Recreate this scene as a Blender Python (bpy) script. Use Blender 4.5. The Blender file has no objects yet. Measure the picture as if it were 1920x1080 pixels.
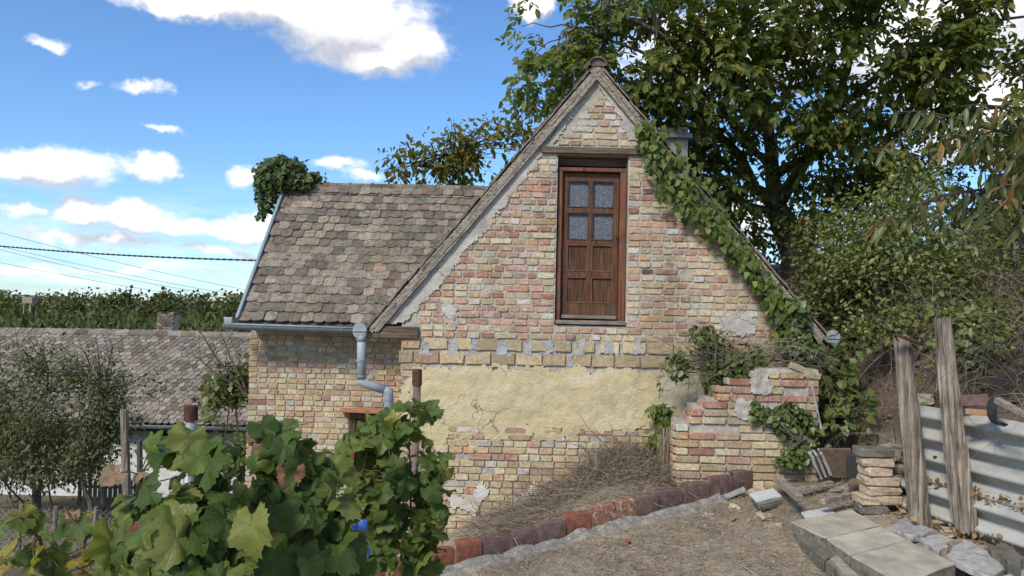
import bpy, bmesh, math, random
import numpy as np
from mathutils import Vector, Matrix, noise as mn

random.seed(11)
rng = np.random.default_rng(11)
R_ = math.radians
scene = bpy.context.scene
COL = scene.collection

# ------------------------------------------------------------------ camera
FPX = 1386.0                      # focal length in pixels of a 1920 wide picture
PITCH, ROLL = R_(1.86), R_(1.3)
cF = Vector((0, math.cos(PITCH), math.sin(PITCH)))
_r0 = Vector((1, 0, 0)); _u0 = Vector((0, -math.sin(PITCH), math.cos(PITCH)))
cR = _r0 * math.cos(ROLL) + _u0 * math.sin(ROLL)
cU = _u0 * math.cos(ROLL) - _r0 * math.sin(ROLL)
cam_d = bpy.data.cameras.new('camera')
cam = bpy.data.objects.new('camera', cam_d)
COL.objects.link(cam)
cam_d.sensor_width = 36.0
cam_d.lens = 36.0 * FPX / 1920.0
cam_d.clip_start = 0.05
cam_d.clip_end = 9000
m = Matrix((cR, cU, -cF)).transposed().to_4x4()
cam.matrix_world = m
scene.camera = cam
scene.render.engine = 'CYCLES'
scene.cycles.max_bounces = 5
scene.cycles.diffuse_bounces = 3
scene.cycles.glossy_bounces = 2
scene.cycles.transmission_bounces = 3
scene.cycles.caustics_reflective = False
scene.cycles.caustics_refractive = False


def ray(px, py):
    return cF + cR * ((px - 960) / FPX) + cU * ((540 - py) / FPX)


def P(px, py, Y):
    d = ray(px, py)
    return d * (Y / d.y)


def G(px, py, z):
    d = ray(px, py)
    return d * (z / d.z)


def proj(p):
    p = Vector(p)
    f = p.dot(cF)
    return 960 + FPX * p.dot(cR) / f, 540 - FPX * p.dot(cU) / f


# ------------------------------------------------------------------ node helper
class NB:
    def __init__(s, nt):
        s.nt = nt

    def node(s, typ, **kw):
        n = s.nt.nodes.new(typ)
        for k, v in kw.items():
            setattr(n, k, v)
        return n

    def put(s, sock, v):
        if v is None:
            return
        if isinstance(v, bpy.types.NodeSocket):
            s.nt.links.new(v, sock)
        elif isinstance(v, (tuple, list)):
            if len(v) == 3 and sock.type == 'RGBA':
                v = tuple(v) + (1,)
            sock.default_value = v
        else:
            if sock.type == 'VECTOR':
                v = (v, v, v)
            if sock.type == 'RGBA':
                v = (v, v, v, 1)
            sock.default_value = v

    def math(s, op, a, b=None, c=None, clamp=False):
        n = s.node('ShaderNodeMath', operation=op, use_clamp=clamp)
        s.put(n.inputs[0], a); s.put(n.inputs[1], b)
        if c is not None:
            s.put(n.inputs[2], c)
        return n.outputs[0]

    def vmath(s, op, a, b=None, out=0):
        n = s.node('ShaderNodeVectorMath', operation=op)
        s.put(n.inputs[0], a); s.put(n.inputs[1], b)
        return n.outputs[out]

    def mix(s, f, a, b, blend='MIX'):
        n = s.node('ShaderNodeMix', data_type='RGBA', blend_type=blend, clamp_factor=True)
        s.put(n.inputs[0], f); s.put(n.inputs[6], a); s.put(n.inputs[7], b)
        return n.outputs[2]

    def noise(s, vec, scale, detail=4, rough=.55, dist=0, col=False):
        n = s.node('ShaderNodeTexNoise')
        s.put(n.inputs['Vector'], vec); s.put(n.inputs['Scale'], scale)
        n.inputs['Detail'].default_value = detail
        n.inputs['Roughness'].default_value = rough
        n.inputs['Distortion'].default_value = dist
        return n.outputs[1 if col else 0]

    def vor(s, vec, scale, feature='F1', out=0):
        n = s.node('ShaderNodeTexVoronoi', feature=feature)
        s.put(n.inputs['Vector'], vec); s.put(n.inputs['Scale'], scale)
        return n.outputs[out]

    def ramp(s, f, stops, interp='LINEAR'):
        n = s.node('ShaderNodeValToRGB')
        cr = n.color_ramp
        cr.interpolation = interp
        while len(cr.elements) < len(stops):
            cr.elements.new(0.5)
        for e, (p, c) in zip(cr.elements, stops):
            e.position = p
            e.color = (c, c, c, 1) if not isinstance(c, (tuple, list)) else (tuple(c) + (1,))[:4]
        s.put(n.inputs[0], f)
        return n.outputs[0]

    def step(s, f, a, b):
        n = s.node('ShaderNodeMapRange', interpolation_type='SMOOTHSTEP')
        s.put(n.inputs[0], f); s.put(n.inputs[1], a); s.put(n.inputs[2], b)
        return n.outputs[0]

    def scl(s, vec, sc):
        return s.vmath('MULTIPLY', vec, sc)

    def sep(s, vec):
        n = s.node('ShaderNodeSeparateXYZ')
        s.put(n.inputs[0], vec)
        return n.outputs


class MB_(NB):
    def __init__(s, name):
        s.m = bpy.data.materials.new(name)
        s.m.use_nodes = True
        super().__init__(s.m.node_tree)
        s.nt.nodes.clear()
        g = s.node('ShaderNodeNewGeometry')
        s.pos = g.outputs['Position']
        s.isl = g.outputs['Random Per Island']
        s.back = g.outputs['Backfacing']
        oi = s.node('ShaderNodeObjectInfo')
        s.orn = oi.outputs['Random']
        s.rnd = s.math('FRACT', s.math('ADD', s.orn, s.isl))
        s.rnd2 = s.math('FRACT', s.math('MULTIPLY', s.rnd, 17.31))
        s.obj = s.node('ShaderNodeTexCoord').outputs['Object']

    def bump(s, h, strength=.5, dist=.01, nrm=None):
        n = s.node('ShaderNodeBump')
        n.inputs['Strength'].default_value = strength
        n.inputs['Distance'].default_value = dist
        s.put(n.inputs['Height'], h)
        if nrm is not None:
            s.put(n.inputs['Normal'], nrm)
        return n.outputs[0]

    def out(s, col, rough=.85, normal=None, metal=0, spec=.3, trans=0, transcol=None, coat=0):
        p = s.node('ShaderNodeBsdfPrincipled')
        s.put(p.inputs['Base Color'], col)
        s.put(p.inputs['Roughness'], rough)
        s.put(p.inputs['Metallic'], metal)
        s.put(p.inputs['Specular IOR Level'], spec)
        s.put(p.inputs['Coat Weight'], coat)
        if normal is not None:
            s.put(p.inputs['Normal'], normal)
        o = s.node('ShaderNodeOutputMaterial')
        sh = p.outputs[0]
        if trans:
            t = s.node('ShaderNodeBsdfTranslucent')
            s.put(t.inputs[0], transcol if transcol is not None else col)
            mx = s.node('ShaderNodeMixShader')
            mx.inputs[0].default_value = trans
            s.nt.links.new(sh, mx.inputs[1]); s.nt.links.new(t.outputs[0], mx.inputs[2])
            sh = mx.outputs[0]
        s.nt.links.new(sh, o.inputs[0])
        return s.m


# ------------------------------------------------------------------ light, sky, exposure
SUN_DIR = Vector((-0.42, -0.64, 0.66)).normalized()      # towards the sun: behind the camera, from the left
sun_el = math.asin(SUN_DIR.z)
sun_az = math.atan2(SUN_DIR.x, SUN_DIR.y)
sd = bpy.data.lights.new('sun', 'SUN')
sd.energy = 2.15
sd.angle = R_(12)
sd.color = (1.0, 0.925, 0.80)
so = bpy.data.objects.new('sun', sd)
so.rotation_euler = (-SUN_DIR).to_track_quat('-Z', 'Y').to_euler()
so.location = SUN_DIR * 30
COL.objects.link(so)
scene.view_settings.view_transform = 'Standard'
scene.view_settings.look = 'None'
scene.view_settings.gamma = 1
scene.view_settings.exposure = 0.86
scene.view_settings.use_curve_mapping = False

world = bpy.data.worlds.new('World')
scene.world = world
world.use_nodes = True
WORLD_STRENGTH = 0.115


def build_world():
    nt = world.node_tree
    nt.nodes.clear()
    b = NB(nt)
    sky = b.node('ShaderNodeTexSky', sky_type='NISHITA', sun_disc=False)
    sky.sun_elevation = sun_el
    sky.sun_rotation = sun_az
    sky.air_density = 1.0
    sky.dust_density = 0.35
    sky.ozone_density = 2.2
    tc = b.node('ShaderNodeTexCoord')
    d = b.vmath('NORMALIZE', tc.outputs['Generated'])
    x, y, z = b.sep(d)[:3]
    u = b.math('ARCTAN2', x, y)
    v = b.math('ARCSINE', z)
    cmb = b.node('ShaderNodeCombineXYZ')
    b.put(cmb.inputs[0], u); b.put(cmb.inputs[1], v)
    uv = cmb.outputs[0]
    clouds = [(640, 30, 205, 85), (765, 85, 95, 62), (480, 12, 150, 52), (360, 8, 120, 30), (700, 100, 120, 42),
              (95, 312, 115, 42), (20, 300, 60, 34), (272, 314, 56, 28), (270, 162, 50, 17), (148, 148, 30, 9), (85, 70, 36, 10),
              (308, 243, 26, 7), (158, 392, 50, 32), (255, 405, 95, 32), (345, 422, 85, 20), (462, 424, 66, 32), (215, 445, 130, 13),
              (470, 326, 38, 22), (1000, 18, 45, 34), (650, 312, 52, 17), (690, 332, 40, 12), (40, 392, 44, 14), (100, 440, 90, 14),
              (410, 470, 100, 13), (250, 500, 170, 9), (60, 510, 140, 12),
              (1400, 90, 260, 110), (1740, 60, 240, 120), (1900, 190, 220, 120), (1300, 420, 200, 60), (2250, 100, 260, 150), (-420, 330, 200, 60)]
    g = bpy.data.node_groups.new('cloud_field', 'ShaderNodeTree')
    g.interface.new_socket('v', in_out='INPUT', socket_type='NodeSocketVector')
    g.interface.new_socket('f', in_out='OUTPUT', socket_type='NodeSocketFloat')
    gb = NB(g)
    gi = gb.node('NodeGroupInput'); go = gb.node('NodeGroupOutput')
    cur = None
    for (px, py, rx, ry) in clouds:
        dd = ray(px, py).normalized()
        c = (math.atan2(dd.x, dd.y), math.asin(dd.z), 0)
        k = gb.vmath('MULTIPLY', gb.vmath('SUBTRACT', gi.outputs[0], c), (FPX / rx, FPX / ry, 0))
        L = gb.math('SUBTRACT', 1.0, gb.vmath('LENGTH', k, out=1))
        L = gb.math('MULTIPLY', L, min(1.0, ry / 40 + .25))
        cur = L if cur is None else gb.math('SMOOTH_MAX', cur, L, 0.12)
    # the rest of the sky: scattered cumulus all round, outside the part the photograph shows
    n0 = gb.noise(gb.scl(gi.outputs[0], (1, 1.8, 1)), 2.6, 3, .5)
    s_ = gb.sep(gi.outputs[0])
    away = gb.step(gb.math('ABSOLUTE', s_[0]), .78, 1.05)
    hi = gb.step(s_[1], .42, .6)
    away = gb.math('MAXIMUM', away, hi)
    gen = gb.math('SUBTRACT', gb.math('MULTIPLY', gb.math('SUBTRACT', n0, .52), 4.0), gb.math('MULTIPLY', gb.math('SUBTRACT', 1.0, away), 4.0))
    cur = gb.math('MAXIMUM', cur, gen)
    g.links.new(cur, go.inputs[0])
    w1 = b.vmath('SUBTRACT', b.noise(uv, 9, 6, .6, col=True), (.5, .5, .5))
    q = b.vmath('ADD', uv, b.scl(w1, (.085, .06, 0)))
    w2 = b.vmath('SUBTRACT', b.noise(uv, 38, 5, .6, col=True), (.5, .5, .5))
    q = b.vmath('ADD', q, b.scl(w2, (.022, .016, 0)))

    def field(vec):
        n = b.node('ShaderNodeGroup'); n.node_tree = g
        b.put(n.inputs[0], vec)
        return n.outputs[0]
    f0 = field(q)
    f1 = field(b.vmath('ADD', q, (-.012, .026, 0)))
    fb = b.noise(b.scl(uv, (1, 1.5, 1)), 26, 7, .62)
    dens = b.math('ADD', f0, b.math('MULTIPLY', b.math('SUBTRACT', fb, .53), .95))
    mask = b.step(dens, -0.06, .50)
    shade = b.math('ADD', .62, b.math('MULTIPLY', b.math('SUBTRACT', f0, f1), 2.1), clamp=True)
    shade = b.math('ADD', shade, b.math('MULTIPLY', b.math('SUBTRACT', fb, .5), .7), clamp=True)
    ccol = b.mix(shade, (3.0, 3.12, 3.5), (5.9, 5.85, 5.8))
    # thin veil low over the horizon
    str_ = b.noise(b.scl(uv, (3, 22, 1)), 3.2, 5, .6)
    low = b.math('MULTIPLY', b.step(v, .19, .0), b.step(str_, .34, .72))
    skyc = b.mix(1.0, sky.outputs[0], (.54, .735, .93), 'MULTIPLY')
    skyc = b.mix(b.math('MULTIPLY', low, .75), skyc, (4.9, 5.4, 6.1))
    skyc = b.mix(b.math('MULTIPLY', mask, b.step(v, -.02, .02)), skyc, ccol)
    bg = b.node('ShaderNodeBackground')
    b.put(bg.inputs[0], skyc)
    bg.inputs[1].default_value = WORLD_STRENGTH
    o = b.node('ShaderNodeOutputWorld')
    nt.links.new(bg.outputs[0], o.inputs[0])


build_world()

# ------------------------------------------------------------------ mesh helpers
WL = {}                    # world location of every object's origin (no rotated parents are used)


def np_mesh(name, verts, loops, counts, mats=None, midx=None, smooth=False):
    me = bpy.data.meshes.new(name)
    verts = np.asarray(verts, np.float32).reshape(-1, 3)
    loops = np.asarray(loops, np.int32).ravel()
    counts = np.asarray(counts, np.int32)
    me.vertices.add(len(verts)); me.vertices.foreach_set('co', verts.ravel())
    me.loops.add(len(loops)); me.loops.foreach_set('vertex_index', loops)
    me.polygons.add(len(counts))
    st = np.zeros(len(counts), np.int32); st[1:] = np.cumsum(counts)[:-1]
    me.polygons.foreach_set('loop_start', st)
    if midx is not None:
        me.polygons.foreach_set('material_index', np.asarray(midx, np.int32))
    me.update(calc_edges=True)
    me.validate()
    me.polygons.foreach_set('use_smooth', np.full(len(me.polygons), bool(smooth)))
    if mats is not None:
        for m_ in (mats if isinstance(mats, (list, tuple)) else [mats]):
            me.materials.append(m_)
    return me


class Geo:
    """Collects polygons and links them as one object."""
    def __init__(s):
        s.v = []; s.f = []; s.mi = []

    def add(s, vs, fs, mi=0):
        o = len(s.v)
        s.v.extend([tuple(p) for p in vs])
        for f in fs:
            s.f.append([i + o for i in f]); s.mi.append(mi)
        return s

    def box(s, c, size, rot=None, mi=0, jit=0):
        hx, hy, hz = size[0] / 2, size[1] / 2, size[2] / 2
        vs = [Vector((sx * hx, sy * hy, sz * hz)) for sz in (-1, 1) for sy in (-1, 1) for sx in (-1, 1)]
        if jit:
            vs = [v + Vector((random.uniform(-jit, jit), random.uniform(-jit, jit), random.uniform(-jit, jit))) for v in vs]
        if rot is not None:
            vs = [rot @ v for v in vs]
        vs = [v + Vector(c) for v in vs]
        return s.add(vs, [(0, 2, 3, 1), (4, 5, 7, 6), (0, 1, 5, 4), (2, 6, 7, 3), (0, 4, 6, 2), (1, 3, 7, 5)], mi)

    def tube(s, pts, rad, sides=6, mi=0, cap=True, wob=0):
        pts = [Vector(p) for p in pts]
        if not isinstance(rad, (list, tuple)):
            rad = [rad] * len(pts)
        vs, fs = [], []
        ref = Vector((0, 0, 1))
        if abs((pts[-1] - pts[0]).normalized().z) > .9:
            ref = Vector((1, 0, 0))
        for i, p in enumerate(pts):
            t = (pts[min(i + 1, len(pts) - 1)] - pts[max(i - 1, 0)]).normalized()
            a = t.cross(ref)
            if a.length < 1e-4:
                a = t.cross(Vector((0, 1, 0)))
            a.normalize(); b_ = t.cross(a)
            for k in range(sides):
                th = 2 * math.pi * k / sides
                r = rad[i] * (1 + (random.uniform(-wob, wob) if wob else 0))
                vs.append(p + a * math.cos(th) * r + b_ * math.sin(th) * r)
        for i in range(len(pts) - 1):
            for k in range(sides):
                k2 = (k + 1) % sides
                fs.append((i * sides + k, i * sides + k2, (i + 1) * sides + k2, (i + 1) * sides + k))
        if cap:
            fs.append(tuple(range(sides))[::-1])
            fs.append(tuple((len(pts) - 1) * sides + k for k in range(sides)))
        return s.add(vs, fs, mi)

    def prism(s, poly, depth, mi=0):
        """poly: list of 3d points; depth: vector of extrusion."""
        n = len(poly)
        dv = Vector(depth)
        vs = [Vector(p) for p in poly] + [Vector(p) + dv for p in poly]
        fs = [tuple(range(n)), tuple(range(2 * n - 1, n - 1, -1))]
        for i in range(n):
            j = (i + 1) % n
            fs.append((i, i + n, j + n, j))
        return s.add(vs, fs, mi)

    def mesh(s, name, mats, origin=(0, 0, 0), smooth=False, fixn=True):
        o = np.array(origin, np.float32)
        v = np.array([tuple(p) for p in s.v], np.float32).reshape(-1, 3) - o
        lp = [i for f in s.f for i in f]
        me = np_mesh(name, v, lp, [len(f) for f in s.f], mats, s.mi, smooth)
        if fixn:
            bm = bmesh.new(); bm.from_mesh(me)
            bmesh.ops.recalc_face_normals(bm, faces=bm.faces)
            bm.to_mesh(me); bm.free()
        return me

    def build(s, name, mats, parent=None, smooth=False, bevel=0, origin=None, **tags):
        org = Vector(origin) if origin is not None else (WL[parent.name] if parent else Vector((0, 0, 0)))
        me = s.mesh(name, mats, org, smooth)
        if bevel:
            bm = bmesh.new(); bm.from_mesh(me)
            bmesh.ops.bevel(bm, geom=list(bm.edges), offset=bevel, segments=1, affect='EDGES', clamp_overlap=True)
            bm.to_mesh(me); bm.free()
        return link(name, me, parent, org, **tags)


def link(name, me, parent=None, org=None, rot=None, scale=None, **tags):
    o = bpy.data.objects.new(name, me)
    COL.objects.link(o)
    org = Vector(org) if org is not None else (WL[parent.name] if parent else Vector((0, 0, 0)))
    if parent is not None:
        o.parent = parent
        o.location = org - WL[parent.name]
    else:
        o.location = org
    if rot is not None:
        o.rotation_mode = 'QUATERNION'
        o.rotation_quaternion = rot
    if scale is not None:
        o.scale = scale
    WL[o.name] = org
    for k, v in tags.items():
        o[k] = v
    return o


def thing(name, label, cat, loc=(0, 0, 0), group=None):
    o = bpy.data.objects.new(name, None)
    COL.objects.link(o)
    o.location = loc
    o.empty_display_size = .1
    WL[o.name] = Vector(loc)
    o['label'] = label; o['category'] = cat
    if group:
        o['group'] = group
    return o


def nz(x, y, z=0.0, s=1.0):
    return mn.noise(Vector((x * s, y * s, z * s)))


def sstep(a, b, x):
    t = min(1, max(0, (x - a) / (b - a)))
    return t * t * (3 - 2 * t)


def lerp(a, b, t):
    return a + (b - a) * t


# ------------------------------------------------------------------ materials
def m_brick(name, stops, lime=.5):
    b = MB_(name)
    c = b.ramp(b.rnd, stops, 'CONSTANT')
    n1 = b.noise(b.pos, 34, 6, .68)
    n2 = b.noise(b.pos, 90, 4, .6)
    c = b.mix(1.0, c, b.ramp(n1, [(.28, .5), (.5, .97), (.72, 1.3)]), 'MULTIPLY')
    c = b.mix(b.math('MULTIPLY', b.step(b.noise(b.pos, 14, 5, .65), .50, .70), lime), c, (.52, .47, .39))
    smear = b.math('MULTIPLY', b.step(b.noise(b.pos, 3.2, 6, .7), .55, .68), b.step(b.noise(b.pos, 40, 4, .6), .36, .58))
    c = b.mix(b.math('MULTIPLY', smear, lime), c, (.47, .43, .365))
    c = b.mix(b.math('MULTIPLY', b.step(b.noise(b.pos, 60, 3, .6), .63, .75), .6), c, (.12, .09, .07))
    v = b.math('ADD', .80, b.math('MULTIPLY', b.rnd2, .38))
    c = b.mix(1.0, c, v, 'MULTIPLY')
    stn = b.noise(b.scl(b.pos, (1.6, 1.6, .8)), 1.0, 6, .65)
    c = b.mix(1.0, c, b.ramp(stn, [(.32, (.70, .68, .66)), (.5, (1, 1, 1)), (.68, (1.1, 1.08, 1.04))]), 'MULTIPLY')
    h = b.math('ADD', b.noise(b.pos, 60, 5, .65), b.math('MULTIPLY', n2, .5))
    return b.out(c, .92, b.bump(h, .7, .005), spec=.12)


CREAM, TAN, PINK, RED, WHT, DRK, ORG = (.475, .385, .245), (.43, .315, .18), (.43, .27, .19), (.37, .195, .135), (.47, .425, .355), (.16, .09, .075), (.44, .275, .16)
M = {}
M['brick_mixed'] = m_brick('brick_mixed', [(0, CREAM), (.17, PINK), (.33, TAN), (.45, RED), (.58, CREAM), (.68, ORG), (.8, PINK), (.93, WHT), (.985, DRK)])
M['brick_yellow'] = m_brick('brick_yellow', [(0, CREAM), (.28, TAN), (.5, CREAM), (.68, (.45, .33, .18)), (.8, PINK), (.9, ORG), (.94, WHT), (.97, RED)], .35)
M['brick_pale'] = m_brick('brick_pale', [(0, CREAM), (.3, TAN), (.42, WHT), (.6, PINK), (.72, CREAM), (.85, WHT), (.95, RED)], .75)
M['brick_red'] = m_brick('brick_red', [(0, RED), (.35, PINK), (.55, ORG), (.75, (.35, .17, .115)), (.9, CREAM)], .6)
M['block'] = m_brick('block', [(0, (.46, .37, .22)), (.4, (.43, .335, .2)), (.7, (.48, .395, .25)), (.9, PINK)], .4)
M['loose_brick'] = m_brick('loose_brick', [(0, (.44, .345, .235)), (.4, (.43, .285, .195)), (.7, (.42, .33, .245))], .5)


def m_mortar():
    b = MB_('mortar')
    n1 = b.noise(b.pos, 9, 6, .6); n2 = b.noise(b.pos, 70, 5, .6)
    c = b.ramp(n1, [(.3, (.33, .29, .235)), (.55, (.44, .405, .345)), (.75, (.5, .47, .42))])
    c = b.mix(1.0, c, b.ramp(n2, [(.3, .72), (.6, 1.1)]), 'MULTIPLY')
    h = b.math('ADD', b.noise(b.pos, 30, 6, .65), b.math('MULTIPLY', n2, .5))
    return b.out(c, .95, b.bump(h, 1.0, .016), spec=.1)


M['mortar'] = m_mortar()


def m_plaster(name, c1, c2, c3, stain):
    b = MB_(name)
    n1 = b.noise(b.scl(b.pos, (1, 1, 2.2)), 2.6, 7, .62)
    n2 = b.noise(b.scl(b.pos, (1, 1, 3)), 16, 5, .6)
    c = b.ramp(n1, [(.3, c1), (.5, c2), (.68, c3)])
    c = b.mix(1.0, c, b.ramp(n2, [(.25, .86), (.6, 1.06)]), 'MULTIPLY')
    sp = b.step(b.noise(b.scl(b.pos, (1.6, 1, 7)), 4, 6, .72), .57, .70)
    c = b.mix(b.math('MULTIPLY', sp, .7), c, stain)
    wp = b.vmath('ADD', b.pos, b.vmath('MULTIPLY', b.vmath('SUBTRACT', b.noise(b.pos, 5, 4, .6, col=True), (.5, .5, .5)), (.22, .22, .22)))
    crk = b.math('MULTIPLY', b.step(b.vor(wp, 2.6, 'DISTANCE_TO_EDGE'), .016, .003), b.step(b.noise(b.pos, 2.3, 3), .50, .58))
    c = b.mix(b.math('MULTIPLY', crk, .8), c, (.14, .11, .075))
    damp = b.step(b.noise(b.scl(b.pos, (1, 1, 1.6)), 1.7, 6, .68), .53, .68)
    c = b.mix(b.math('MULTIPLY', damp, .45), c, stain)
    pits = b.step(b.vor(b.pos, 22), .10, .03)
    pits = b.math('MULTIPLY', pits, b.step(b.noise(b.pos, 5, 3), .52, .6))
    c = b.mix(b.math('MULTIPLY', pits, .7), c, (.13, .10, .06))
    h = b.math('ADD', b.noise(b.pos, 7, 7, .6), b.math('MULTIPLY', b.noise(b.pos, 60, 4, .6), .25))
    return b.out(c, .9, b.bump(h, .9, .03), spec=.15)


M['plaster'] = m_plaster('yellow_plaster', (.44, .37, .235), (.55, .455, .26), (.58, .51, .35), (.31, .28, .22))
M['plaster_grey'] = m_plaster('grey_plaster', (.36, .32, .23), (.41, .37, .27), (.47, .43, .32), (.30, .28, .23))
M['lime'] = m_plaster('lime_plaster', (.50, .46, .37), (.58, .55, .47), (.60, .58, .52), (.36, .33, .27))
M['cement'] = m_plaster('cement_render', (.32, .295, .25), (.42, .39, .34), (.50, .47, .415), (.26, .235, .20))
M['cement_blue'] = m_plaster('cement_smear', (.30, .30, .30), (.36, .36, .355), (.42, .415, .40), (.24, .24, .24))
M['white_wall'] = m_plaster('whitewash', (.6, .6, .58), (.7, .7, .68), (.74, .74, .72), (.45, .44, .42))


def m_tile(name, stops, lich=.6):
    b = MB_(name)
    c = b.ramp(b.rnd, stops, 'CONSTANT')
    n1 = b.noise(b.pos, 13, 5, .65); n2 = b.noise(b.pos, 55, 5, .65)
    c = b.mix(1.0, c, b.ramp(n1, [(.28, .42), (.5, 1.0), (.72, 1.4)]), 'MULTIPLY')
    l1 = b.step(b.noise(b.pos, 34, 6, .7), .54, .68)
    c = b.mix(b.math('MULTIPLY', l1, lich), c, (.40, .385, .34))
    l2 = b.step(b.noise(b.pos, 21, 5, .7), .56, .68)
    c = b.mix(b.math('MULTIPLY', l2, .25), c, (.24, .20, .10))
    ms = b.math('MULTIPLY', b.step(b.noise(b.pos, 1.3, 6, .7), .48, .66), b.step(b.noise(b.pos, 28, 4, .6), .40, .6))
    c = b.mix(b.math('MULTIPLY', ms, .55), c, (.13, .115, .055))
    l3 = b.step(n2, .6, .72)
    c = b.mix(b.math('MULTIPLY', l3, .75), c, (.055, .047, .04))
    c = b.mix(1.0, c, b.math('ADD', .6, b.math('MULTIPLY', b.rnd2, .72)), 'MULTIPLY')
    h = b.math('ADD', n1, b.math('MULTIPLY', n2, .6))
    return b.out(c, .93, b.bump(h, .8, .008), spec=.12)


M['tile'] = m_tile('roof_tile', [(0, (.20, .165, .13)), (.22, (.175, .15, .122)), (.45, (.215, .175, .14)), (.62, (.19, .165, .122)), (.8, (.185, .142, .115)), (.93, (.13, .108, .098)), (.975, (.25, .165, .125))])
M['tile_far'] = m_tile('pale_roof_tile', [(0, (.215, .185, .15)), (.25, (.185, .155, .125)), (.5, (.24, .205, .17)), (.8, (.195, .16, .13)), (.93, (.14, .115, .10)), (.985, (.17, .12, .10))], .6)


def m_wood(name, c1, c2, c3, along='z', scale=1.0, dark=.5, rough=.85, peel=None):
    b = MB_(name)
    k = {'z': (42, 42, 2.2), 'x': (2.2, 42, 42), 'y': (42, 2.2, 42)}[along]
    k = tuple(v * scale for v in k)
    off = b.vmath('ADD', b.obj, b.vmath('MULTIPLY', (13.7, 7.1, 3.3), b.orn))
    off = b.vmath('ADD', off, b.vmath('MULTIPLY', (3.1, 5.7, 9.3), b.isl))
    n1 = b.noise(b.scl(off, k), 1.0, 6, .65, .6)
    n2 = b.noise(off, 7, 5, .6)
    c = b.ramp(n1, [(.28, c1), (.5, c2), (.72, c3)])
    c = b.mix(1.0, c, b.ramp(n2, [(.25, .6), (.55, 1.05), (.8, 1.2)]), 'MULTIPLY')
    cr = b.step(b.noise(b.scl(off, tuple(v * 1.7 for v in k)), 1.0, 4, .7), .57, .68)
    c = b.mix(b.math('MULTIPLY', cr, dark), c, (.03, .024, .02))
    if peel:
        c = b.mix(b.math('MULTIPLY', b.step(b.noise(b.scl(off, (14, 14, 4)), 1, 5, .65), .5, .64), .8), c, peel)
    return b.out(c, rough, b.bump(n1, .9, .012), spec=.2)


M['wood_grey'] = m_wood('weathered_wood', (.11, .09, .07), (.28, .24, .19), (.45, .40, .335), 'x', .8, .9)
M['wood_post'] = m_wood('weathered_post', (.055, .043, .033), (.21, .17, .13), (.44, .385, .32), 'z', .8, .9)
M['wood_beam'] = m_wood('dark_beam', (.06, .045, .035), (.13, .095, .065), (.22, .165, .11), 'x', .8, .6)
M['door_red'] = m_wood('varnished_wood', (.05, .024, .014), (.115, .052, .027), (.20, .095, .045), 'z', 1.0, .6, .55, (.085, .06, .043))
M['door_frame'] = m_wood('red_brown_frame', (.085, .032, .02), (.17, .065, .034), (.26, .11, .055), 'z', .8, .4, .6, (.14, .085, .06))
M['door_panel'] = m_wood('worn_panel', (.035, .019, .012), (.09, .047, .026), (.18, .10, .055), 'z', 1.3, .7, .7)
M['sill_wood'] = m_wood('grey_sill', (.13, .105, .085), (.2, .165, .135), (.3, .25, .21), 'x', 1, .6)


def m_simple(name, c, rough=.6, var=.25, metal=0, sc=12, spec=.4, bump=.2, spots=None, spotf=(.58, .68)):
    b = MB_(name)
    n = b.noise(b.pos, sc, 6, .62)
    col = b.mix(1.0, c, b.ramp(n, [(.25, 1 - var), (.75, 1 + var)]), 'MULTIPLY')
    if spots:
        col = b.mix(b.step(b.noise(b.pos, sc * 1.7, 6, .68), *spotf), col, spots)
    col = b.mix(1.0, col, b.math('ADD', .88, b.math('MULTIPLY', b.rnd, .24)), 'MULTIPLY')
    return b.out(col, rough, b.bump(b.noise(b.pos, sc * 4, 5, .6), bump, .006), metal=metal, spec=spec)


M['zinc'] = m_simple('zinc', (.21, .25, .275), .6, .2, 0, 9, .4, .1)
M['zinc_light'] = m_simple('galvanised', (.27, .305, .325), .6, .25, 0, 12, .4, .1)
M['terracotta'] = m_simple('terracotta', (.36, .15, .08), .8, .25, 0, 20)
M['rust'] = m_simple('rust', (.085, .042, .03), .9, .5, 0, 24, .12, .6, (.15, .075, .05))
M['rust_tile'] = m_simple('rusty_tile', (.20, .075, .045), .75, .5, 0, 18, .25, .6, (.30, .13, .06))
M['purple_tile'] = m_simple('purple_brown_tile', (.125, .082, .072), .7, .45, 0, 14, .25, .45, (.22, .135, .10), (.52, .68))
M['limed_tile'] = m_simple('limed_rusty_tile', (.22, .11, .07), .85, .5, 0, 16, .2, .6, (.46, .40, .34), (.50, .68))
M['steel_pipe'] = m_simple('grey_pipe', (.27, .28, .28), .5, .3, .3, 20, .4, .2)
M['brown_pipe'] = m_simple('brown_pipe', (.16, .115, .085), .7, .4, .1, 18, .4, .3)
M['fibre'] = None
M['concrete'] = m_simple('beige_concrete', (.40, .36, .28), .95, .35, 0, 6, .15, .5, (.33, .295, .23), (.60, .75))
M['concrete_dark'] = m_simple('mossy_concrete', (.15, .14, .11), .95, .5, 0, 9, .12, .8, (.26, .245, .21), (.56, .7))
M['dirty_shaded_side'] = m_simple('dirty_shaded_concrete_edge', (.22, .195, .15), .95, .5, 0, 11, .1, .8, (.12, .105, .08), (.52, .64))  # moss and dirt, with the shade on slab sides also in the colour
M['slab_grey'] = m_simple('grey_slab', (.35, .34, .315), .9, .4, 0, 14, .2, .7, (.17, .165, .155), (.54, .66))
M['strip'] = m_simple('crumbling_concrete', (.20, .185, .16), .95, .5, 0, 16, .1, .9, (.36, .345, .31), (.55, .66))
M['marble'] = m_simple('white_tile', (.58, .58, .57), .6, .18, 0, 15, .3, .3, (.34, .34, .34), (.60, .68))
M['slate'] = m_simple('grey_slate', (.30, .30, .285), .8, .35, 0, 14, .3, .4, (.2, .2, .18), (.56, .68))
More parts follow.
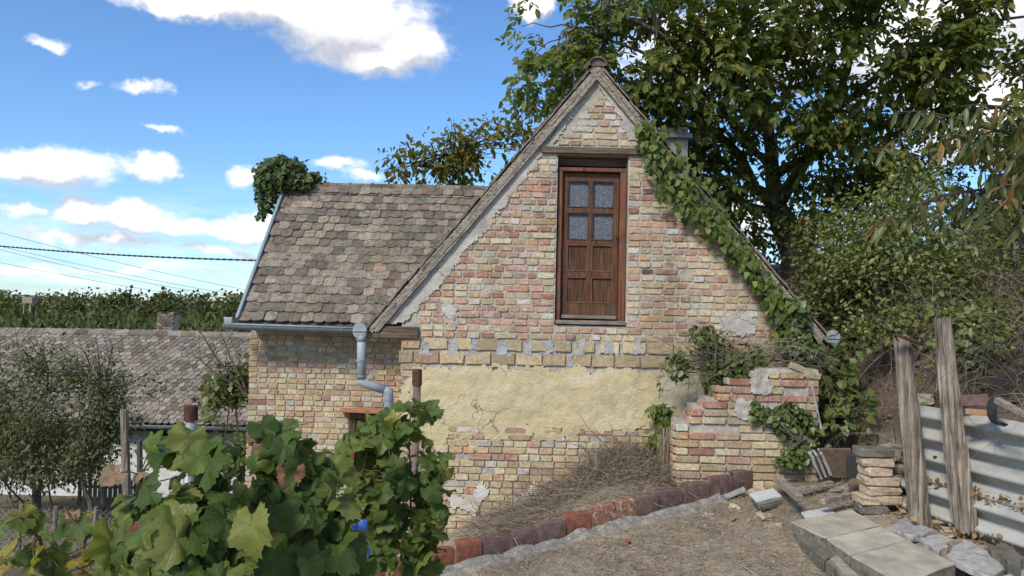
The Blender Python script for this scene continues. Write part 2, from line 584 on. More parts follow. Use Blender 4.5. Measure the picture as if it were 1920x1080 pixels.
M['stone'] = m_simple('rubble_stone', (.27, .235, .19), .95, .4, 0, 9, .15, .8, (.38, .35, .30), (.56, .68))
M['blue'] = m_simple('blue_plastic', (.025, .085, .32), .45, .45, 0, 20, .5, .2)
M['red'] = m_simple('red_leaf', (.42, .07, .04), .6, .3, 0, 20)
M['dark_metal'] = m_simple('dark_metal', (.05, .05, .05), .6, .4, .2, 14, .4, .4)
M['brown_board'] = m_simple('brown_board', (.33, .19, .10), .7, .25, 0, 14)
M['dark_glass'] = m_simple('dark_window', (.03, .033, .035), .15, .2, 0, 6, .5, .02)
M['black'] = m_simple('dark_interior', (.02, .018, .016), .9, .2)
M['cable'] = m_simple('black_cable', (.02, .02, .022), .6, .1)
M['chimney'] = m_simple('grey_render', (.23, .225, .21), .9, .25, 0, 8, .2, .4)
M['old_brick_dark'] = m_brick('sooty_brick', [(0, (.17, .12, .09)), (.4, (.26, .19, .13)), (.7, (.10, .08, .065))], .3)


def m_fibre():
    b = MB_('fibre_cement')
    n = b.noise(b.pos, 5, 7, .65)
    c = b.ramp(n, [(.3, (.29, .285, .26)), (.5, (.365, .36, .33)), (.7, (.43, .42, .39))])
    st = b.noise(b.scl(b.pos, (3, 3, 26)), 1.5, 6, .65)
    c = b.mix(b.math('MULTIPLY', b.step(st, .55, .72), .4), c, (.30, .30, .285))
    bl = b.step(b.noise(b.pos, 40, 6, .7), .60, .70)
    c = b.mix(b.math('MULTIPLY', bl, .55), c, (.22, .22, .21))
    ye = b.step(b.noise(b.pos, 4.2, 5, .6), .60, .72)
    c = b.mix(b.math('MULTIPLY', ye, .45), c, (.42, .38, .20))
    return b.out(c, .85, b.bump(b.noise(b.pos, 130, 4, .6), .35, .004), spec=.2)


M['fibre'] = m_fibre()


def m_glass():
    b = MB_('patterned_glass')
    v = b.vor(b.pos, 42, 'DISTANCE_TO_EDGE')
    h = b.step(v, .0, .16)
    n = b.noise(b.pos, 30, 3, .6)
    c = b.mix(h, (.15, .165, .185), (.075, .088, .105))
    c = b.mix(1.0, c, b.ramp(n, [(.3, .7), (.7, 1.3)]), 'MULTIPLY')
    return b.out(c, .42, b.bump(h, .5, .004), spec=.3)


M['glass'] = m_glass()


def m_leaf(name, stops, trans=.35, rough=.5, spec=.35, under=None, veins=False, spots=None, tint=1.35):
    b = MB_(name)
    c = b.ramp(b.rnd, stops)
    n = b.noise(b.pos, 22, 4, .6)
    c = b.mix(1.0, c, b.ramp(n, [(.25, .72), (.7, 1.2)]), 'MULTIPLY')
    nrm = None
    if veins:
        sx, sy, sz = b.sep(b.obj)[:3]
        th = b.math('ARCTAN2', sx, sy)
        r = b.vmath('LENGTH', b.obj, out=1)
        # five main veins 0.95 rad apart, fine side veins between
        f = b.math('ABSOLUTE', b.math('SINE', b.math('MULTIPLY', th, math.pi / .95)))
        vein = b.step(b.math('MULTIPLY', f, r), .035, .012)
        side = b.math('ABSOLUTE', b.math('SINE', b.math('ADD', b.math('MULTIPLY', r, 26), b.math('MULTIPLY', f, 4))))
        sv = b.math('MULTIPLY', b.step(side, .25, .05), .35)
        vv = b.math('MAXIMUM', vein, sv)
        c = b.mix(b.math('MULTIPLY', vv, .24), c, (.26, .28, .11))
        edge = b.math('MULTIPLY', b.step(b.noise(b.obj, 4.5, 4, .6), .56, .66), b.step(b.orn, .78, .9))
        c = b.mix(b.math('MULTIPLY', edge, .6), c, (.24, .12, .055))
        h = b.math('ADD', b.math('MULTIPLY', vv, -.6), b.math('MULTIPLY', b.noise(b.obj, 14, 3, .5), .6))
        nrm = b.bump(h, .5, .008)
    if under:
        c = b.mix(b.math('MULTIPLY', b.back, .7), c, under)
    tcol = b.mix(1.0, c, (tint * 1.1, tint * 1.15, tint * .45), 'MULTIPLY')
    return b.out(c, rough, nrm, spec=spec, trans=trans, transcol=tcol)


M['grape'] = m_leaf('grape_leaf', [(0, (.05, .088, .018)), (.3, (.078, .125, .026)), (.65, (.115, .165, .034)), (.9, (.165, .205, .048)), (1, (.22, .23, .06))], .42, .42, .3, (.12, .15, .065), True)
M['grape_dry'] = m_leaf('dry_grape_leaf', [(0, (.28, .19, .12)), (.5, (.34, .24, .17)), (1, (.22, .09, .06))], .25, .8, .2, (.33, .26, .2), True)
M['grape_yellow'] = m_leaf('yellow_grape_leaf', [(0, (.30, .25, .05)), (.5, (.22, .22, .05)), (1, (.34, .24, .04))], .35, .5, .3, None, True)
M['ivy'] = m_leaf('ivy_leaf', [(0, (.05, .08, .018)), (.4, (.085, .125, .026)), (.75, (.13, .165, .035)), (.95, (.175, .20, .045)), (1, (.24, .21, .05))], .3, .5, .28, (.11, .14, .05))
M['ivy_mid'] = m_leaf('old_ivy_leaf', [(0, (.035, .06, .015)), (.5, (.06, .095, .024)), (.9, (.095, .13, .033)), (1, (.15, .16, .05))], .25, .5, .3)
M['ivy_dark'] = m_leaf('dark_ivy_leaf', [(0, (.05, .078, .02)), (.5, (.085, .12, .032)), (1, (.15, .18, .05))], .2, .42, .4)
M['walnut'] = m_leaf('walnut_leaf', [(0, (.085, .115, .026)), (.4, (.13, .165, .038)), (.75, (.18, .21, .052)), (.95, (.22, .22, .06)), (.98, (.22, .17, .035)), (1, (.26, .13, .04))], .5, .45, .35, None)
M['yellow_tree'] = m_leaf('yellowing_leaf', [(0, (.08, .10, .022)), (.4, (.13, .135, .03)), (.75, (.19, .165, .038)), (1, (.25, .15, .045))], .5, .55, .25)
M['bush'] = m_leaf('bush_leaf', [(0, (.07, .09, .024)), (.4, (.11, .135, .036)), (.75, (.155, .175, .05)), (.95, (.15, .16, .045)), (1, (.22, .13, .05))], .3, .45, .4)
M['bush_pale'] = m_leaf('pale_bush_leaf', [(0, (.105, .135, .036)), (.5, (.165, .195, .055)), (1, (.23, .24, .08))], .3, .42, .45)
M['peach'] = m_leaf('peach_leaf', [(0, (.05, .072, .02)), (.5, (.085, .105, .028)), (.8, (.15, .15, .035)), (.92, (.25, .17, .045)), (1, (.26, .10, .04))], .35, .42, .4)
M['olive'] = m_leaf('small_olive_leaf', [(0, (.07, .082, .036)), (.5, (.105, .118, .05)), (.9, (.15, .155, .068)), (1, (.2, .16, .07))], .28, .55, .3)
M['far_green'] = m_leaf('far_leaf', [(0, (.05, .068, .02)), (.5, (.08, .098, .03)), (.8, (.115, .115, .036)), (1, (.15, .11, .04))], .25, .6, .2)
M['reed'] = m_leaf('reed_leaf', [(0, (.05, .07, .022)), (.6, (.08, .10, .032)), (1, (.12, .125, .045))], .25, .6, .2)
M['litter'] = m_leaf('leaf_litter', [(0, (.20, .11, .05)), (.5, (.28, .17, .08)), (1, (.34, .24, .13))], .15, .8, .2)


def m_straw(name, a, b_, c_):
    b = MB_(name)
    c = b.ramp(b.rnd, [(0, a), (.5, b_), (1, c_)])
    return b.out(c, .85, spec=.15, trans=.15)


M['straw'] = m_straw('dry_grass', (.17, .13, .09), (.29, .235, .165), (.40, .34, .25))
M['straw_grey'] = m_straw('grey_dry_grass', (.16, .125, .085), (.31, .25, .175), (.46, .39, .285))
M['heap'] = m_straw('heap_straw', (.09, .07, .05), (.235, .19, .135), (.42, .35, .26))
M['brush'] = m_straw('dead_brush', (.10, .072, .052), (.19, .145, .11), (.31, .25, .19))
M['stem_red'] = m_straw('vine_cane', (.14, .055, .035), (.20, .085, .05), (.17, .10, .06))
M['petiole'] = m_straw('leaf_stalk', (.12, .12, .04), (.15, .08, .045), (.14, .14, .05))
M['twig'] = m_straw('twig', (.06, .05, .042), (.10, .085, .07), (.15, .125, .10))


def m_bark():
    b = MB_('bark')
    n = b.noise(b.scl(b.pos, (18, 18, 3)), 1, 6, .65, .5)
    c = b.ramp(n, [(.3, (.055, .046, .038)), (.55, (.14, .122, .10)), (.75, (.22, .20, .17))])
    return b.out(c, .92, b.bump(n, 1, .03), spec=.15)


M['bark'] = m_bark()


def m_ground():
    b = MB_('ground')
    x, y, z = b.sep(b.pos)[:3]
    n1 = b.noise(b.pos, 1.6, 7, .65); n2 = b.noise(b.pos, 16, 6, .7); n3 = b.noise(b.scl(b.pos, (9, 30, 20)), 3, 4, .6)
    soil = b.ramp(n1, [(.3, (.225, .18, .125)), (.5, (.33, .268, .19)), (.68, (.43, .36, .265))])
    soil = b.mix(1.0, soil, b.ramp(n2, [(.25, .55), (.55, 1.0), (.8, 1.35)]), 'MULTIPLY')
    soil = b.mix(b.math('MULTIPLY', b.step(n3, .58, .7), .5), soil, (.36, .31, .235))
    far = b.ramp(n1, [(.3, (.10, .10, .05)), (.6, (.19, .165, .10)), (.75, (.11, .13, .05))])
    bank = b.ramp(n2, [(.3, (.10, .08, .058)), (.6, (.19, .15, .11)), (.8, (.27, .22, .165))])
    c = b.mix(b.step(b.math('ADD', y, b.math('MULTIPLY', x, -.8)), 12, 17), soil, far)
    c = b.mix(b.step(z, -1.35, -.95), c, bank)
    green = b.step(y, 30, 60)
    c = b.mix(green, c, (.075, .095, .035))
    return b.out(c, .97, b.bump(b.math('ADD', n2, b.math('MULTIPLY', n1, 2)), 1, .04), spec=.08)


M['ground'] = m_ground()
M['hill'] = m_simple('hill_grass', (.30, .31, .22), .95, .3, 0, .05, .1, 0, (.13, .17, .09), (.5, .56))

# ------------------------------------------------------------------ ground
EA, EB = P(800, 1070, 5.9), P(1375, 915, 7.3)        # ends of the tile edging
e_dir = Vector((EB.x - EA.x, EB.y - EA.y, 0)).normalized()
e_n = Vector((e_dir.y, -e_dir.x, 0))                  # towards the camera side


def fence_x(y):
    return 3.42 + (6.35 - y) * .27 if y < 6.35 else 3.42 + (y - 6.35) * .02


def terrace(x, y):
    return -2.262 + .106 * x + .0443 * y


def ground_z(x, y, rough=True):
    s = (x - EA.x) * e_n.x + (y - EA.y) * e_n.y
    zt = terrace(max(-3, min(x, 3.6)), max(-1, min(y, 9)))
    zl = -2.25 - .155 * max(0, min(y, 20) - 2.2) + .10 * max(-3, min(0, x + 1))
    zb = max(-2.75, min(-1.68, -1.86 + (x - .58) * .46))
    zback = lerp(zl, zb, sstep(-2.8, -.5, x))
    z = lerp(zback, zt, sstep(-.12, .06, s)) if x < 2.4 else zt
    z = lerp(z, zl, sstep(.5, -1.4, x + .5 * (3.4 - y)) * sstep(6, 4.5, y) * sstep(.6, -.8, x)) if x < .6 else z
    d = x - fence_x(y) - .10 * sstep(6.9, 6.3, y)
    w = lerp(.06, 1.1, sstep(6.3, 7.2, y))
    if d > 0:
        z += .90 * sstep(0, w, d) * (1 if y > 0 else 1)
        z += .42 * min(4, max(0, d - .3))
    if x > 2.6:
        z += .28 * min(6, max(0, y - 7.6)) * sstep(2.6, 3.6, x)
    if z > .4:
        z = .4 + .8 * (1 - math.exp(-(z - .4) / .8))
    if y > 22:
        z = lerp(z, -6.4, sstep(22, 45, y) * sstep(9, -2, x))
        z = lerp(z, -6.4, sstep(60, 120, y))
    if rough and abs(x) < 9 and y < 16:
        z += .035 * nz(x, y, 1, 2.1) + .018 * nz(x, y, 5, 6.5) + .008 * nz(x, y, 8, 17)
    return z


def build_ground():
    def axis(lo, hi, step, far):
        a = list(np.arange(lo, hi, step))
        d = step
        v = hi
        while v < far:
            a.append(v); d *= 1.35; v += d
        d = step; v = lo - step; pre = []
        while v > -far:
            pre.append(v); d *= 1.35; v -= d
        return np.array(sorted(pre) + a)
    xs = axis(-5.5, 6.5, .075, 4000); ys = axis(1.0, 11, .075, 4000)
    V = np.array([(x, y, ground_z(x, y)) for y in ys for x in xs], np.float32)
    nx = len(xs)
    ii, jj = np.meshgrid(np.arange(nx - 1), np.arange(len(ys) - 1))
    a = (jj * nx + ii).ravel()
    F = np.stack([a, a + 1, a + nx + 1, a + nx], 1)
    me = np_mesh('ground', V, F, np.full(len(F), 4), M['ground'], smooth=True)
    link('ground', me, kind='structure')
    # far hill across the valley
    g = Geo()
    prof = [(-1500, 4), (-1180, 9), (-1040, 13), (-960, 12), (-900, 6), (-840, -2), (-600, -6), (-150, -6.5), (900, -6.5)]
    n = len(prof)
    vs = []
    for k, (yo, hf) in enumerate([(1250, -.4), (1400, .55), (1500, 1), (1900, 1)]):
        for (x, h) in prof:
            vs.append((x, yo, -7 if hf < 0 else -7 + (h + 7) * hf))
    fs = [(k * n + i, k * n + i + 1, (k + 1) * n + i + 1, (k + 1) * n + i) for k in range(3) for i in range(n - 1)]
    g.add(vs, fs)
    g.build('hill', M['hill'], smooth=True, kind='structure')


build_ground()

# ------------------------------------------------------------------ brick pieces
def brick_mesh(seed, mat, name='brick', flat=False):
    """Unit brick: x and z in -0.5..0.5, front at y=0 bulging to y=-0.03 (real metres), back at +0.05."""
    r = random.Random(seed)
    j = lambda a: r.uniform(-a, a)
    ch, cz = r.uniform(.02, .06), r.uniform(.05, .17)
    if flat:
        ch, cz = r.uniform(.01, .025), r.uniform(.02, .06)
    ring = [(-.5, -.5 + cz), (-.5 + ch, -.5), (.0, -.5), (.5 - ch, -.5), (.5, -.5 + cz), (.5, .5 - cz), (.5 - ch, .5), (.0, .5), (-.5 + ch, .5), (-.5, .5 - cz)]
    n = len(ring)
    R0 = [(x + j(.015), z + j(.05)) for x, z in ring]
    vs = [(x, .05, z) for x, z in R0]
    vs += [(x, -.003 + j(.003), z) for x, z in R0]
    vs += [(x * (.98 if flat else .955) + j(.010), -.0105 + j(.0012), z * (.95 if flat else .90) + j(.02)) for x, z in R0]
    vs += [(j(.15), -.011 + j(.0015), j(.15))]
    fs = []
    for k in range(n):
        k2 = (k + 1) % n
        fs.append((k, k2, n + k2, n + k)); fs.append((n + k, n + k2, 2 * n + k2, 2 * n + k)); fs.append((2 * n + k, 2 * n + k2, 3 * n))
    g = Geo(); g.add(vs, fs)
    return g.mesh(name, mat)


BR = {k: [brick_mesh(100 + i, M[k], flat=k == 'block') for i in range(10)] for k in ('brick_mixed', 'brick_yellow', 'brick_pale', 'brick_red', 'block', 'old_brick_dark')}


class BrickSet:
    """Collects bricks (centre, width, height, palette); the largest become parts, the rest one joined part."""
    def __init__(s):
        s.items = []

    def put(s, c, w, h, pal, proud=0.0, roll=0.0, pref=0.0, parent=None, rz=0.0):
        s.items.append((w * h + pref, Vector(c) - Vector((0, proud, 0)), w, h, pal, roll, parent, rz))

    def build(s, limit, stuff_parent, stuff_name='brickwork', name='brick'):
        s.items.sort(key=lambda t: -t[0])
        for (a, c, w, h, pal, roll, par, rz) in s.items[:limit]:
            me = random.choice(BR[pal])
            q = Matrix.Rotation(rz, 3, 'Z') @ Matrix.Rotation(roll, 3, 'Y')
            link(name, me, par, c, q.to_quaternion(), (w * random.choice((1, -1)) if False else w, 1, h))
        rest = s.items[limit:]
        if rest:
            vs, lp, ct, mi = [], [], [], []
            pals = sorted({t[4] for t in rest}); o = 0
            for (a, c, w, h, pal, roll, par, rz) in rest:
                me = random.choice(BR[pal])
                v = np.empty(len(me.vertices) * 3, np.float32); me.vertices.foreach_get('co', v)
                v = v.reshape(-1, 3) * np.array((w, 1, h), np.float32)
                q = np.array(Matrix.Rotation(rz, 3, 'Z') @ Matrix.Rotation(roll, 3, 'Y'), np.float32)
                v = v @ q.T + np.array(c - WL[stuff_parent.name], np.float32)
                for p_ in me.polygons:
                    lp.extend([i + o for i in p_.vertices]); ct.append(len(p_.vertices)); mi.append(pals.index(pal))
                vs.append(v); o += len(v)
            me = np_mesh(stuff_name, np.concatenate(vs), lp, ct, [M[p_] for p_ in pals], mi)
            link(stuff_name, me, stuff_parent, kind='stuff')


def grid_sheet(xs, zs, keep, yfun, jit=0, thick=.0, rnd=None):
    """A vertical sheet facing -y on a grid; keep(x,z) picks cells; boundary edges get sides of depth thick."""
    r = random.Random(rnd or 5)
    idx = {}
    vs, fs = [], []

    def vid(i, j):
        if (i, j) not in idx:
            x, z = xs[i], zs[j]
            idx[(i, j)] = len(vs)
            vs.append((x + r.uniform(-jit, jit), yfun(x, z), z + r.uniform(-jit, jit)))
        return idx[(i, j)]
    cells = set()
    for i in range(len(xs) - 1):
        for j in range(len(zs) - 1):
            if keep((xs[i] + xs[i + 1]) / 2, (zs[j] + zs[j + 1]) / 2):
                cells.add((i, j))
                fs.append((vid(i, j), vid(i + 1, j), vid(i + 1, j + 1), vid(i, j + 1)))
    if thick:
        back = {}

        def bid(k):
            if k not in back:
                back[k] = len(vs)
                x, y, z = vs[k]
                vs.append((x, y + thick, z))
            return back[k]
        for (i, j) in cells:
            for (di, dj, a, b_) in ((0, -1, (i, j), (i + 1, j)), (1, 0, (i + 1, j), (i + 1, j + 1)), (0, 1, (i + 1, j + 1), (i, j + 1)), (-1, 0, (i, j + 1), (i, j))):
                if (i + di, j + dj) not in cells:
                    a1, b1 = vid(*a), vid(*b_)
                    fs.append((b1, a1, bid(a1), bid(b1)))
    g = Geo(); g.add(vs, fs)
    return g


# ------------------------------------------------------------------ the brick house
YG = 8.2                                           # gable face
YW = 10.4                                          # wall of the wing
house = thing('brick_house', 'old brick gabled house with an attic door and a tiled side wing', 'house', P(1120, 900, YG + 1))
gx = lambda px, py: P(px, py, YG).x
gz = lambda px, py: P(px, py, YG).z
L0, AP, R0 = P(690, 616, YG), P(1119, 122, YG), P(1548, 632, YG)
slopeL = (AP.z - L0.z) / (AP.x - L0.x)
slopeR = (AP.z - R0.z) / (R0.x - AP.x)
rakeL = lambda z: L0.x + (z - L0.z) / slopeL       # x of the rake line at height z
rakeR = lambda z: R0.x - (z - R0.z) / slopeR
WLX, WRX = P(743, 800, YG).x, P(1497, 640, YG).x   # wall corners
zTopBlock = gz(1000, 637)
OPX0, OPX1 = gx(1043, 450), gx(1176, 450)          # attic door opening
OPZ0, OPZ1 = gz(1108, 611), gz(1108, 291)
zLint = gz(1108, 278)


def wall_grid(x0, x1, z0, z1, step, extra_x=(), extra_z=()):
    xs = sorted(set(list(np.arange(x0, x1, step)) + [x1] + list(extra_x)))
    zs = sorted(set(list(np.arange(z0, z1, step)) + [z1] + list(extra_z)))
    return xs, zs


def gable_wall():
    xs, zs = wall_grid(WLX + .03, WRX, -3.0, AP.z - .1, .045, (OPX0, OPX1), (OPZ0, OPZ1))

    def keep(x, z):
        if OPX0 < x < OPX1 and OPZ0 < z < OPZ1:
            return False
        return rakeL(z) + .02 < x < rakeR(z) - .02
    g = grid_sheet(xs, zs, keep, lambda x, z: YG + (.0015 if z > zTopBlock else .014) + .008 * nz(x, z, 3, 6) + .006 * nz(x, z, 9, 21), thick=.28)
    return g.build('gable_wall', M['mortar'], house)


gable = gable_wall()
bricks = BrickSet()


def fill_row(bs, xa, xb, zc, h, y, pal, parent, stretch=.25, joint=.019, hole=.01, jx=.0, pref=0, rise=0):
    x = xa
    while x < xb - .045:
        st = random.random() < stretch
        w = random.uniform(.235, .275) if st else random.uniform(.118, .158)
        if x + w > xb - .05:
            w = xb - x
        if w > .30:
            w /= 2
        if random.random() > hole:
            p_ = pal() if callable(pal) else pal
            bs.put((x + w / 2, y + random.uniform(-.004, .006), zc + random.uniform(-.003, .003)), w - joint * random.uniform(.6, 1.3), h - joint * random.uniform(.7, 1.15), p_, roll=R_(random.uniform(-.9, .9)), pref=pref, parent=parent)
        x += w


def build_gable_bricks():
    H = .0748
    z = zTopBlock + H / 2
    k = 0
    while z < AP.z - .22:
        xa = rakeL(z) + lerp(.20, .24, random.random()) + .05 * nz(z * 9, 1.3) + (.05 if z > zLint else 0)
        xb = rakeR(z) - .10
        xa = max(xa, WLX + .22 if z < L0.z + .12 else xa)
        xb = min(xb, WRX - .03)
        t = (z - zTopBlock) / (AP.z - zTopBlock)

        def pal():
            r = random.random()
            if t > .67:
                return 'brick_pale' if r < .7 else 'brick_yellow'
            if r < .12:
                return 'brick_red'
            if r < .30:
                return 'brick_pale'
            return 'brick_mixed' if r < .82 else 'brick_yellow'
        inter = [(xa, xb)]
        if OPZ0 - .01 < z < OPZ1 + .03:
            inter = [(xa, OPX0 - .004), (OPX1 + .004, xb)]
        if OPZ1 + .0 < z < zLint + .03:
            a0, a1 = gx(1013, 284), gx(1206, 284)
            inter = [(xa, a0), (a1, xb)]
        for (a, b_) in inter:
            if b_ - a > .08:
                fill_row(bricks, a + random.uniform(0, .04) * (a == xa), b_, z, H, YG, pal, gable, .5 if t > .67 else .14, hole=.012, pref=1 if z < 9 else 0)
        z += H
        k += 1
    # two courses of big blocks
    for (py0, py1, shift) in ((636.5, 660, 0), (661, 686.5, .11)):
        z1, z0 = gz(1000, py0), gz(1000, py1)
        x = WLX
        first = True
        while x < WRX - .1:
            w = min(random.uniform(.25, .30), WRX - x)
            if first:
                w = .27 - shift * .9
            bricks.put((x + w / 2, YG, (z0 + z1) / 2), w - (.07 if py0 < 640 and random.random() < .7 else .018), z1 - z0 - .018, 'brick_red' if first and not shift else 'block', pref=2, parent=gable, roll=R_(random.uniform(-.5, .5)))
            first = False
            x += w
    # rough lower courses below the plaster
    z = gz(1000, 686.5) - H / 2
    while z > -2.6:
        def pal2():
            r = random.random()
            return 'brick_yellow' if r < .55 else ('brick_pale' if r < .86 else ('brick_mixed' if r < .96 else 'brick_red'))
        py = proj((0.3, YG, z))[1]
        if 690 < py < 735:
            inter = [(WLX, gx(790, 700))]
        elif py < 735:
            inter = [(WLX, gx(1120, 700))]
        elif py < 770:
            inter = [(WLX, gx(762, 760))]
        else:
            inter = [(WLX, WRX - .4)]
        for a, b_ in inter:
            fill_row(bricks, a + random.uniform(0, .05), b_, z, H, YG + .004, pal2, gable, .3, joint=.011, hole=.02, pref=.5 if py < 1000 else 0)
        z -= H


build_gable_bricks()

# wing wall
ZE = P(560, 632, YW).z
WWX0, WWX1 = P(466, 700, YW).x, P(800, 700, YW).x
wing_op = (P(655, 800, YW).x, P(713, 800, YW).x, P(690, 774, YW).z)      # opening left, right, top


def wing_wall():
    xs, zs = wall_grid(WWX0 + .02, WWX1, -3.6, ZE + .1, .06, (wing_op[0], wing_op[1]), (wing_op[2],))
    g = grid_sheet(xs, zs, lambda x, z: not (wing_op[0] < x < wing_op[1] and z < wing_op[2]), lambda x, z: YW + .005 + .008 * nz(x, z, 3, 6), thick=.3)
    w = g.build('wing_wall', M['mortar'], house)
    H = .0762
    z = ZE - H / 2 + .03
    while z > -3.5:
        def pal():
            r = random.random()
            return 'brick_yellow' if r < .84 else ('brick_mixed' if r < .94 else 'brick_pale')
        inter = [(WWX0 - .01, WWX1)]
        if z < wing_op[2] + .02:
            inter = [(WWX0 - .01, wing_op[0]), (wing_op[1], WWX1)]
        for a, b_ in inter:
            fill_row(bricks, a + random.uniform(0, .015), b_, z, H, YW, pal, w, .07, joint=.016, hole=.008, pref=-1)
        z -= H
    # left end wall of the wing and its gable
    g = Geo()
    zb = -3.7
    xw = WWX0 + .02
    g.prism([(xw, YW + .29, zb), (xw, YW + 3.1, zb), (xw, YW + 3.1, ZE), (xw, YW + 1.55, ZE + 1.75), (xw, YW + .29, ZE + .15)], (.28, 0, 0))
    g.build('end_wall', M['mortar'], house)
    return w


wing = wing_wall()
bricks.build(300, house)

# side walls of the main body
g = Geo()
g.box(((WLX + WLX + .3) / 2 + .03, (YG + .29 + 13) / 2, -1.6), (.28, 13 - YG - .29, 3.4))
g.box((WRX - .15, (YG + .29 + 13) / 2, -1.6), (.28, 13 - YG - .29, 3.4))
g.build('side_wall', M['mortar'], house)


# plaster and render patches on the gable
def patch(name, mat, poly, y, amp=.10, step=.022, thick=.03, freq=5, seed=1, parent=None, relief=.006, holes=None, sink=None):
    """poly: pixel outline on the gable plane; edges broken up by noise."""
    pts = [P(px, py, YG) for px, py in poly]
    pts = [(p.x, p.z) for p in pts]

    def sd(x, z):
        # signed distance to polygon (positive inside)
        best = 9e9; inside = False
        n = len(pts)
        for i in range(n):
            x1, z1 = pts[i]; x2, z2 = pts[(i + 1) % n]
            dx, dz = x2 - x1, z2 - z1
            t = max(0, min(1, ((x - x1) * dx + (z - z1) * dz) / (dx * dx + dz * dz + 1e-9)))
            best = min(best, math.hypot(x - x1 - t * dx, z - z1 - t * dz))
            if (z1 > z) != (z2 > z) and x < (x2 - x1) * (z - z1) / (z2 - z1) + x1:
                inside = not inside
        return best if inside else -best
    x0, x1 = min(p[0] for p in pts) - amp, max(p[0] for p in pts) + amp
    z0, z1 = min(p[1] for p in pts) - amp, max(p[1] for p in pts) + amp
    xs = list(np.arange(x0, x1, step)); zs = list(np.arange(z0, z1, step))

    def keep(x, z):
        s = sd(x, z) + amp * (nz(x, z, seed, freq) + .6 * nz(x, z, seed + 4, freq * 3.1))
        if holes and s > 0 and holes(x, z):
            return False
        return s > 0
    g = grid_sheet(xs, zs, keep, lambda x, z: y + (sink(x, z) if sink else 0) + relief * (nz(x, z, seed, 3) + .6 * nz(x, z, seed, 9)), jit=step * .3, thick=thick, rnd=seed)
    return g.build(name, mat, parent or gable, smooth=False)


patch('plaster', M['plaster'], [(775, 692), (860, 688), (1068, 690), (1075, 688), (1232, 700), (1245, 760), (1235, 805), (1180, 800), (1120, 812), (1060, 815), (1030, 828), (960, 818), (900, 838), (800, 842), (752, 838), (742, 760)], YG - .0145, .07, seed=3, relief=.006, sink=lambda x, z: .012 * sstep(gz(1000, 780), gz(1000, 840), z + .16 * nz(x, z, 6, 2.5)), holes=lambda x, z: nz(x, z, 7, 6) + .6 * nz(x, z, 2, 15) > lerp(.95, .16, sstep(gz(1000, 785), gz(1000, 838), z)))
patch('grey_plaster', M['plaster_grey'], [(1236, 694), (1330, 694), (1345, 790), (1260, 800), (1240, 770)], YG - .018, .05, seed=8)
patch('lime_patch', M['lime'], [(846, 925), (880, 938), (905, 905), (912, 930), (890, 965), (850, 950)], YG - .021, .05, seed=12, freq=7)
patch('lime_patch', M['lime'], [(975, 930), (1000, 905), (1022, 920), (1012, 950), (960, 968), (920, 975), (940, 955)], YG - .021, .05, seed=16, freq=7)
patch('cement_patch', M['cement'], [(1352, 598), (1375, 585), (1412, 590), (1418, 630), (1385, 628), (1355, 622)], YG - .022, .04, seed=20, freq=8)
patch('rake_mortar', M['cement'], [(716, 612), (790, 520), (860, 440), (935, 352), (1010, 268), (1028, 268), (1045, 240), (1095, 165), (1116, 140), (1116, 158), (1080, 205), (1052, 250), (1022, 290), (1000, 315), (900, 445), (872, 470), (838, 520), (800, 560), (760, 605)], YG - .018, .035, seed=24, freq=9)
patch('rake_mortar', M['cement'], [(1122, 140), (1190, 225), (1205, 262), (1180, 262), (1150, 200), (1118, 160)], YG - .018, .03, seed=28, freq=9)
patch('cement_patch', M['cement'], [(835, 560), (858, 575), (862, 610), (840, 608), (828, 585)], YG - .014, .04, seed=33, freq=9)
for i, (px, w) in enumerate(((797, 9), (850, 14), (889, 8), (941, 15), (992, 7), (1031, 13), (1089, 9), (1141, 12), (1196, 7))):
    patch('cement_smear', M['cement_blue'], [(px - w * .6, 638), (px + w * .6, 638), (px + w * .7, 660), (px + w * 1.4, 664), (px - w * (1.2 if i % 2 else 2.2), 664), (px - w * .5, 655)], YG - .0145, .04, step=.012, seed=40 + i, freq=14)
patch('cement_smear', M['cement_blue'], [(1066, 664), (1074, 664), (1074, 688), (1064, 688)], YG - .018, .02, step=.012, seed=60, freq=14)

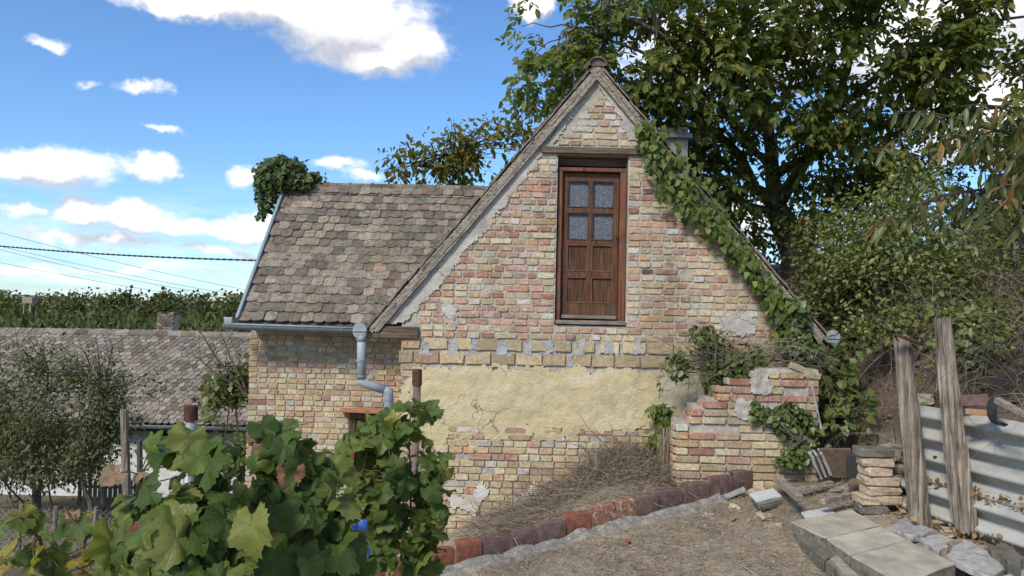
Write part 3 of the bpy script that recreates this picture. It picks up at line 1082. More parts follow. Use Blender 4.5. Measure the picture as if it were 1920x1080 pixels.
# attic door ----------------------------------------------------------------
def attic_door():
    g = Geo()
    dy = .30
    # reveals of the opening
    g.box((OPX0 - .012, YG + .16, (OPZ0 + OPZ1) / 2), (.02, .26, OPZ1 - OPZ0))
    g.box((OPX1 + .012, YG + .16, (OPZ0 + OPZ1) / 2), (.02, .26, OPZ1 - OPZ0))
    g.build('reveal', M['mortar'], house)
    g = Geo().box(((OPX0 + OPX1) / 2, YG + .42, (OPZ0 + OPZ1) / 2), (OPX1 - OPX0 + .3, .02, OPZ1 - OPZ0 + .3))
    g.build('attic_interior', M['black'], house)
    # lintel beam
    a, b_ = gx(1015, 284), gx(1202, 284)
    Geo().box(((a + b_) / 2, YG + .05, (zLint + OPZ1) / 2 + .004), (b_ - a, .19, zLint - OPZ1 - .006), jit=.004).build('lintel', M['wood_beam'], house, bevel=.006)
    Geo().box(((OPX0 + OPX1) / 2, YG + .20, OPZ1 - .05), (OPX1 - OPX0 - .004, .12, .09), jit=.003).build('inner_lintel', M['wood_beam'], house, bevel=.006)
    W = OPX1 - OPX0
    fr = Geo()
    ft = gz(1108, 313)
    fy = YG + .10
    x0, x1 = OPX0 + .012, OPX1 - .006
    fw = .05
    door = Geo()
    fr.box((x0 + fw / 2, fy, (OPZ0 + .02 + ft) / 2), (fw, .11, ft - OPZ0 - .02))
    fr.box((x1 - fw / 2 - .012, fy, (OPZ0 + .02 + ft) / 2), (fw + .024, .11, ft - OPZ0 - .02))
    fr.box(((x0 + x1) / 2, fy - .002, ft - .022), (x1 - x0, .115, .044))
    fo = fr.build('door_frame', M['door_frame'], house, bevel=.005)
    leaf = Geo()
    lx0, lx1 = x0 + fw + .004, x1 - fw - .028
    lz0, lz1 = OPZ0 + .075, ft - .05
    ly = YG + .125
    st = .056
    cx = (lx0 + lx1) / 2
    bw = .024
    leaf.box((lx0 + st / 2, ly, (lz0 + lz1) / 2), (st, .045, lz1 - lz0))
    leaf.box((lx1 - st / 2, ly, (lz0 + lz1) / 2), (st, .045, lz1 - lz0))
    leaf.box((cx, ly - .001, (lz0 + lz1) / 2), (bw * 1.5, .044, lz1 - lz0 - .02))
    H = lz1 - lz0
    fr_ = [0.0, .075, .30, .305, .505, .53, .725, .76, .94, 1.0]
    rails = [(0, .108), (.288, .324), (.51, .54), (.727, .763), (.946, 1)]
    for (a, b_) in rails:
        leaf.box((cx, ly + .001, lz0 + H * (a + b_) / 2), (lx1 - lx0 - .006, .042, H * (b_ - a)))
    do = leaf.build('door', M['door_red'], house, bevel=.004)
    # sub-parts: panes, panels, mouldings
    for (a, b_, kind) in ((.54, .727, 'pane'), (.763, .946, 'pane'), (.108, .288, 'panel'), (.324, .51, 'panel')):
        for sx in (-1, 1):
            xa, xb = (lx0 + st, cx - bw * .75) if sx < 0 else (cx + bw * .75, lx1 - st)
            za, zb_ = lz0 + H * a, lz0 + H * b_
            c = ((xa + xb) / 2, ly + .012, (za + zb_) / 2)
            if kind == 'pane':
                Geo().box(c, (xb - xa - .002, .006, zb_ - za - .002)).build('pane', M['glass'], do)
                mg = Geo()
                t = .009
                mg.box((xa + t / 2, ly - .012, c[2]), (t, .03, zb_ - za)); mg.box((xb - t / 2, ly - .012, c[2]), (t, .03, zb_ - za))
                mg.box((c[0], ly - .0125, za + t / 2), (xb - xa - 2 * t, .03, t)); mg.box((c[0], ly - .0125, zb_ - t / 2), (xb - xa - 2 * t, .03, t))
                mg.build('moulding', M['door_red'], do)
            else:
                pg = Geo()
                n = 5
                for i in range(n):
                    w = (xb - xa - .03) / n
                    pg.box((xa + .015 + w * (i + .5), ly + .006 + random.uniform(0, .002), c[2]), (w - .0006, .02, zb_ - za - .03))
                pg.build('panel', M['door_panel'], do)
                mg = Geo()
                t = .015
                mg.box((xa + t / 2, ly - .01, c[2]), (t, .03, zb_ - za)); mg.box((xb - t / 2, ly - .01, c[2]), (t, .03, zb_ - za))
                mg.box((c[0], ly - .0105, za + t / 2), (xb - xa - 2 * t, .03, t)); mg.box((c[0], ly - .0105, zb_ - t / 2), (xb - xa - 2 * t, .03, t))
                mg.build('moulding', M['door_frame'], do)
    Geo().box((cx, ly - .03, lz0 + .02), (lx1 - lx0 - .01, .035, .04)).build('weather_bar', M['sill_wood'], do, bevel=.006)
    # latch plate and knob on the right stile
    lg = Geo().box((lx1 - .02, ly - .026, lz0 + H * .545), (.022, .006, .10))
    lg.tube([(lx1 - .02, ly - .03, lz0 + H * .56), (lx1 - .02, ly - .065, lz0 + H * .56)], .011, 8)
    lg.build('latch', M['dark_metal'], do)
    Geo().box(((x0 + x1) / 2, YG + .07, OPZ0 + .035), (x1 - x0, .19, .045), jit=.003).build('sill', M['sill_wood'], house, bevel=.005)


attic_door()

# beam end in the gable at the left eave
a, b_ = P(699, 624, YG), P(785, 624, YG)
zt_, zb_ = P(740, 612, YG).z, P(740, 634.5, YG).z
Geo().box(((a.x + b_.x) / 2, YG + .07, (zt_ + zb_) / 2), (b_.x - a.x, .22, zt_ - zb_), jit=.004).build('beam_end', M['wood_beam'], house, bevel=.008)

# roof of the wing -----------------------------------------------------------
YE, YR = 10.0, 11.95
zEave, zRidge = P(560, 603, YE).z, P(720, 350, YR).z
s_dir = Vector((0, YR - YE, zRidge - zEave)); s_len = s_dir.length; s_dir.normalize()
s_nrm = Vector((0, -s_dir.z, s_dir.y))
VX = P(441, 600, YE).x + .05                       # verge


def rake_plane_x(z):      # x where the main roof's left slope is at height z
    return rakeL(z)


def tile_mesh(seed, mat, w=.165, l=.25, t=.023, name='tile', k=1.0):
    """Plain tile with a rounded tail: local x across, y up the slope, z out; tail at y=0."""
    r = random.Random(seed)
    n = 6
    kind = r.random()
    rd = (r.uniform(.010, .026) if kind < .8 else r.uniform(.02, .045)) * k
    pts = []
    for k in range(n + 1):
        u = (-1, -.86, -.55, 0, .55, .86, 1)[k]
        pts.append((u * w / 2, rd * (abs(u) ** 4) + .006 * abs(u) + r.uniform(-.004, .004)))
    if r.random() < .2:
        pts[0] = (pts[0][0] + .01, pts[0][1] + .02)
    pts += [(w / 2, l), (-w / 2, l)]
    m_ = len(pts)
    warp = r.uniform(-.004, .004)
    vs = [(x, y, t + warp * (x / w) * 2 + r.uniform(-.0015, .0015)) for x, y in pts] + [(x, y, 0) for x, y in pts]
    # bevelled tail edge
    fs = [tuple(range(m_))]
    for k in range(m_):
        k2 = (k + 1) % m_
        fs.append((k2, k, m_ + k, m_ + k2))
    g = Geo(); g.add(vs, fs)
    return g.mesh(name, mat)


TILES = [tile_mesh(i, M['tile']) for i in range(12)]
TILES_FAR = [tile_mesh(50 + i, M['tile_far'], t=.028, k=1.6) for i in range(8)]


def join_meshes(name, items, mats, parent, **tags):
    """items: (mesh, rotation 3x3, location, scale)."""
    vs, lp, ct = [], [], []
    o = 0
    org = np.array(WL[parent.name] if parent else (0, 0, 0), np.float32)
    cache = {}
    for me, rot, loc, sc in items:
        if me.name not in cache:
            v = np.empty(len(me.vertices) * 3, np.float32); me.vertices.foreach_get('co', v)
            cache[me.name] = (v.reshape(-1, 3), np.array([i for p_ in me.polygons for i in p_.vertices], np.int32), [len(p_.vertices) for p_ in me.polygons])
        v, l, c = cache[me.name]
        v2 = (v * np.array(sc, np.float32)) @ np.array(rot, np.float32).T + np.array(loc, np.float32) - org
        vs.append(v2); lp.append(l + o); ct.extend(c); o += len(v)
    me = np_mesh(name, np.concatenate(vs), np.concatenate(lp), ct, mats)
    return link(name, me, parent, **tags)


def slope_basis(d, n):
    x = d.cross(n).normalized()
    return Matrix((x, d, n)).transposed()


def wing_roof():
    # boarding below the tiles
    g = Geo()
    vs = []
    xl, zo = VX, -.02
    xe = rake_plane_x(zEave) + .05; xr = rake_plane_x(zRidge) + .05
    p = [Vector((xl, YE, zEave)), Vector((xe, YE, zEave)), Vector((xr, YR, zRidge)), Vector((xl, YR, zRidge))]
    p = [q - s_nrm * .02 for q in p]
    g.prism(p, -s_nrm * .05)
    # rear slope
    pr = [Vector((xl, YR, zRidge - .03)), Vector((xr, YR, zRidge - .03)), Vector((xe, 2 * YR - YE, zEave)), Vector((xl, 2 * YR - YE, zEave))]
    g.prism(pr, (0, -.03, -.04))
    rf = g.build('wing_roof', M['wood_beam'], house)
    # soffit and fascia at the eave
    fg = Geo()
    fg.box(((xl + xe) / 2 + .03, YE + .02, zEave - .075), (xe - xl - .06, .035, .11), jit=.003)
    fg.box(((xl + xe) / 2 + .03, YE + .22, zEave - .10), (xe - xl - .06, .36, .02))
    fg.build('eave_board', M['wood_beam'], house)
    B = slope_basis(s_dir, s_nrm)
    tilt = Matrix.Rotation(R_(-5.0), 3, 'X')
    nrow = 17
    ex = (s_len - .10) / nrow
    stuff = []
    cnt = 0
    for r in range(nrow):
        sag = .012 * nz(r * .4, 3.3)
        s0 = -.03 + r * ex
        zc = zEave + s_dir.z * s0
        xmax = rake_plane_x(zc) + .05
        x = VX + .03 + (.0825 if r % 2 else 0) - .03 * random.random()
        if r % 2:
            c = Vector((VX + .045, YE, zEave)) + s_dir * s0 + s_nrm * .012
            me = TILES[1]
            link('tile', me, rf, c, (B @ tilt).to_quaternion(), (.5, 1, 1))
        while x < xmax:
            w = .165
            c = Vector((x + w / 2, YE, zEave)) + s_dir * (s0 + random.uniform(-.012, .012) + .012 * nz(x, r, 2, .9)) + s_nrm * (.012 + random.uniform(0, .006) + .035 * nz(x * .7, r * .16, 6))
            rot = B @ Matrix.Rotation(R_(random.gauss(0, 1.5)), 3, 'Z') @ tilt
            me = random.choice(TILES)
            px, py = proj(c)
            if px < 690 + (616 - py) * (1119 - 690) / (616 - 122) + 25 and cnt < 300:
                link('tile', me, rf, c, rot.to_quaternion(), (1, 1, 1)); cnt += 1
            else:
                stuff.append((me, rot, c, (1, 1, 1)))
            x += w + .002
    # long cut tiles under the ridge
    for k in range(24):
        x = VX + .05 + k * .166
        if x > xr - .1:
            break
        c = Vector((x + .08, YE, zEave)) + s_dir * (s_len - .26 + random.uniform(-.015, .015)) + s_nrm * .04
        rot = B @ Matrix.Rotation(R_(random.gauss(0, 2)), 3, 'Z') @ Matrix.Rotation(R_(-4), 3, 'X')
        link('tile', random.choice(TILES), rf, c, rot.to_quaternion(), (1.02, 1, 1))
    if stuff:
        join_meshes('tile_rows', stuff, M['tile'], rf, kind='stuff')
    # ridge tiles: half round, each overlapping the next
    x = VX + .28
    while x < xr - .2:
        L = .36
        g = Geo()
        prof = [(math.cos(th) * .10, math.sin(th) * .085) for th in np.linspace(R_(-12), R_(192), 9)]
        vs, fs = [], []
        for i, (xx, sc) in enumerate(((x, 1.12), (x + .03, 1.12), (x + .031, 1.0), (x + L + .02, .96))):
            for (py, pz) in prof:
                vs.append((xx, YR + py * sc, zRidge - .035 + pz * sc + .012 * nz(xx, 1, 1, 1.2)))
        n = len(prof)
        for i in range(3):
            for k in range(n - 1):
                fs.append((i * n + k, i * n + k + 1, (i + 1) * n + k + 1, (i + 1) * n + k))
        fs.append(tuple(range(n)))
        g.add(vs, fs)
        g.build('ridge_tile', M['tile'], rf, smooth=False)
        x += L
    # zinc verge strip
    vg = Geo()
    a = Vector((VX - .01, YE - .02, zEave)); b2 = Vector((VX - .01, YR - .1, zRidge - .11))
    for off, w, h in ((0, .045, .10),):
        q = Matrix((Vector((1, 0, 0)), s_dir, s_nrm)).transposed()
        vg.box((a + b2) / 2 + s_nrm * .02, (w, (b2 - a).length, h), q)
    vg.build('verge_flashing', M['zinc'], house, bevel=.008)
    # gutter: half round open channel, falling slightly to the right
    A, Bp = P(424, 607, YE - .09), P(735, 617, YE - .09)
    gutter(A, Bp, house, 'gutter')


def gutter(A, B, parent, name, r=.072, n=10, joints=(.23, .47, .7), caps=(True, False)):
    t = (B - A).normalized()
    side = t.cross(Vector((0, 0, 1))).normalized(); up = side.cross(t).normalized()
    g = Geo()
    for rr, fl in ((r, 0), (r - .006, 1)):
        vs, fs = [], []
        for q in (A, B):
            for k in range(n + 1):
                th = math.pi + math.pi * k / n
                vs.append(q + side * math.cos(th) * rr + up * math.sin(th) * rr)
        for k in range(n):
            fs.append((k, k + 1, n + 2 + k, n + 1 + k))
        g.add(vs, fs)
    # rolled front and rear beads
    for s in (-1, 1):
        g.tube([A + side * s * r, B + side * s * r], .011, 7)
    o = g.build(name, M['zinc'], parent, smooth=True)
    for f in joints:
        q = A.lerp(B, f)
        jg = Geo()
        vs, fs = [], []
        for dq in (-.009, .009):
            for k in range(n + 1):
                th = math.pi + math.pi * k / n
                vs.append(q + t * dq + side * math.cos(th) * (r + .007) + up * math.sin(th) * (r + .007))
        for k in range(n):
            fs.append((k, k + 1, n + 2 + k, n + 1 + k))
        jg.add(vs, fs)
        jg.build('gutter_bracket', M['zinc_light'], o, smooth=True)
    for q, on, s in ((A, caps[0], -1), (B, caps[1], 1)):
        if on:
            cg = Geo()
            ring = [q + t * s * .004 + side * math.cos(math.pi + math.pi * k / n) * (r + .004) + up * math.sin(math.pi + math.pi * k / n) * (r + .004) for k in range(n + 1)]
            cg.prism(ring, t * s * .01)
            cg.build('end_cap', M['zinc_light'], o)
    return o


wing_roof()

# leftmost corner piece of the gutter, standing up behind its end
c = P(428, 601, YE - .03)
Geo().box(c, (.10, .03, .06)).tube([c + Vector((-.055, 0, .03)), c + Vector((.055, 0, .03))], .016, 8).build('gutter_end', M['zinc_light'], house)

# main roof -------------------------------------------------------------------
def main_roof():
    yf, yb = YG - .062, 13.2
    for side in (-1, 1):
        e0 = Vector((L0.x, 0, L0.z)) if side < 0 else Vector((R0.x, 0, R0.z))
        ap = Vector((AP.x, 0, AP.z))
        d = (ap - e0); ln = d.length; d.normalize()
        n = Vector((-d.z, 0, d.x)) if side < 0 else Vector((d.z, 0, -d.x))
        if n.z < 0:
            n = -n
        g = Geo()
        q = [e0 + Vector((0, yf + .045, 0)), ap + Vector((0, yf + .045, 0)), ap + Vector((0, yb, 0)), e0 + Vector((0, yb, 0))]
        q = [v_ - n * .005 for v_ in q]
        g.prism(q, n * -.05)
        rf = g.build('main_roof', M['wood_beam'], house)
        x_ = d.cross(n).normalized()
        B = Matrix((x_, d, n)).transposed()
        tilt = Matrix.Rotation(R_(-2.2), 3, 'X')
        items = []
        nrow = int(ln / .17)
        for r in range(nrow):
            y = yf + .10 + (.08 if r % 2 else 0)
            while y < yb:
                c = e0 + d * (r * ln / nrow - .03 + random.uniform(-.008, .008)) + n * (.014 + random.uniform(0, .005)) + Vector((0, y, 0))
                items.append((random.choice(TILES), B @ Matrix.Rotation(R_(random.gauss(0, 1.2)), 3, 'Z') @ tilt, c, (1, 1, 1)))
                y += .167
        join_meshes('tile_rows', items, M['tile'], rf, kind='stuff')
        # weathered barge board of several split strips
        bg = Geo()
        nst = 5
        wid = .105
        for k in range(nst):
            off = -.012 - wid * (k + .5) / nst
            l0 = random.uniform(-.04, .03) + (.02 * k if side < 0 else -.0)
            segs = 9
            prev = None
            for s in range(segs):
                a0 = l0 + (ln - l0 - (.02 if side < 0 else .02)) * s / segs
                a1 = l0 + (ln - l0 - (.02 if side < 0 else .02)) * (s + 1) / segs
                mid = (a0 + a1) / 2
                yo = yf + .018 + random.uniform(-.004, .004)
                c = e0 + d * mid + n * (off + random.uniform(-.003, .003)) + Vector((0, yo, 0))
                bg.box(c, (a1 - a0 + .012, .026 + .004 * k, wid / nst - random.uniform(.0, .005)), Matrix((d, Vector((0, 1, 0)), n)).transposed() @ Matrix.Rotation(R_(random.gauss(0, .5)), 3, 'Y'), jit=.002)
        bb = bg.build('barge_board', M['wood_grey'], house)
        # tile ends bedded over the board
        tg = Geo()
        s = 0.0
        while s < ln - .08:
            L = random.uniform(.13, .19)
            c = e0 + d * (s + L / 2) + n * (.006 + random.uniform(0, .008)) + Vector((0, yf + .05, 0))
            tg.box(c, (L + .03, .11, .013), Matrix((d, Vector((0, 1, 0)), n)).transposed() @ Matrix.Rotation(R_(3 * side + random.gauss(0, 1)), 3, 'Y'), jit=.002)
            s += L
        tg.build('verge_tile', M['tile'], house)
    # ridge of the main roof, rounded reddish tiles
    y = YG - .10
    k = 0
    while y < 13:
        g = Geo()
        vs, fs = [], []
        prof = [(math.cos(th) * .10, math.sin(th) * .075) for th in np.linspace(R_(-15), R_(195), 9)]
        n = len(prof)
        for (yy, sc) in ((y, 1.05), (y + .38, .96)):
            for (a, b_) in prof:
                vs.append((AP.x + a * sc, yy, AP.z - .015 + b_ * sc))
            for (a, b_) in prof:
                vs.append((AP.x + a * sc * .84, yy, AP.z - .015 + b_ * sc * .84))
        for k2 in range(n - 1):
            fs += [(k2, k2 + 1, 2 * n + k2 + 1, 2 * n + k2), (n + k2, n + k2 + 1, 3 * n + k2 + 1, 3 * n + k2), (k2, k2 + 1, n + k2 + 1, n + k2)]
        g.add(vs, fs)
        if k == 0:
            g.add([(AP.x + a * .9, y + .03, AP.z - .015 + b_ * .9) for (a, b_) in prof], [tuple(range(n))])
        g.build('ridge_tile', M['purple_tile'] if k == 0 else M['tile'], house)
        y += .37; k += 1
    # eave gutters of the main roof, seen end-on
    for px, py in ((675, 622), (1561, 636)):
        c = P(px, py, YG - .06)
        A = Vector((c.x, YG - .06, c.z)); Bq = Vector((c.x, 13, c.z + .02))
        o = gutter(A, Bq, house, 'gutter', r=.072, joints=(.12, .4), caps=(True, False))
        up = Geo()
        ring = [A + Vector((math.cos(2 * math.pi * k / 18) * .076, -.02, math.sin(2 * math.pi * k / 18) * .076 + .028)) for k in range(18)]
        up.prism(ring, (0, .008, 0))
        up.box(A + Vector((0, -.026, .012)), (.148, .014, .014))
        up.build('end_plate', M['zinc_light'], o)


main_roof()

# downpipe
pipe = [(678, 632), (678, 712), (684, 719), (722, 731), (729, 738), (729, 900)]
pp = [P(px, py, YG - .02) for px, py in pipe]
g = Geo()
g.tube([pp[0], pp[1]], .049, 14)
g.tube([pp[1] + Vector((-.004, .0, .0)), pp[1] + Vector((0, 0, -.02)), pp[2] + Vector((.02, 0, -.005)), pp[3]], [.05, .052, .05, .05], 14)
g.tube([pp[3], pp[4] + Vector((0, 0, .02)), pp[4] + Vector((0, 0, -.02)), pp[5]], [.05, .053, .05, .05], 14)
dp = g.build('downpipe', M['zinc_light'], house, smooth=True)
Geo().tube([pp[0] + Vector((0, 0, .02)), pp[0] + Vector((0, 0, -.05))], [.062, .052], 14).build('outlet', M['zinc_light'], dp, smooth=True)
for q0_, q1_ in ((pp[0] + Vector((0, 0, -.25)), pp[0] + Vector((0, 0, -.275))), (pp[4] + Vector((0, 0, -.05)), pp[4] + Vector((0, 0, -.075))), (pp[1] + Vector((0, 0, .05)), pp[1] + Vector((0, 0, .035)))):
    Geo().tube([q0_, q1_], .0545, 14).build('pipe_collar', M['zinc'], dp, smooth=False)
# terracotta lintel strip and the doorway below it
a, b_ = P(641, 768, YW), P(722, 769, YW)
Geo().box(((a.x + b_.x) / 2, YW - .06, a.z), (b_.x - a.x, .16, .05), Matrix.Rotation(R_(1), 3, 'Y')).build('door_hood', M['terracotta'], house, bevel=.006)
dg = Geo()
ox0, ox1, oz = wing_op
dg.box((ox0 + .04, YW + .05, oz - .9), (.08, .1, 1.8)); dg.box((ox1 - .04, YW + .05, oz - .9), (.08, .1, 1.8)); dg.box(((ox0 + ox1) / 2, YW + .049, oz - .04), (ox1 - ox0, .102, .08))
dg.build('door_frame', M['door_red'], house)
Geo().box(((ox0 + ox1) / 2, YW + .1, oz - .95), (ox1 - ox0 - .16, .03, 1.75)).build('door', M['door_red'], house)

# chimney on the far slope
c = P(1262, 300, 9.5)
ct = P(1262, 256, 9.5)
ch = Geo().box((c.x, 9.65, (ct.z - 1.0 + ct.z) / 2 - .02), (.36, .36, 1.25)).build('chimney', M['chimney'], house)
Geo().box((c.x, 9.65, ct.z + .0), (.46, .46, .065)).build('chimney_cap', M['chimney'], ch, bevel=.01)

# ------------------------------------------------------------------ foliage helpers
LEAF = (np.array([(0, 0, 0), (-.24, .42, .07), (0, .5, -.02), (.24, .42, .07), (0, 1, -.06)], np.float32),
        np.array([(0, 2, 1), (1, 2, 4), (0, 3, 2), (3, 4, 2)], np.int32))
LEAF_WIDE = (np.array([(0, 0, 0), (-.40, .30, .06), (0, .5, -.03), (.40, .30, .06), (-.30, .68, .05), (.30, .68, .05), (0, 1, -.08)], np.float32),
             np.array([(0, 2, 1), (1, 2, 4), (4, 2, 6), (0, 3, 2), (3, 5, 2), (5, 6, 2)], np.int32))
LEAF_OVAL = (np.array([(0, 0, 0), (-.25, .34, .06), (0, .5, -.02), (.25, .34, .06), (-.21, .70, .03), (.21, .70, .03), (0, 1, -.10)], np.float32),
             np.array([(0, 2, 1), (1, 2, 4), (4, 2, 6), (0, 3, 2), (3, 5, 2), (5, 6, 2)], np.int32))
LEAF_LONG = (np.array([(0, 0, 0), (-.11, .3, .03), (.11, .3, .03), (-.10, .65, -.05), (.10, .65, -.05), (0, 1, -.22), (0, .3, 0), (0, .65, -.09)], np.float32),
             np.array([(0, 6, 1), (0, 2, 6), (1, 6, 3), (6, 7, 3), (6, 2, 7), (2, 4, 7), (3, 7, 5), (7, 4, 5)], np.int32))
LEAF_IVY = (np.array([(0, 0, 0), (-.42, -.02, .02), (-.30, .32, .05), (-.34, .55, 0), (0, 1, -.10), (.34, .55, 0), (.30, .32, .05), (.42, -.02, .02), (0, .4, -.03)], np.float32),
            np.array([(0, 8, 1), (1, 8, 2), (2, 8, 3), (3, 8, 4), (4, 8, 5), (5, 8, 6), (6, 8, 7), (7, 8, 0)], np.int32))


def unit(a):
    return a / np.maximum(np.linalg.norm(a, axis=-1, keepdims=True), 1e-6)


def leaf_batch(c, tip, nrm, size, tpl):
    """Vertices and triangles of leaves: centres, tip directions, normals, sizes."""
    tv, tf = tpl
    t = unit(tip)
    x = unit(np.cross(t, nrm))
    n = np.cross(x, t)
    s = size[:, None, None]
    V = c[:, None, :] + s * (tv[None, :, 0:1] * x[:, None, :] + tv[None, :, 1:2] * t[:, None, :] + tv[None, :, 2:3] * n[:, None, :])
    k = len(tv)
    F = tf[None] + (np.arange(len(c)) * k)[:, None, None]
    return V.reshape(-1, 3), F.reshape(-1, 3)


def batch_obj(name, VF, mat, parent=None, **tags):
    Vs, Fs, o = [], [], 0
    for V, F in VF:
        Vs.append(V); Fs.append(F + o); o += len(V)
    V = np.concatenate(Vs); F = np.concatenate(Fs)
    org = np.array(WL[parent.name]) if parent else np.zeros(3)
    me = np_mesh(name, V - org, F, np.full(len(F), 3), mat, smooth=True)
    return link(name, me, parent, **tags)


def blob_points(n, blobs, shell=.55):
    """Random points in a union of ellipsoids ((centre),(radii)), denser to the outside."""
    w = np.array([r[0] * r[1] * r[2] for _, r in blobs]) ** .8
    k = rng.choice(len(blobs), n, p=w / w.sum())
    d = unit(rng.normal(size=(n, 3)))
    rad = shell + (1 - shell) * rng.random(n)
    inner = rng.random(n) < .3
    rad = np.where(inner, rng.random(n) ** .5, rad) * (1 + .12 * rng.normal(size=n))
    C = np.array([c for c, _ in blobs], float)[k]; Rr = np.array([r for _, r in blobs], float)[k]
    return C + d * rad[:, None] * Rr, d


def gaps(pts, freq, thr):
    """Keep mask: drop points where a noise field is low, so that the crown has holes."""
    return np.array([mn.noise(Vector(p) * freq) > thr for p in pts])


def foliage(blobs, n, size, tpl, droop=.3, freq=1.2, thr=-.25, jitter=.5, sizevar=.3, per=1, spread=.12):
    pts, d = blob_points(n, blobs)
    k = gaps(pts, freq, thr)
    pts, d = pts[k], d[k]
    if per > 1:
        d = np.repeat(d, per, 0)
        pts = np.repeat(pts, per, 0) + rng.normal(size=(len(d), 3)) * spread
    m_ = len(pts)
    tip = d * .7 + rng.normal(size=(m_, 3)) * jitter + np.array([0, 0, -droop])
    nrm = rng.normal(size=(m_, 3)) * .55 + np.array([-.15, -.35, .8])
    s = size * (1 + sizevar * rng.normal(size=m_)).clip(.4, 1.8)
    return leaf_batch(pts, tip, nrm, s, tpl)


def curve(a, b_, sag=0.0, n=6, wob=.03):
    a, b_ = Vector(a), Vector(b_)
    L = (b_ - a).length
    out = []
    ph = [random.uniform(0, 9) for _ in range(3)]
    for i in range(n + 1):
        t = i / n
        p = a.lerp(b_, t)
        p.z += sag * 4 * t * (1 - t)
        w = wob * L * math.sin(math.pi * t)
        p += Vector((math.sin(5 * t + ph[0]), math.sin(4 * t + ph[1]), math.sin(6 * t + ph[2]))) * w
        out.append(p)
    return out


def taper(r0, r1, n):
    return [lerp(r0, r1, i / n) for i in range(n + 1)]


def ribbons(starts, dirs, lens, widths, droop, segs=4, wobble=.15):
    """Thin three-sided strands; returns vertices and triangles."""
    n = len(starts)
    t = np.linspace(0, 1, segs + 1)
    d = unit(dirs)
    side = unit(np.cross(d, rng.normal(size=(n, 3))))
    up2 = np.cross(side, d)
    P_ = starts[:, None, :] + d[:, None, :] * (t[None, :, None] * lens[:, None, None])
    P_[:, :, 2] -= (droop[:, None] * lens[:, None] * t[None, :] ** 2)
    P_ += np.cumsum(rng.normal(size=(n, segs + 1, 3)), 1) * (wobble * lens / segs)[:, None, None] * t[None, :, None]
    w = widths[:, None] * (1 - .75 * t[None, :])
    A = P_ + side[:, None, :] * w[..., None]
    B = P_ - side[:, None, :] * w[..., None] * .5 + up2[:, None, :] * w[..., None] * .8
    V = np.stack([A, B], 2).reshape(n, -1, 3)
    f = []
    for i in range(segs):
        a = 2 * i
        f += [(a, a + 1, a + 3), (a, a + 3, a + 2)]
    F = np.array(f)[None] + (np.arange(n) * 2 * (segs + 1))[:, None, None]
    return V.reshape(-1, 3), F.reshape(-1, 3)


def on_ground(x, y):
    return Vector((x, y, ground_z(x, y)))


def stems(g, base, ends, r0, r1, sag=.0, n=6, wob=.04, sides=5):
    for e in ends:
        g.tube(curve(base, e, sag, n, wob), taper(r0, r1, n), sides, cap=False)


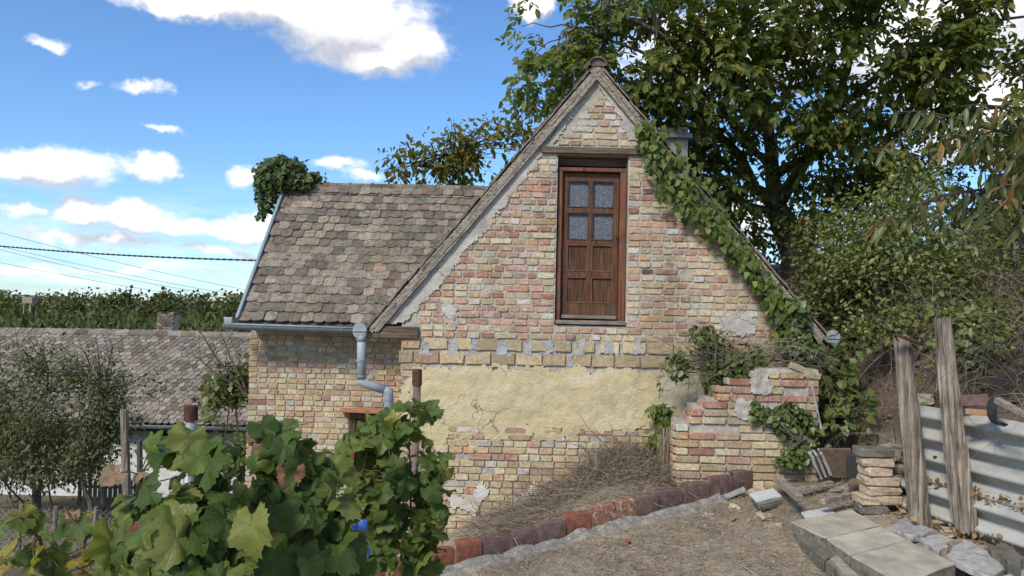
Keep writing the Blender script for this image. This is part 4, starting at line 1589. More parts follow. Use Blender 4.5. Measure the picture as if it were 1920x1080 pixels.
# ------------------------------------------------------------------ walnut tree
random.seed(560); rng = np.random.default_rng(400)
def walnut():
    YT = 11.2
    base = P(1500, 520, YT); base.z = ground_z(base.x, base.y) - .1
    t = thing('walnut_tree', 'large spreading walnut tree with leaning trunk behind the house roof', 'tree', base)
    fork = P(1455, 390, YT - .1)
    g = Geo()
    tr = [base, P(1492, 480, YT), P(1474, 430, YT), fork]
    g.tube(tr, [.26, .215, .19, .17], 10, wob=.06)
    g.build('trunk', M['bark'], t, smooth=True)
    limbs = [
        ([fork, P(1448, 320, YT - .1), P(1440, 230, YT - .4), P(1420, 130, YT - .7), P(1390, 10, YT - 1)], .13),
        ([fork, P(1410, 350, YT), P(1385, 290, YT - .3), P(1330, 240, YT - .8), P(1240, 190, YT - 1.4), P(1120, 130, YT - 1.8)], .10),
        ([fork, P(1500, 320, YT), P(1540, 240, YT - .2), P(1590, 130, YT - .7), P(1620, 20, YT - 1)], .11),
        ([P(1465, 410, YT), P(1400, 385, YT - .2), P(1340, 360, YT - .4), P(1270, 330, YT - .4)], .07),
        ([P(1450, 330, YT), P(1530, 290, YT - .5), P(1640, 240, YT - 1.3), P(1780, 170, YT - 2)], .08),
        ([P(1440, 230, YT - .4), P(1340, 150, YT - 1), P(1230, 60, YT - 1.8), P(1130, 20, YT - 2.2)], .07),
        ([P(1475, 430, YT), P(1560, 400, YT), P(1650, 350, YT - .4), P(1730, 330, YT - .6)], .06),
        ([P(1540, 240, YT - .3), P(1660, 130, YT - 1.2), P(1780, 70, YT - 1.8), P(1930, 30, YT - 2.2)], .06),
        ([P(1640, 240, YT - 1.3), P(1760, 220, YT - 1.7), P(1880, 200, YT - 2), P(2020, 160, YT - 2.2)], .05),
        ([P(1448, 320, YT - .1), P(1350, 200, YT - .8), P(1250, 120, YT - 1.4), P(1080, 50, YT - 1.6)], .05),
    ]
    nodes = []
    for k, (pts, r) in enumerate(limbs):
        g = Geo()
        fine = []
        for a, b_ in zip(pts, pts[1:]):
            fine += curve(a, b_, .03, 3, .03)[:-1]
        fine.append(pts[-1])
        g.tube(fine, taper(r, r * .25, len(fine) - 1), 7, cap=False, wob=.05)
        g.build('limb', M['bark'], t, smooth=True)
        nodes += [Vector(p) for p in fine[2:]]
    blobs = []
    spec = [(1090, 60, 10.0, 130, 85), (1040, 130, 9.8, 75, 75), (1000, 165, 9.9, 38, 45), (1180, 150, 9.8, 120, 100), (1230, 40, 9.4, 160, 90), (1320, 130, 9.6, 150, 120),
            (1260, 260, 10.4, 130, 75), (1340, 330, 10.8, 110, 85), (1420, 60, 9.6, 150, 100), (1500, 190, 10.0, 130, 110), (1560, 60, 9.6, 150, 110), (1650, 160, 9.6, 130, 110),
            (1700, 40, 9.4, 150, 90), (1800, 120, 9.2, 120, 110), (1880, 40, 9.0, 130, 90), (1860, 220, 9.4, 100, 75), (1570, 300, 10.6, 110, 75), (1700, 280, 10, 110, 70), (1400, 420, 11, 70, 55), (1530, 390, 11, 80, 50),
            (1010, 30, 9.6, 40, 40), (2000, 150, 9, 140, 150), (1300, 330, 11.2, 80, 60), (1360, 400, 11.4, 70, 55), (1390, 470, 11.4, 55, 40), (1540, 440, 11.4, 60, 40), (1330, 260, 11, 90, 60), (1400, -80, 9.8, 350, 90), (1750, -80, 9.2, 300, 90)]
    for (px, py, Y, rx, ry) in spec:
        s = Y / FPX
        blobs.append((tuple(P(px, py, Y)), (rx * s, max(rx, ry) * s * .9, ry * s)))
    n = 10500
    pts, d = blob_points(n, blobs, .35)
    k = gaps(pts, 1.25, -.12)
    pts, d = pts[k], d[k]
    # compound leaves: a drooping rachis with paired leaflets
    VF = []
    m_ = len(pts)
    rd = unit(d * .8 + rng.normal(size=(m_, 3)) * .5 + np.array([0, -.2, -.55]))
    L = .21 * (1 + .2 * rng.normal(size=m_))
    side = unit(np.cross(rd, np.array([0, 0, 1.0]) + .3 * rng.normal(size=(m_, 3))))
    for i, (f, sgn) in enumerate(((.25, 1), (.3, -1), (.5, 1), (.55, -1), (.78, 1), (.82, -1), (1, 0))):
        keep = rng.random(m_) < .9
        c = (pts + rd * (L * f)[:, None])[keep]
        tip = (side * sgn * .8 + rd * .65 + np.array([0, 0, -.35]) + rng.normal(size=(m_, 3)) * .22)[keep]
        nrm = (np.array([-.1, -.3, .8]) + rng.normal(size=(m_, 3)) * .45)[keep]
        VF.append(leaf_batch(c, tip, nrm, (.098 * (1 + .25 * rng.normal(size=m_)).clip(.5, 1.6) * (1 if sgn else 1.15))[keep], LEAF_OVAL))
    batch_obj('crown', VF, M['walnut'], t)
    # twigs from the limbs to the leaf clusters
    g = Geo()
    nv = np.array([tuple(v) for v in nodes])
    for p in pts[::8]:
        q = nodes[int(np.argmin(((nv - p) ** 2).sum(1)))]
        if (Vector(p) - q).length < .85:
            g.tube(curve(q, Vector(p), .06, 5, .07), taper(.013, .004, 5), 4, cap=False)
    g.build('twigs', M['bark'], t)


walnut()


def leafy_tree(name, label, cat, base, blobs, n, leaf, tpl, mat, stem_r=.05, group=None, ends=26, freq=1.4, thr=-.22, droop=.3, per=3, spread=.1, bark='twig', trunks=1):
    base = Vector(base)
    t = thing(name, label, cat, base, group)
    g = Geo()
    cs = []
    for c, r in blobs:
        for _ in range(max(2, ends // len(blobs))):
            dd = unit(rng.normal(size=3)) * np.array(r) * rng.uniform(.3, .95)
            cs.append(Vector(np.array(c) + dd))
    hub = []
    for k in range(trunks):
        top = Vector(blobs[k % len(blobs)][0])
        b0 = base + Vector((random.uniform(-.1, .1), random.uniform(-.1, .1), -.08)) * (1 if trunks == 1 else 3)
        c = curve(b0, top, 0, 6, .05)
        g.tube(c, taper(stem_r, stem_r * .35, 6), 6, cap=False)
        hub += c[2:]
    g.build('trunk', M[bark], t)
    g = Geo()
    for e in cs:
        q = min(hub, key=lambda h: (h - e).length)
        g.tube(curve(q, e, .05, 5, .06), taper(stem_r * .3, .004, 5), 4, cap=False)
    g.build('branches', M[bark], t)
    batch_obj('crown', [foliage(blobs, n, leaf, tpl, droop, freq, thr, per=per, spread=spread)], M[mat], t)
    return t


def bl(px, py, Y, rx, ry, dz=None):
    s = Y / FPX
    return (tuple(P(px, py, Y)), (rx * s, (dz if dz else min(rx, ry) * s), ry * s))


# yellowing tree behind the wing's ridge
leafy_tree('small_tree', 'sparse yellowing tree showing above the wing roof ridge', 'tree', (P(900, 300, 16).x, 16, -1.5),
           [bl(850, 290, 16, 45, 45), (bl(905, 275, 16, 60, 55)), bl(960, 260, 16, 45, 45), bl(780, 310, 16, 55, 28), bl(735, 320, 16, 30, 14), bl(850, 225, 16, 22, 16), bl(920, 225, 16, 20, 20), bl(985, 250, 16, 25, 30), bl(930, 310, 16, 70, 30), bl(860, 320, 16, 60, 22)],
           900, .14, LEAF_OVAL, 'yellow_tree', .05, ends=44, thr=-.05, per=4, spread=.16, freq=1.0, droop=.5)

# ------------------------------------------------------------------ bushes on the bank at the right
def bush_at(label, px, py, Y, blobs, n, leaf, mat, tpl=LEAF_WIDE, **kw):
    x = P(px, py, Y).x
    return leafy_tree(kw.pop('name', 'bush'), label, kw.pop('cat', 'bush'), (x, Y, ground_z(x, Y)), blobs, n, leaf, tpl, mat, **kw)


bush_at('tall light green bush rising behind the two fence posts', 1700, 640, 8.6,
        [bl(1650, 500, 8.6, 95, 75), bl(1720, 440, 8.7, 95, 75), bl(1640, 420, 8.9, 85, 60), bl(1700, 550, 8.4, 85, 45), bl(1600, 470, 8.9, 60, 60), bl(1770, 520, 8.5, 70, 70), bl(1720, 360, 9, 70, 50)], 3400, .055, 'bush_pale', ends=60, trunks=4, thr=-.12, tpl=LEAF_OVAL)
bush_at('dark dense bush at the foot of the walnut trunk', 1560, 600, 9.6,
        [bl(1560, 520, 9.6, 80, 70), bl(1520, 590, 9.4, 60, 50), bl(1590, 600, 9.3, 70, 45), bl(1545, 450, 9.9, 60, 60), bl(1620, 540, 9.5, 60, 60)], 2600, .055, 'bush', ends=40, trunks=4, tpl=LEAF_OVAL, thr=-.12)
bush_at('broad dark bush at the right edge below the peach branches', 1860, 640, 8.2,
        [bl(1850, 520, 8.2, 90, 60), bl(1900, 470, 8.3, 80, 60), bl(1930, 560, 8.0, 70, 60), bl(1800, 580, 8.1, 70, 45), bl(1960, 400, 8.4, 90, 70)], 2900, .055, 'bush', ends=40, trunks=4, tpl=LEAF_OVAL, thr=-.12)
bush_at('bright green shrub close behind the right fence post', 1820, 680, 6.9,
        [bl(1815, 650, 6.9, 42, 42), bl(1850, 630, 6.9, 32, 35), bl(1800, 610, 6.9, 30, 25)], 420, .06, 'bush_pale', ends=18, trunks=3)
bush_at('tall bushy growth filling the gap below the walnut crown', 1850, 560, 10.4,
        [bl(1840, 380, 10.4, 120, 80), bl(1740, 330, 10.6, 90, 60), bl(1640, 350, 10.8, 100, 50), bl(1930, 330, 10.2, 100, 80), bl(1600, 420, 10.6, 80, 50)], 3400, .075, 'bush', ends=50, trunks=3, stem_r=.06, tpl=LEAF_OVAL, thr=-.12)
bush_at('sprawling pale shrub on the bank between and behind the fence posts', 1700, 650, 7.9,
        [bl(1650, 610, 7.9, 45, 25), bl(1720, 600, 7.8, 45, 28), bl(1760, 625, 7.7, 30, 22)], 520, .055, 'bush_pale', ends=24, trunks=3, thr=-.05, tpl=LEAF_OVAL)
bush_at('loose shrub at the right edge above the black metal piece', 1890, 660, 7.2,
        [bl(1890, 620, 7.2, 50, 28), bl(1930, 590, 7.2, 40, 30), bl(1860, 590, 7.3, 40, 22)], 480, .055, 'bush', ends=24, trunks=3, thr=-.05, tpl=LEAF_OVAL)
bush_at('low ivy and bramble mound beside the right gutter end', 1590, 720, 8.6,
        [bl(1590, 690, 8.6, 60, 45), bl(1560, 740, 8.3, 40, 45), bl(1610, 640, 8.9, 60, 30)], 620, .07, 'ivy_dark', LEAF_IVY, ends=30, trunks=3, thr=.02)
bush_at('dark ivy clump between the ruined wall and the left fence post', 1560, 790, 7.9,
        [bl(1555, 770, 7.9, 30, 40), bl(1590, 770, 7.7, 35, 25), bl(1560, 700, 8.1, 25, 40)], 330, .09, 'ivy_dark', LEAF_IVY, ends=16, trunks=2, thr=-.05)

# wild undergrowth carpet on the bank
def bank_growth():
    pts, tips = [], []
    st = []
    while len(pts) < 5600:
        x, y = random.uniform(2.9, 8.5), random.uniform(6.6, 13)
        if x < fence_x(y) + .05:
            continue
        z = ground_z(x, y)
        if mn.noise(Vector((x * .9, y * .9, 2))) < .02:
            continue
        pts.append((x, y, z + random.random() ** 1.6 * .55))
    pts = np.array(pts)
    n = len(pts)
    V = leaf_batch(pts, rng.normal(size=(n, 3)) * .7 + np.array([-.3, -.4, -.1]), rng.normal(size=(n, 3)) * .4 + np.array([-.3, -.5, .8]), .065 * (1 + .3 * rng.normal(size=n)).clip(.4, 1.7), LEAF_IVY)
    o = batch_obj('undergrowth', [V], M['ivy_dark'], None, kind='stuff')
    n = 8200
    P_ = []
    while len(P_) < n:
        x, y = random.uniform(2.9, 7.8), random.uniform(5.1, 11.5)
        d = x - fence_x(y)
        if d < .24:
            continue
        P_.append((x, y, ground_z(x, y) - .02 + random.random() ** 2 * .5))
    P_ = np.array(P_)
    dr = rng.normal(size=(n, 3)) * .8 + np.array([-.25, -.25, .75])
    batch_obj('dead_brambles', [ribbons(P_, dr, rng.uniform(.3, 1.15, n), rng.uniform(.0022, .0055, n), rng.uniform(.2, .9, n), 6, .28)], M['brush'], None, kind='stuff')
    n = 900
    x = rng.uniform(3.4, 6.6, n); y = rng.uniform(5.2, 8.5, n)
    k = np.array([a > fence_x(b_) + .28 for a, b_ in zip(x, y)])
    x, y = x[k], y[k]
    z = np.array([ground_z(a, b_) + .03 for a, b_ in zip(x, y)])
    n = len(x)
    batch_obj('leaf_litter', [leaf_batch(np.stack([x, y, z], 1), rng.normal(size=(n, 3)) * np.array([1, 1, .3]), rng.normal(size=(n, 3)) * .4 + np.array([0, 0, 1]), rng.uniform(.05, .10, n), LEAF_WIDE)], M['litter'], None, kind='stuff')


bank_growth()


# peach tree close at the right, branches reaching into the frame
def peach():
    base = Vector((5.2, 5.4, ground_z(5.2, 5.4)))
    t = thing('peach_tree', 'peach tree at the right edge with long drooping leaves on thin branches', 'tree', base)
    top = P(2080, 330, 5.2)
    g = Geo(); g.tube(curve(base, top, 0, 6, .04), taper(.07, .04, 6), 7); g.build('trunk', M['bark'], t)
    g = Geo()
    VF = []
    ends = [(1640, 425, 4.9, 1.3), (1700, 300, 4.9, 1.0), (1760, 265, 4.8, .8), (1850, 330, 4.9, .9), (1740, 420, 5.0, 1.2), (1850, 410, 4.7, 1.1), (1900, 350, 4.6, .8), (1680, 210, 4.6, .7), (1900, 240, 4.5, .7), (1800, 200, 4.6, .8), (1880, 460, 4.9, .8)]
    pts, tips = [], []
    for (px, py, Y, dens) in ends:
        e = P(px, py, Y)
        c = curve(top, e, .12, 14, .03)
        g.tube(c, taper(.02, .004, 14), 5, cap=False)
        for i in range(3, 15):
            for _ in range(int(random.uniform(1, 4.5) * dens)):
                pts.append(c[i] + Vector((random.gauss(0, .03), random.gauss(0, .03), random.gauss(0, .02))))
                tips.append((random.gauss(-.25, .5), random.gauss(0, .5), -1.0 + random.gauss(0, .3)))
        for _ in range(3):
            i = random.randint(5, 12)
            e2 = c[i] + Vector((random.uniform(-.35, .1), random.uniform(-.3, .3), random.uniform(-.25, .12)))
            c2 = curve(c[i], e2, .03, 5, .05)
            g.tube(c2, taper(.006, .003, 5), 4, cap=False)
            for p in c2[1:]:
                for _ in range(2):
                    pts.append(p); tips.append((random.gauss(-.2, .5), random.gauss(0, .5), -1.0 + random.gauss(0, .3)))
    g.build('branches', M['twig'], t)
    pts = np.array([tuple(p) for p in pts]); tips = np.array(tips); n = len(pts)
    batch_obj('crown', [leaf_batch(pts, tips, rng.normal(size=(n, 3)) * .5 + np.array([-.3, -1, .3]), .125 * (1 + .2 * rng.normal(size=n)).clip(.5, 1.5), LEAF_LONG)], M['peach'], t)


peach()

# ------------------------------------------------------------------ ivy on the house
random.seed(595); rng = np.random.default_rng(425)
def ivy_rake():
    base = P(1480, 700, YG - .05)
    t = thing('ivy', 'green ivy trailing down the right roof edge of the gable', 'ivy', base)
    path = [(1205, 225), (1222, 262), (1250, 310), (1285, 350), (1325, 395), (1365, 445), (1400, 495), (1440, 545), (1470, 590), (1490, 650)]
    wid = [14, 30, 42, 44, 36, 25, 18, 18, 28, 36]
    pp = [P(px, py, YG - .13) for px, py in path]
    g = Geo()
    for k in range(4):
        pts = [p + Vector((random.uniform(-.08, .08), 0.02, random.uniform(-.08, .08))) for p in pp]
        g.tube(pts, .008, 5, cap=False)
    g.build('stems', M['twig'], t)
    items = []
    for _ in range(1150):
        f = random.random() ** .9 * (len(path) - 1)
        i = min(int(f), len(path) - 2); fr = f - i
        px = lerp(path[i][0], path[i + 1][0], fr); py = lerp(path[i][1], path[i + 1][1], fr)
        w = lerp(wid[i], wid[i + 1], fr)
        o = random.gauss(0, .5)
        o = max(-1.15, min(1.1, o))
        px += o * w * -.75 + random.gauss(0, 3); py += o * w * .66 + random.gauss(0, 3)
        if nz(px, py, 1, .03) < -.42:
            continue
        depth = YG - .06 - random.random() * .16 - .05 * max(0, 1 - abs(o))
        items.append((P(px, py, depth), depth))
    items.sort(key=lambda q: q[1])
    # a few shared leaf meshes, each leaf an object
    mats = 5
    meshes = []
    for k in range(6):
        tv = LEAF_IVY[0].copy()
        tv += rng.normal(size=tv.shape) * .03
        meshes.append(np_mesh('leaf', tv, LEAF_IVY[1], np.full(len(LEAF_IVY[1]), 3), M['ivy'], smooth=True))
    rest = []
    for j, (c, dep) in enumerate(items):
        tip = Vector((random.gauss(.1, .4), random.gauss(-.1, .2), -1)).normalized()
        nr = Vector((random.gauss(-.15, .45), -1, random.gauss(.45, .4)))
        x = tip.cross(nr).normalized(); n = x.cross(tip)
        s = random.uniform(.05, .092)
        if j < 295:
            link('leaf', random.choice(meshes), t, c, Matrix((x, tip, n)).transposed().to_quaternion(), (s, s, s))
        else:
            rest.append((tuple(c), tuple(tip), tuple(nr), s))
    a = [np.array([r[i] for r in rest]) for i in range(4)]
    batch_obj('inner_leaves', [leaf_batch(a[0], a[1], a[2], a[3], LEAF_IVY)], M['ivy'], t, kind='stuff')


ivy_rake()


def ivy_mass(name, label, base, blobs, n, leaf, mat, cat='ivy', tpl=LEAF_IVY, nst=8, thr=-.3, tipz=-.8, freq=3):
    t = thing(name, label, cat, base)
    g = Geo()
    for c, r in blobs:
        for _ in range(max(2, nst // len(blobs))):
            e = Vector(np.array(c) + unit(rng.normal(size=3)) * np.array(r) * .8)
            g.tube(curve(base, e, .03, 6, .06), taper(.012, .004, 6), 4, cap=False)
    g.build('stems', M['twig'], t)
    pts, d = blob_points(n, blobs, .5)
    k = gaps(pts, freq, thr)
    pts, d = pts[k], d[k]; m_ = len(pts)
    tip = rng.normal(size=(m_, 3)) * .5 + d * .3 + np.array([0, -.1, tipz])
    nrm = d * .6 + rng.normal(size=(m_, 3)) * .4 + np.array([-.1, -.6, .5])
    batch_obj('leaves', [leaf_batch(pts, tip, nrm, leaf * (1 + .25 * rng.normal(size=m_)).clip(.4, 1.6), tpl)], M[mat], t)
    return t


ivy_mass('ivy', 'round clump of ivy overgrowing the left end of the wing ridge', P(530, 345, 12),
         [bl(525, 330, 11.8, 42, 34), bl(535, 318, 12, 38, 28), bl(585, 332, 11.9, 26, 10), bl(500, 360, 11.7, 18, 42), bl(505, 330, 11.8, 26, 32), bl(490, 395, 11.5, 8, 18), bl(560, 340, 11.7, 30, 16)], 3600, .075, 'ivy_mid', thr=-.5)
ivy_mass('ivy', 'ivy hanging down the wall corner below the right roof edge', P(1485, 700, YG - .2),
         [bl(1490, 600, YG - .15, 28, 45, .12), bl(1475, 650, YG - .2, 38, 40, .15), bl(1500, 690, YG - .2, 26, 30, .2), bl(1455, 560, YG - .12, 18, 28, .08)], 900, .075, 'ivy_dark', thr=-.1)
ivy_mass('creeper', 'leafy creeper sprawling over the stepped top of the ruined wall', P(1400, 700, 7.9),
         [bl(1290, 672, 7.7, 40, 26, .2), bl(1340, 660, 7.7, 45, 32, .2), bl(1390, 690, 7.7, 50, 30, .25), bl(1440, 670, 7.8, 60, 28, .25), bl(1345, 715, 7.7, 40, 28, .2), bl(1500, 660, 7.9, 40, 30, .25), bl(1320, 630, 7.9, 30, 22, .15), bl(1275, 690, 7.7, 28, 22, .15)], 2000, .06, 'ivy_dark', 'creeper', LEAF_WIDE, 40, -.08, -.3)
ivy_mass('creeper', 'patch of ivy clinging to the right half of the ruined wall', P(1500, 830, 7.25),
         [bl(1490, 790, 7.33, 38, 30, .08), bl(1510, 815, 7.33, 30, 30, .08), bl(1470, 765, 7.33, 30, 14, .06), bl(1420, 770, 7.33, 14, 22, .05), bl(1480, 865, 7.3, 25, 14, .08), bl(1500, 845, 7.32, 32, 22, .08), bl(1455, 785, 7.33, 22, 16, .06)], 1250, .052, 'ivy_dark', 'creeper', LEAF_IVY, 14, -.3, -.6)
ivy_mass('creeper', 'thin creeper in the corner between plaster and ruined wall', P(1255, 880, 7.9),
         [bl(1250, 800, 7.9, 28, 30, .12), bl(1240, 770, 8.0, 28, 16, .08), bl(1225, 830, 7.9, 18, 18, .1), bl(1262, 850, 7.7, 10, 40, .1)], 260, .075, 'ivy', 'creeper', LEAF_IVY, 10, -.1, -.6)
# dead tangle above the ruined wall
n = 520
c = np.array([tuple(P(px, py, Y)) for px, py, Y in zip(rng.uniform(1260, 1540, n), rng.normal(668, 24, n), rng.uniform(7.4, 8.1, n))])
batch_obj('dead_vines', [ribbons(c, rng.normal(size=(n, 3)) * np.array([1, .3, .5]), rng.uniform(.2, .8, n), rng.uniform(.0018, .004, n), rng.uniform(0, .6, n), 7, .3)], M['brush'], None, kind='stuff')

# ------------------------------------------------------------------ ruined brick wall in front of the gable
def ruined_wall():
    YP = 7.4
    a, b_ = P(1266, 900, YP), P(1534, 900, YP)
    t = thing('ruined_wall', 'broken stub of brick wall with stepped left edge before the gable', 'wall', P(1400, 910, YP))
    X0, X1 = a.x, b_.x
    zt = P(1470, 692, YP).z
    H = .0775
    bs = BrickSet()
    steps = {}     # left bound per height
    prof = [(925, 1266), (790, 1266), (776, 1290), (762, 1292), (758, 1316), (748, 1318), (735, 1342), (728, 1344), (722, 1362), (712, 1366), (700, 1412), (690, 1416)]

    def left(z):
        py = proj((a.x, YP, z))[1]
        best = prof[-1][1]
        for (y, x) in prof:
            if py >= y - 1:
                best = x
                break
        return P(best, 800, YP).x

    zs0 = P(1300, 935, YP).z
    xs = list(np.arange(X0 + .01, X1, .04)) + [X1]; zs = list(np.arange(zs0, zt, .04)) + [zt]
    g = grid_sheet(xs, zs, lambda x, z: x > left(z) + .03, lambda x, z: YP + .012 + .014 * nz(x, z, 4, 8), thick=.26)
    core = g.build('mortar_core', M['mortar'], t)
    z = zs0 + .05 + H / 2
    z = P(1300, 795, YP).z - H / 2 - 9 * H
    while z < zt:
        t_ = (z - zs0) / (zt - zs0)

        def pal():
            r = random.random()
            if t_ < .42:
                return 'brick_yellow' if r < .85 else 'brick_mixed'
            return 'brick_red' if r < .42 else ('brick_mixed' if r < .7 else 'brick_pale')
        x = left(z) + random.choice((0, 0, .0))
        k = 0
        off = random.random() < .5
        while x < X1 - .04:
            w = random.uniform(.245, .27) if (k or off) else .135
            w = min(w, X1 - x)
            if random.random() < .97:
                bs.put((x + w / 2, YP - .002, z), w - .016, H - .014, pal(), roll=R_(random.uniform(-1, 1)), parent=core)
            x += w; k += 1
        # returns at the left end
        bs.put((left(z) - .001, YP + .09, z), .15, H - .016, pal(), parent=core, rz=-math.pi / 2)
        z += H
    # tilted coping bricks at the top right
    for (px, py, rl) in ((1497, 690, 22), (1523, 703, 12)):
        bs.put(P(px, py, YP - .01), .17, .065, 'brick_pale', roll=R_(rl), parent=core)
    bs.build(300, t)

    def pt(name, mat, poly, seed, y=YP - .028, amp=.035):
        pts = [(p.x, p.z) for p in (P(px, py, YP) for px, py in poly)]
        cx = sum(p[0] for p in pts) / len(pts); cz = sum(p[1] for p in pts) / len(pts)
        rx = max(abs(p[0] - cx) for p in pts); rz = max(abs(p[1] - cz) for p in pts)
        step = .016
        g = grid_sheet(list(np.arange(cx - rx * 1.3, cx + rx * 1.3, step)), list(np.arange(cz - rz * 1.3, cz + rz * 1.3, step)),
                       lambda x, z: ((x - cx) / rx) ** 2 + ((z - cz) / rz) ** 2 + .9 * nz(x, z, seed, 8) + .5 * nz(x, z, seed, 21) < .85,
                       lambda x, z: y + .012 * nz(x, z, seed, 14), jit=.004, thick=.03, rnd=seed)
        g.build(name, M[mat], core)
    pt('render_patch', 'cement', [(1412, 690), (1448, 700), (1440, 735), (1405, 740)], 3)
    pt('render_patch', 'cement', [(1375, 745), (1430, 755), (1420, 785), (1370, 780)], 5)
    pt('render_patch', 'cement', [(1425, 780), (1460, 780), (1460, 800), (1425, 800)], 7)
    # white rod standing against the right end
    g = Geo(); g.tube([P(1523, 724, YP - .05), P(1530, 760, YP - .06), P(1540, 806, YP - .08)], .012, 7)
    o = g.build('grey_rod', M['slate']); o['label'] = 'thin pale grey rod leaning on the right end of the ruined wall'; o['category'] = 'rod'


ruined_wall()

# ------------------------------------------------------------------ fence of corrugated sheets and two posts
def tag(o, label, cat, group=None):
    o['label'] = label; o['category'] = cat
    if group:
        o['group'] = group
    return o


def post(name, label, pts, rads, seed):
    """Old split post: an uneven, grooved column through the given points."""
    r = random.Random(seed)
    n = 30; m_ = 19
    groove = [(.16 if r.random() < .22 else 0) + r.uniform(-.05, .05) for _ in range(n)]
    phase = [r.uniform(0, 6) for _ in range(4)]
    vs, fs = [], []
    P0 = [Vector(p) for p in pts]
    for i in range(m_):
        f = i / (m_ - 1) * (len(P0) - 1)
        k = min(int(f), len(P0) - 2)
        c = P0[k].lerp(P0[k + 1], f - k); rd = lerp(rads[k], rads[k + 1], f - k)
        for q in range(n):
            th = 2 * math.pi * q / n
            rr = rd * (1 + .10 * math.sin(2 * th + phase[0]) + .08 * math.sin(3 * th + phase[1] + i * .12) - groove[q] * (1 + .4 * math.sin(i * .5 + q)) + .02 * r.uniform(-1, 1))
            rr *= 1 + .12 * nz(i * .5, seed + math.cos(th), math.sin(th))
            vs.append(c + Vector((math.cos(th) * rr, math.sin(th) * rr * .9, r.uniform(-.01, .01) if 0 < i < m_ - 1 else r.uniform(-.03, .03))))
    for i in range(m_ - 1):
        for q in range(n):
            q2 = (q + 1) % n
            fs.append((i * n + q, i * n + q2, (i + 1) * n + q2, (i + 1) * n + q))
    fs.append(tuple(range(n))); fs.append(tuple((m_ - 1) * n + q for q in range(n)))
    base = P0[0]
    g = Geo(); g.add(vs, fs)
    o = g.build(name, M['wood_post'], None, origin=base)
    return tag(o, label, 'post', 'old fence posts')


p0 = P(1725, 982, 5.95); p1 = P(1707, 800, 5.95); p2 = P(1692, 632, 5.98)
left_post = post('fence_post', 'left weathered fence post, shorter, with rusty iron strip on its top', [p0, p1, p2], [.080, .078, .064], 2)
q0 = P(1812, 998, 5.68); q1 = P(1788, 800, 5.70); q2 = P(1769, 600, 5.75)
post('fence_post', 'right weathered fence post, taller and leaning, bare top among leaves', [q0, q1, q2], [.086, .080, .058], 5)
g = Geo(); a, b_ = P(1676, 627, 5.85), P(1722, 641, 5.8)
g.box((a + b_) / 2, ((b_ - a).length, .05, .022), Matrix.Rotation(R_(17), 3, 'Y'), jit=.004)
g.tube([P(1678, 628, 5.85), P(1684, 640, 5.83)], .008, 5)
tag(g.build('iron_strip', M['rust'], None, origin=(a + b_) / 2), 'rusty iron strip lying across the left post top', 'iron strip')


def sheet(label, ya, yb, ztop, waves, lean, dx, seed, hole=None):
    """Corrugated sheet standing along the fence line from y=ya to yb; waves run down its height."""
    pitch, amp = .172, .05
    n = 26; k = waves * 12
    vs, fs = [], []
    for i in range(n + 1):
        y = lerp(ya, yb, i / n)
        for j in range(k + 1):
            h = j / 12 * pitch
            off = amp * math.sin(2 * math.pi * j / 12 - 1.2)
            x = fence_x(y) - .035 + dx - off - lean * h * -1
            z = ztop - h + .012 * nz(y, seed, 0, .8) + .05 * (y - ya) * 0
            jag = .012 * nz(j * .4, seed, 3) if i in (0, n) else 0
            vs.append((x + .006 * nz(y, h, seed, 2), y + jag, z))
    for i in range(n):
        for j in range(k):
            a = i * (k + 1) + j
            fs.append((a, a + 1, a + k + 2, a + k + 1))
    m_ = len(vs)
    vs += [(x + .008, y, z) for x, y, z in vs]
    fs += [tuple(q + m_ for q in f[::-1]) for f in fs]
    for i in range(n):
        for j in (0, k):
            a, b2 = i * (k + 1) + j, (i + 1) * (k + 1) + j
            fs.append((a, b2, b2 + m_, a + m_))
    for j in range(k):
        for i in (0, n):
            a = i * (k + 1) + j
            fs.append((a, a + 1, a + 1 + m_, a + m_))
    g = Geo(); g.add(vs, fs)
    o = g.build('corrugated_sheet', M['fibre'], None, smooth=True, origin=(fence_x(ya), (ya + yb) / 2, ztop - waves * pitch))
    tag(o, label, 'corrugated sheet', 'corrugated sheets of the fence')
    # two fixing bolts
    bg = Geo()
    for yy, hh in ((ya - .35, pitch * (waves - 1.75)), (yb + .5, pitch * 1.25)):
        x = fence_x(yy) - .035 + dx + lean * hh - .03
        bg.tube([(x, yy, ztop - hh), (x - .02, yy, ztop - hh)], .012, 7)
    bg.build('bolt', M['rust'], o)


zt1 = P(1725, 762, 6.2).z
sheet('upper corrugated fibre cement sheet behind the posts, yellow lichen on its top', 6.38, 3.2, zt1, 4, .02, .02, 1)
sheet('lower corrugated fibre cement sheet overlapping the foot of the fence', 6.42, 3.15, zt1 - .60, 3, .02, -.028, 4)

# dead leaves caught along the overlap and at the foot of the sheets
n = 420
yy = rng.uniform(4.4, 6.3, n)
sel = rng.random(n)
cc = []
for y, s in zip(yy, sel):
    if s < .42:
        cc.append((fence_x(y) - .085 + random.gauss(0, .012), y, zt1 - .60 + random.gauss(0.02, .02)))
    else:
        x = fence_x(y) - .12 - abs(random.gauss(0, .10))
        cc.append((x, y, ground_z(x, y) + random.random() ** 2 * .12))
cc = np.array(cc)
kk = np.array([nz(a[1] * 3, 2) > -.25 for a in cc]); cc = cc[kk]; n = len(cc)
batch_obj('dead_leaves', [leaf_batch(cc, rng.normal(size=(n, 3)), rng.normal(size=(n, 3)), rng.uniform(.022, .05, n), LEAF_WIDE)], M['litter'], None, kind='stuff')


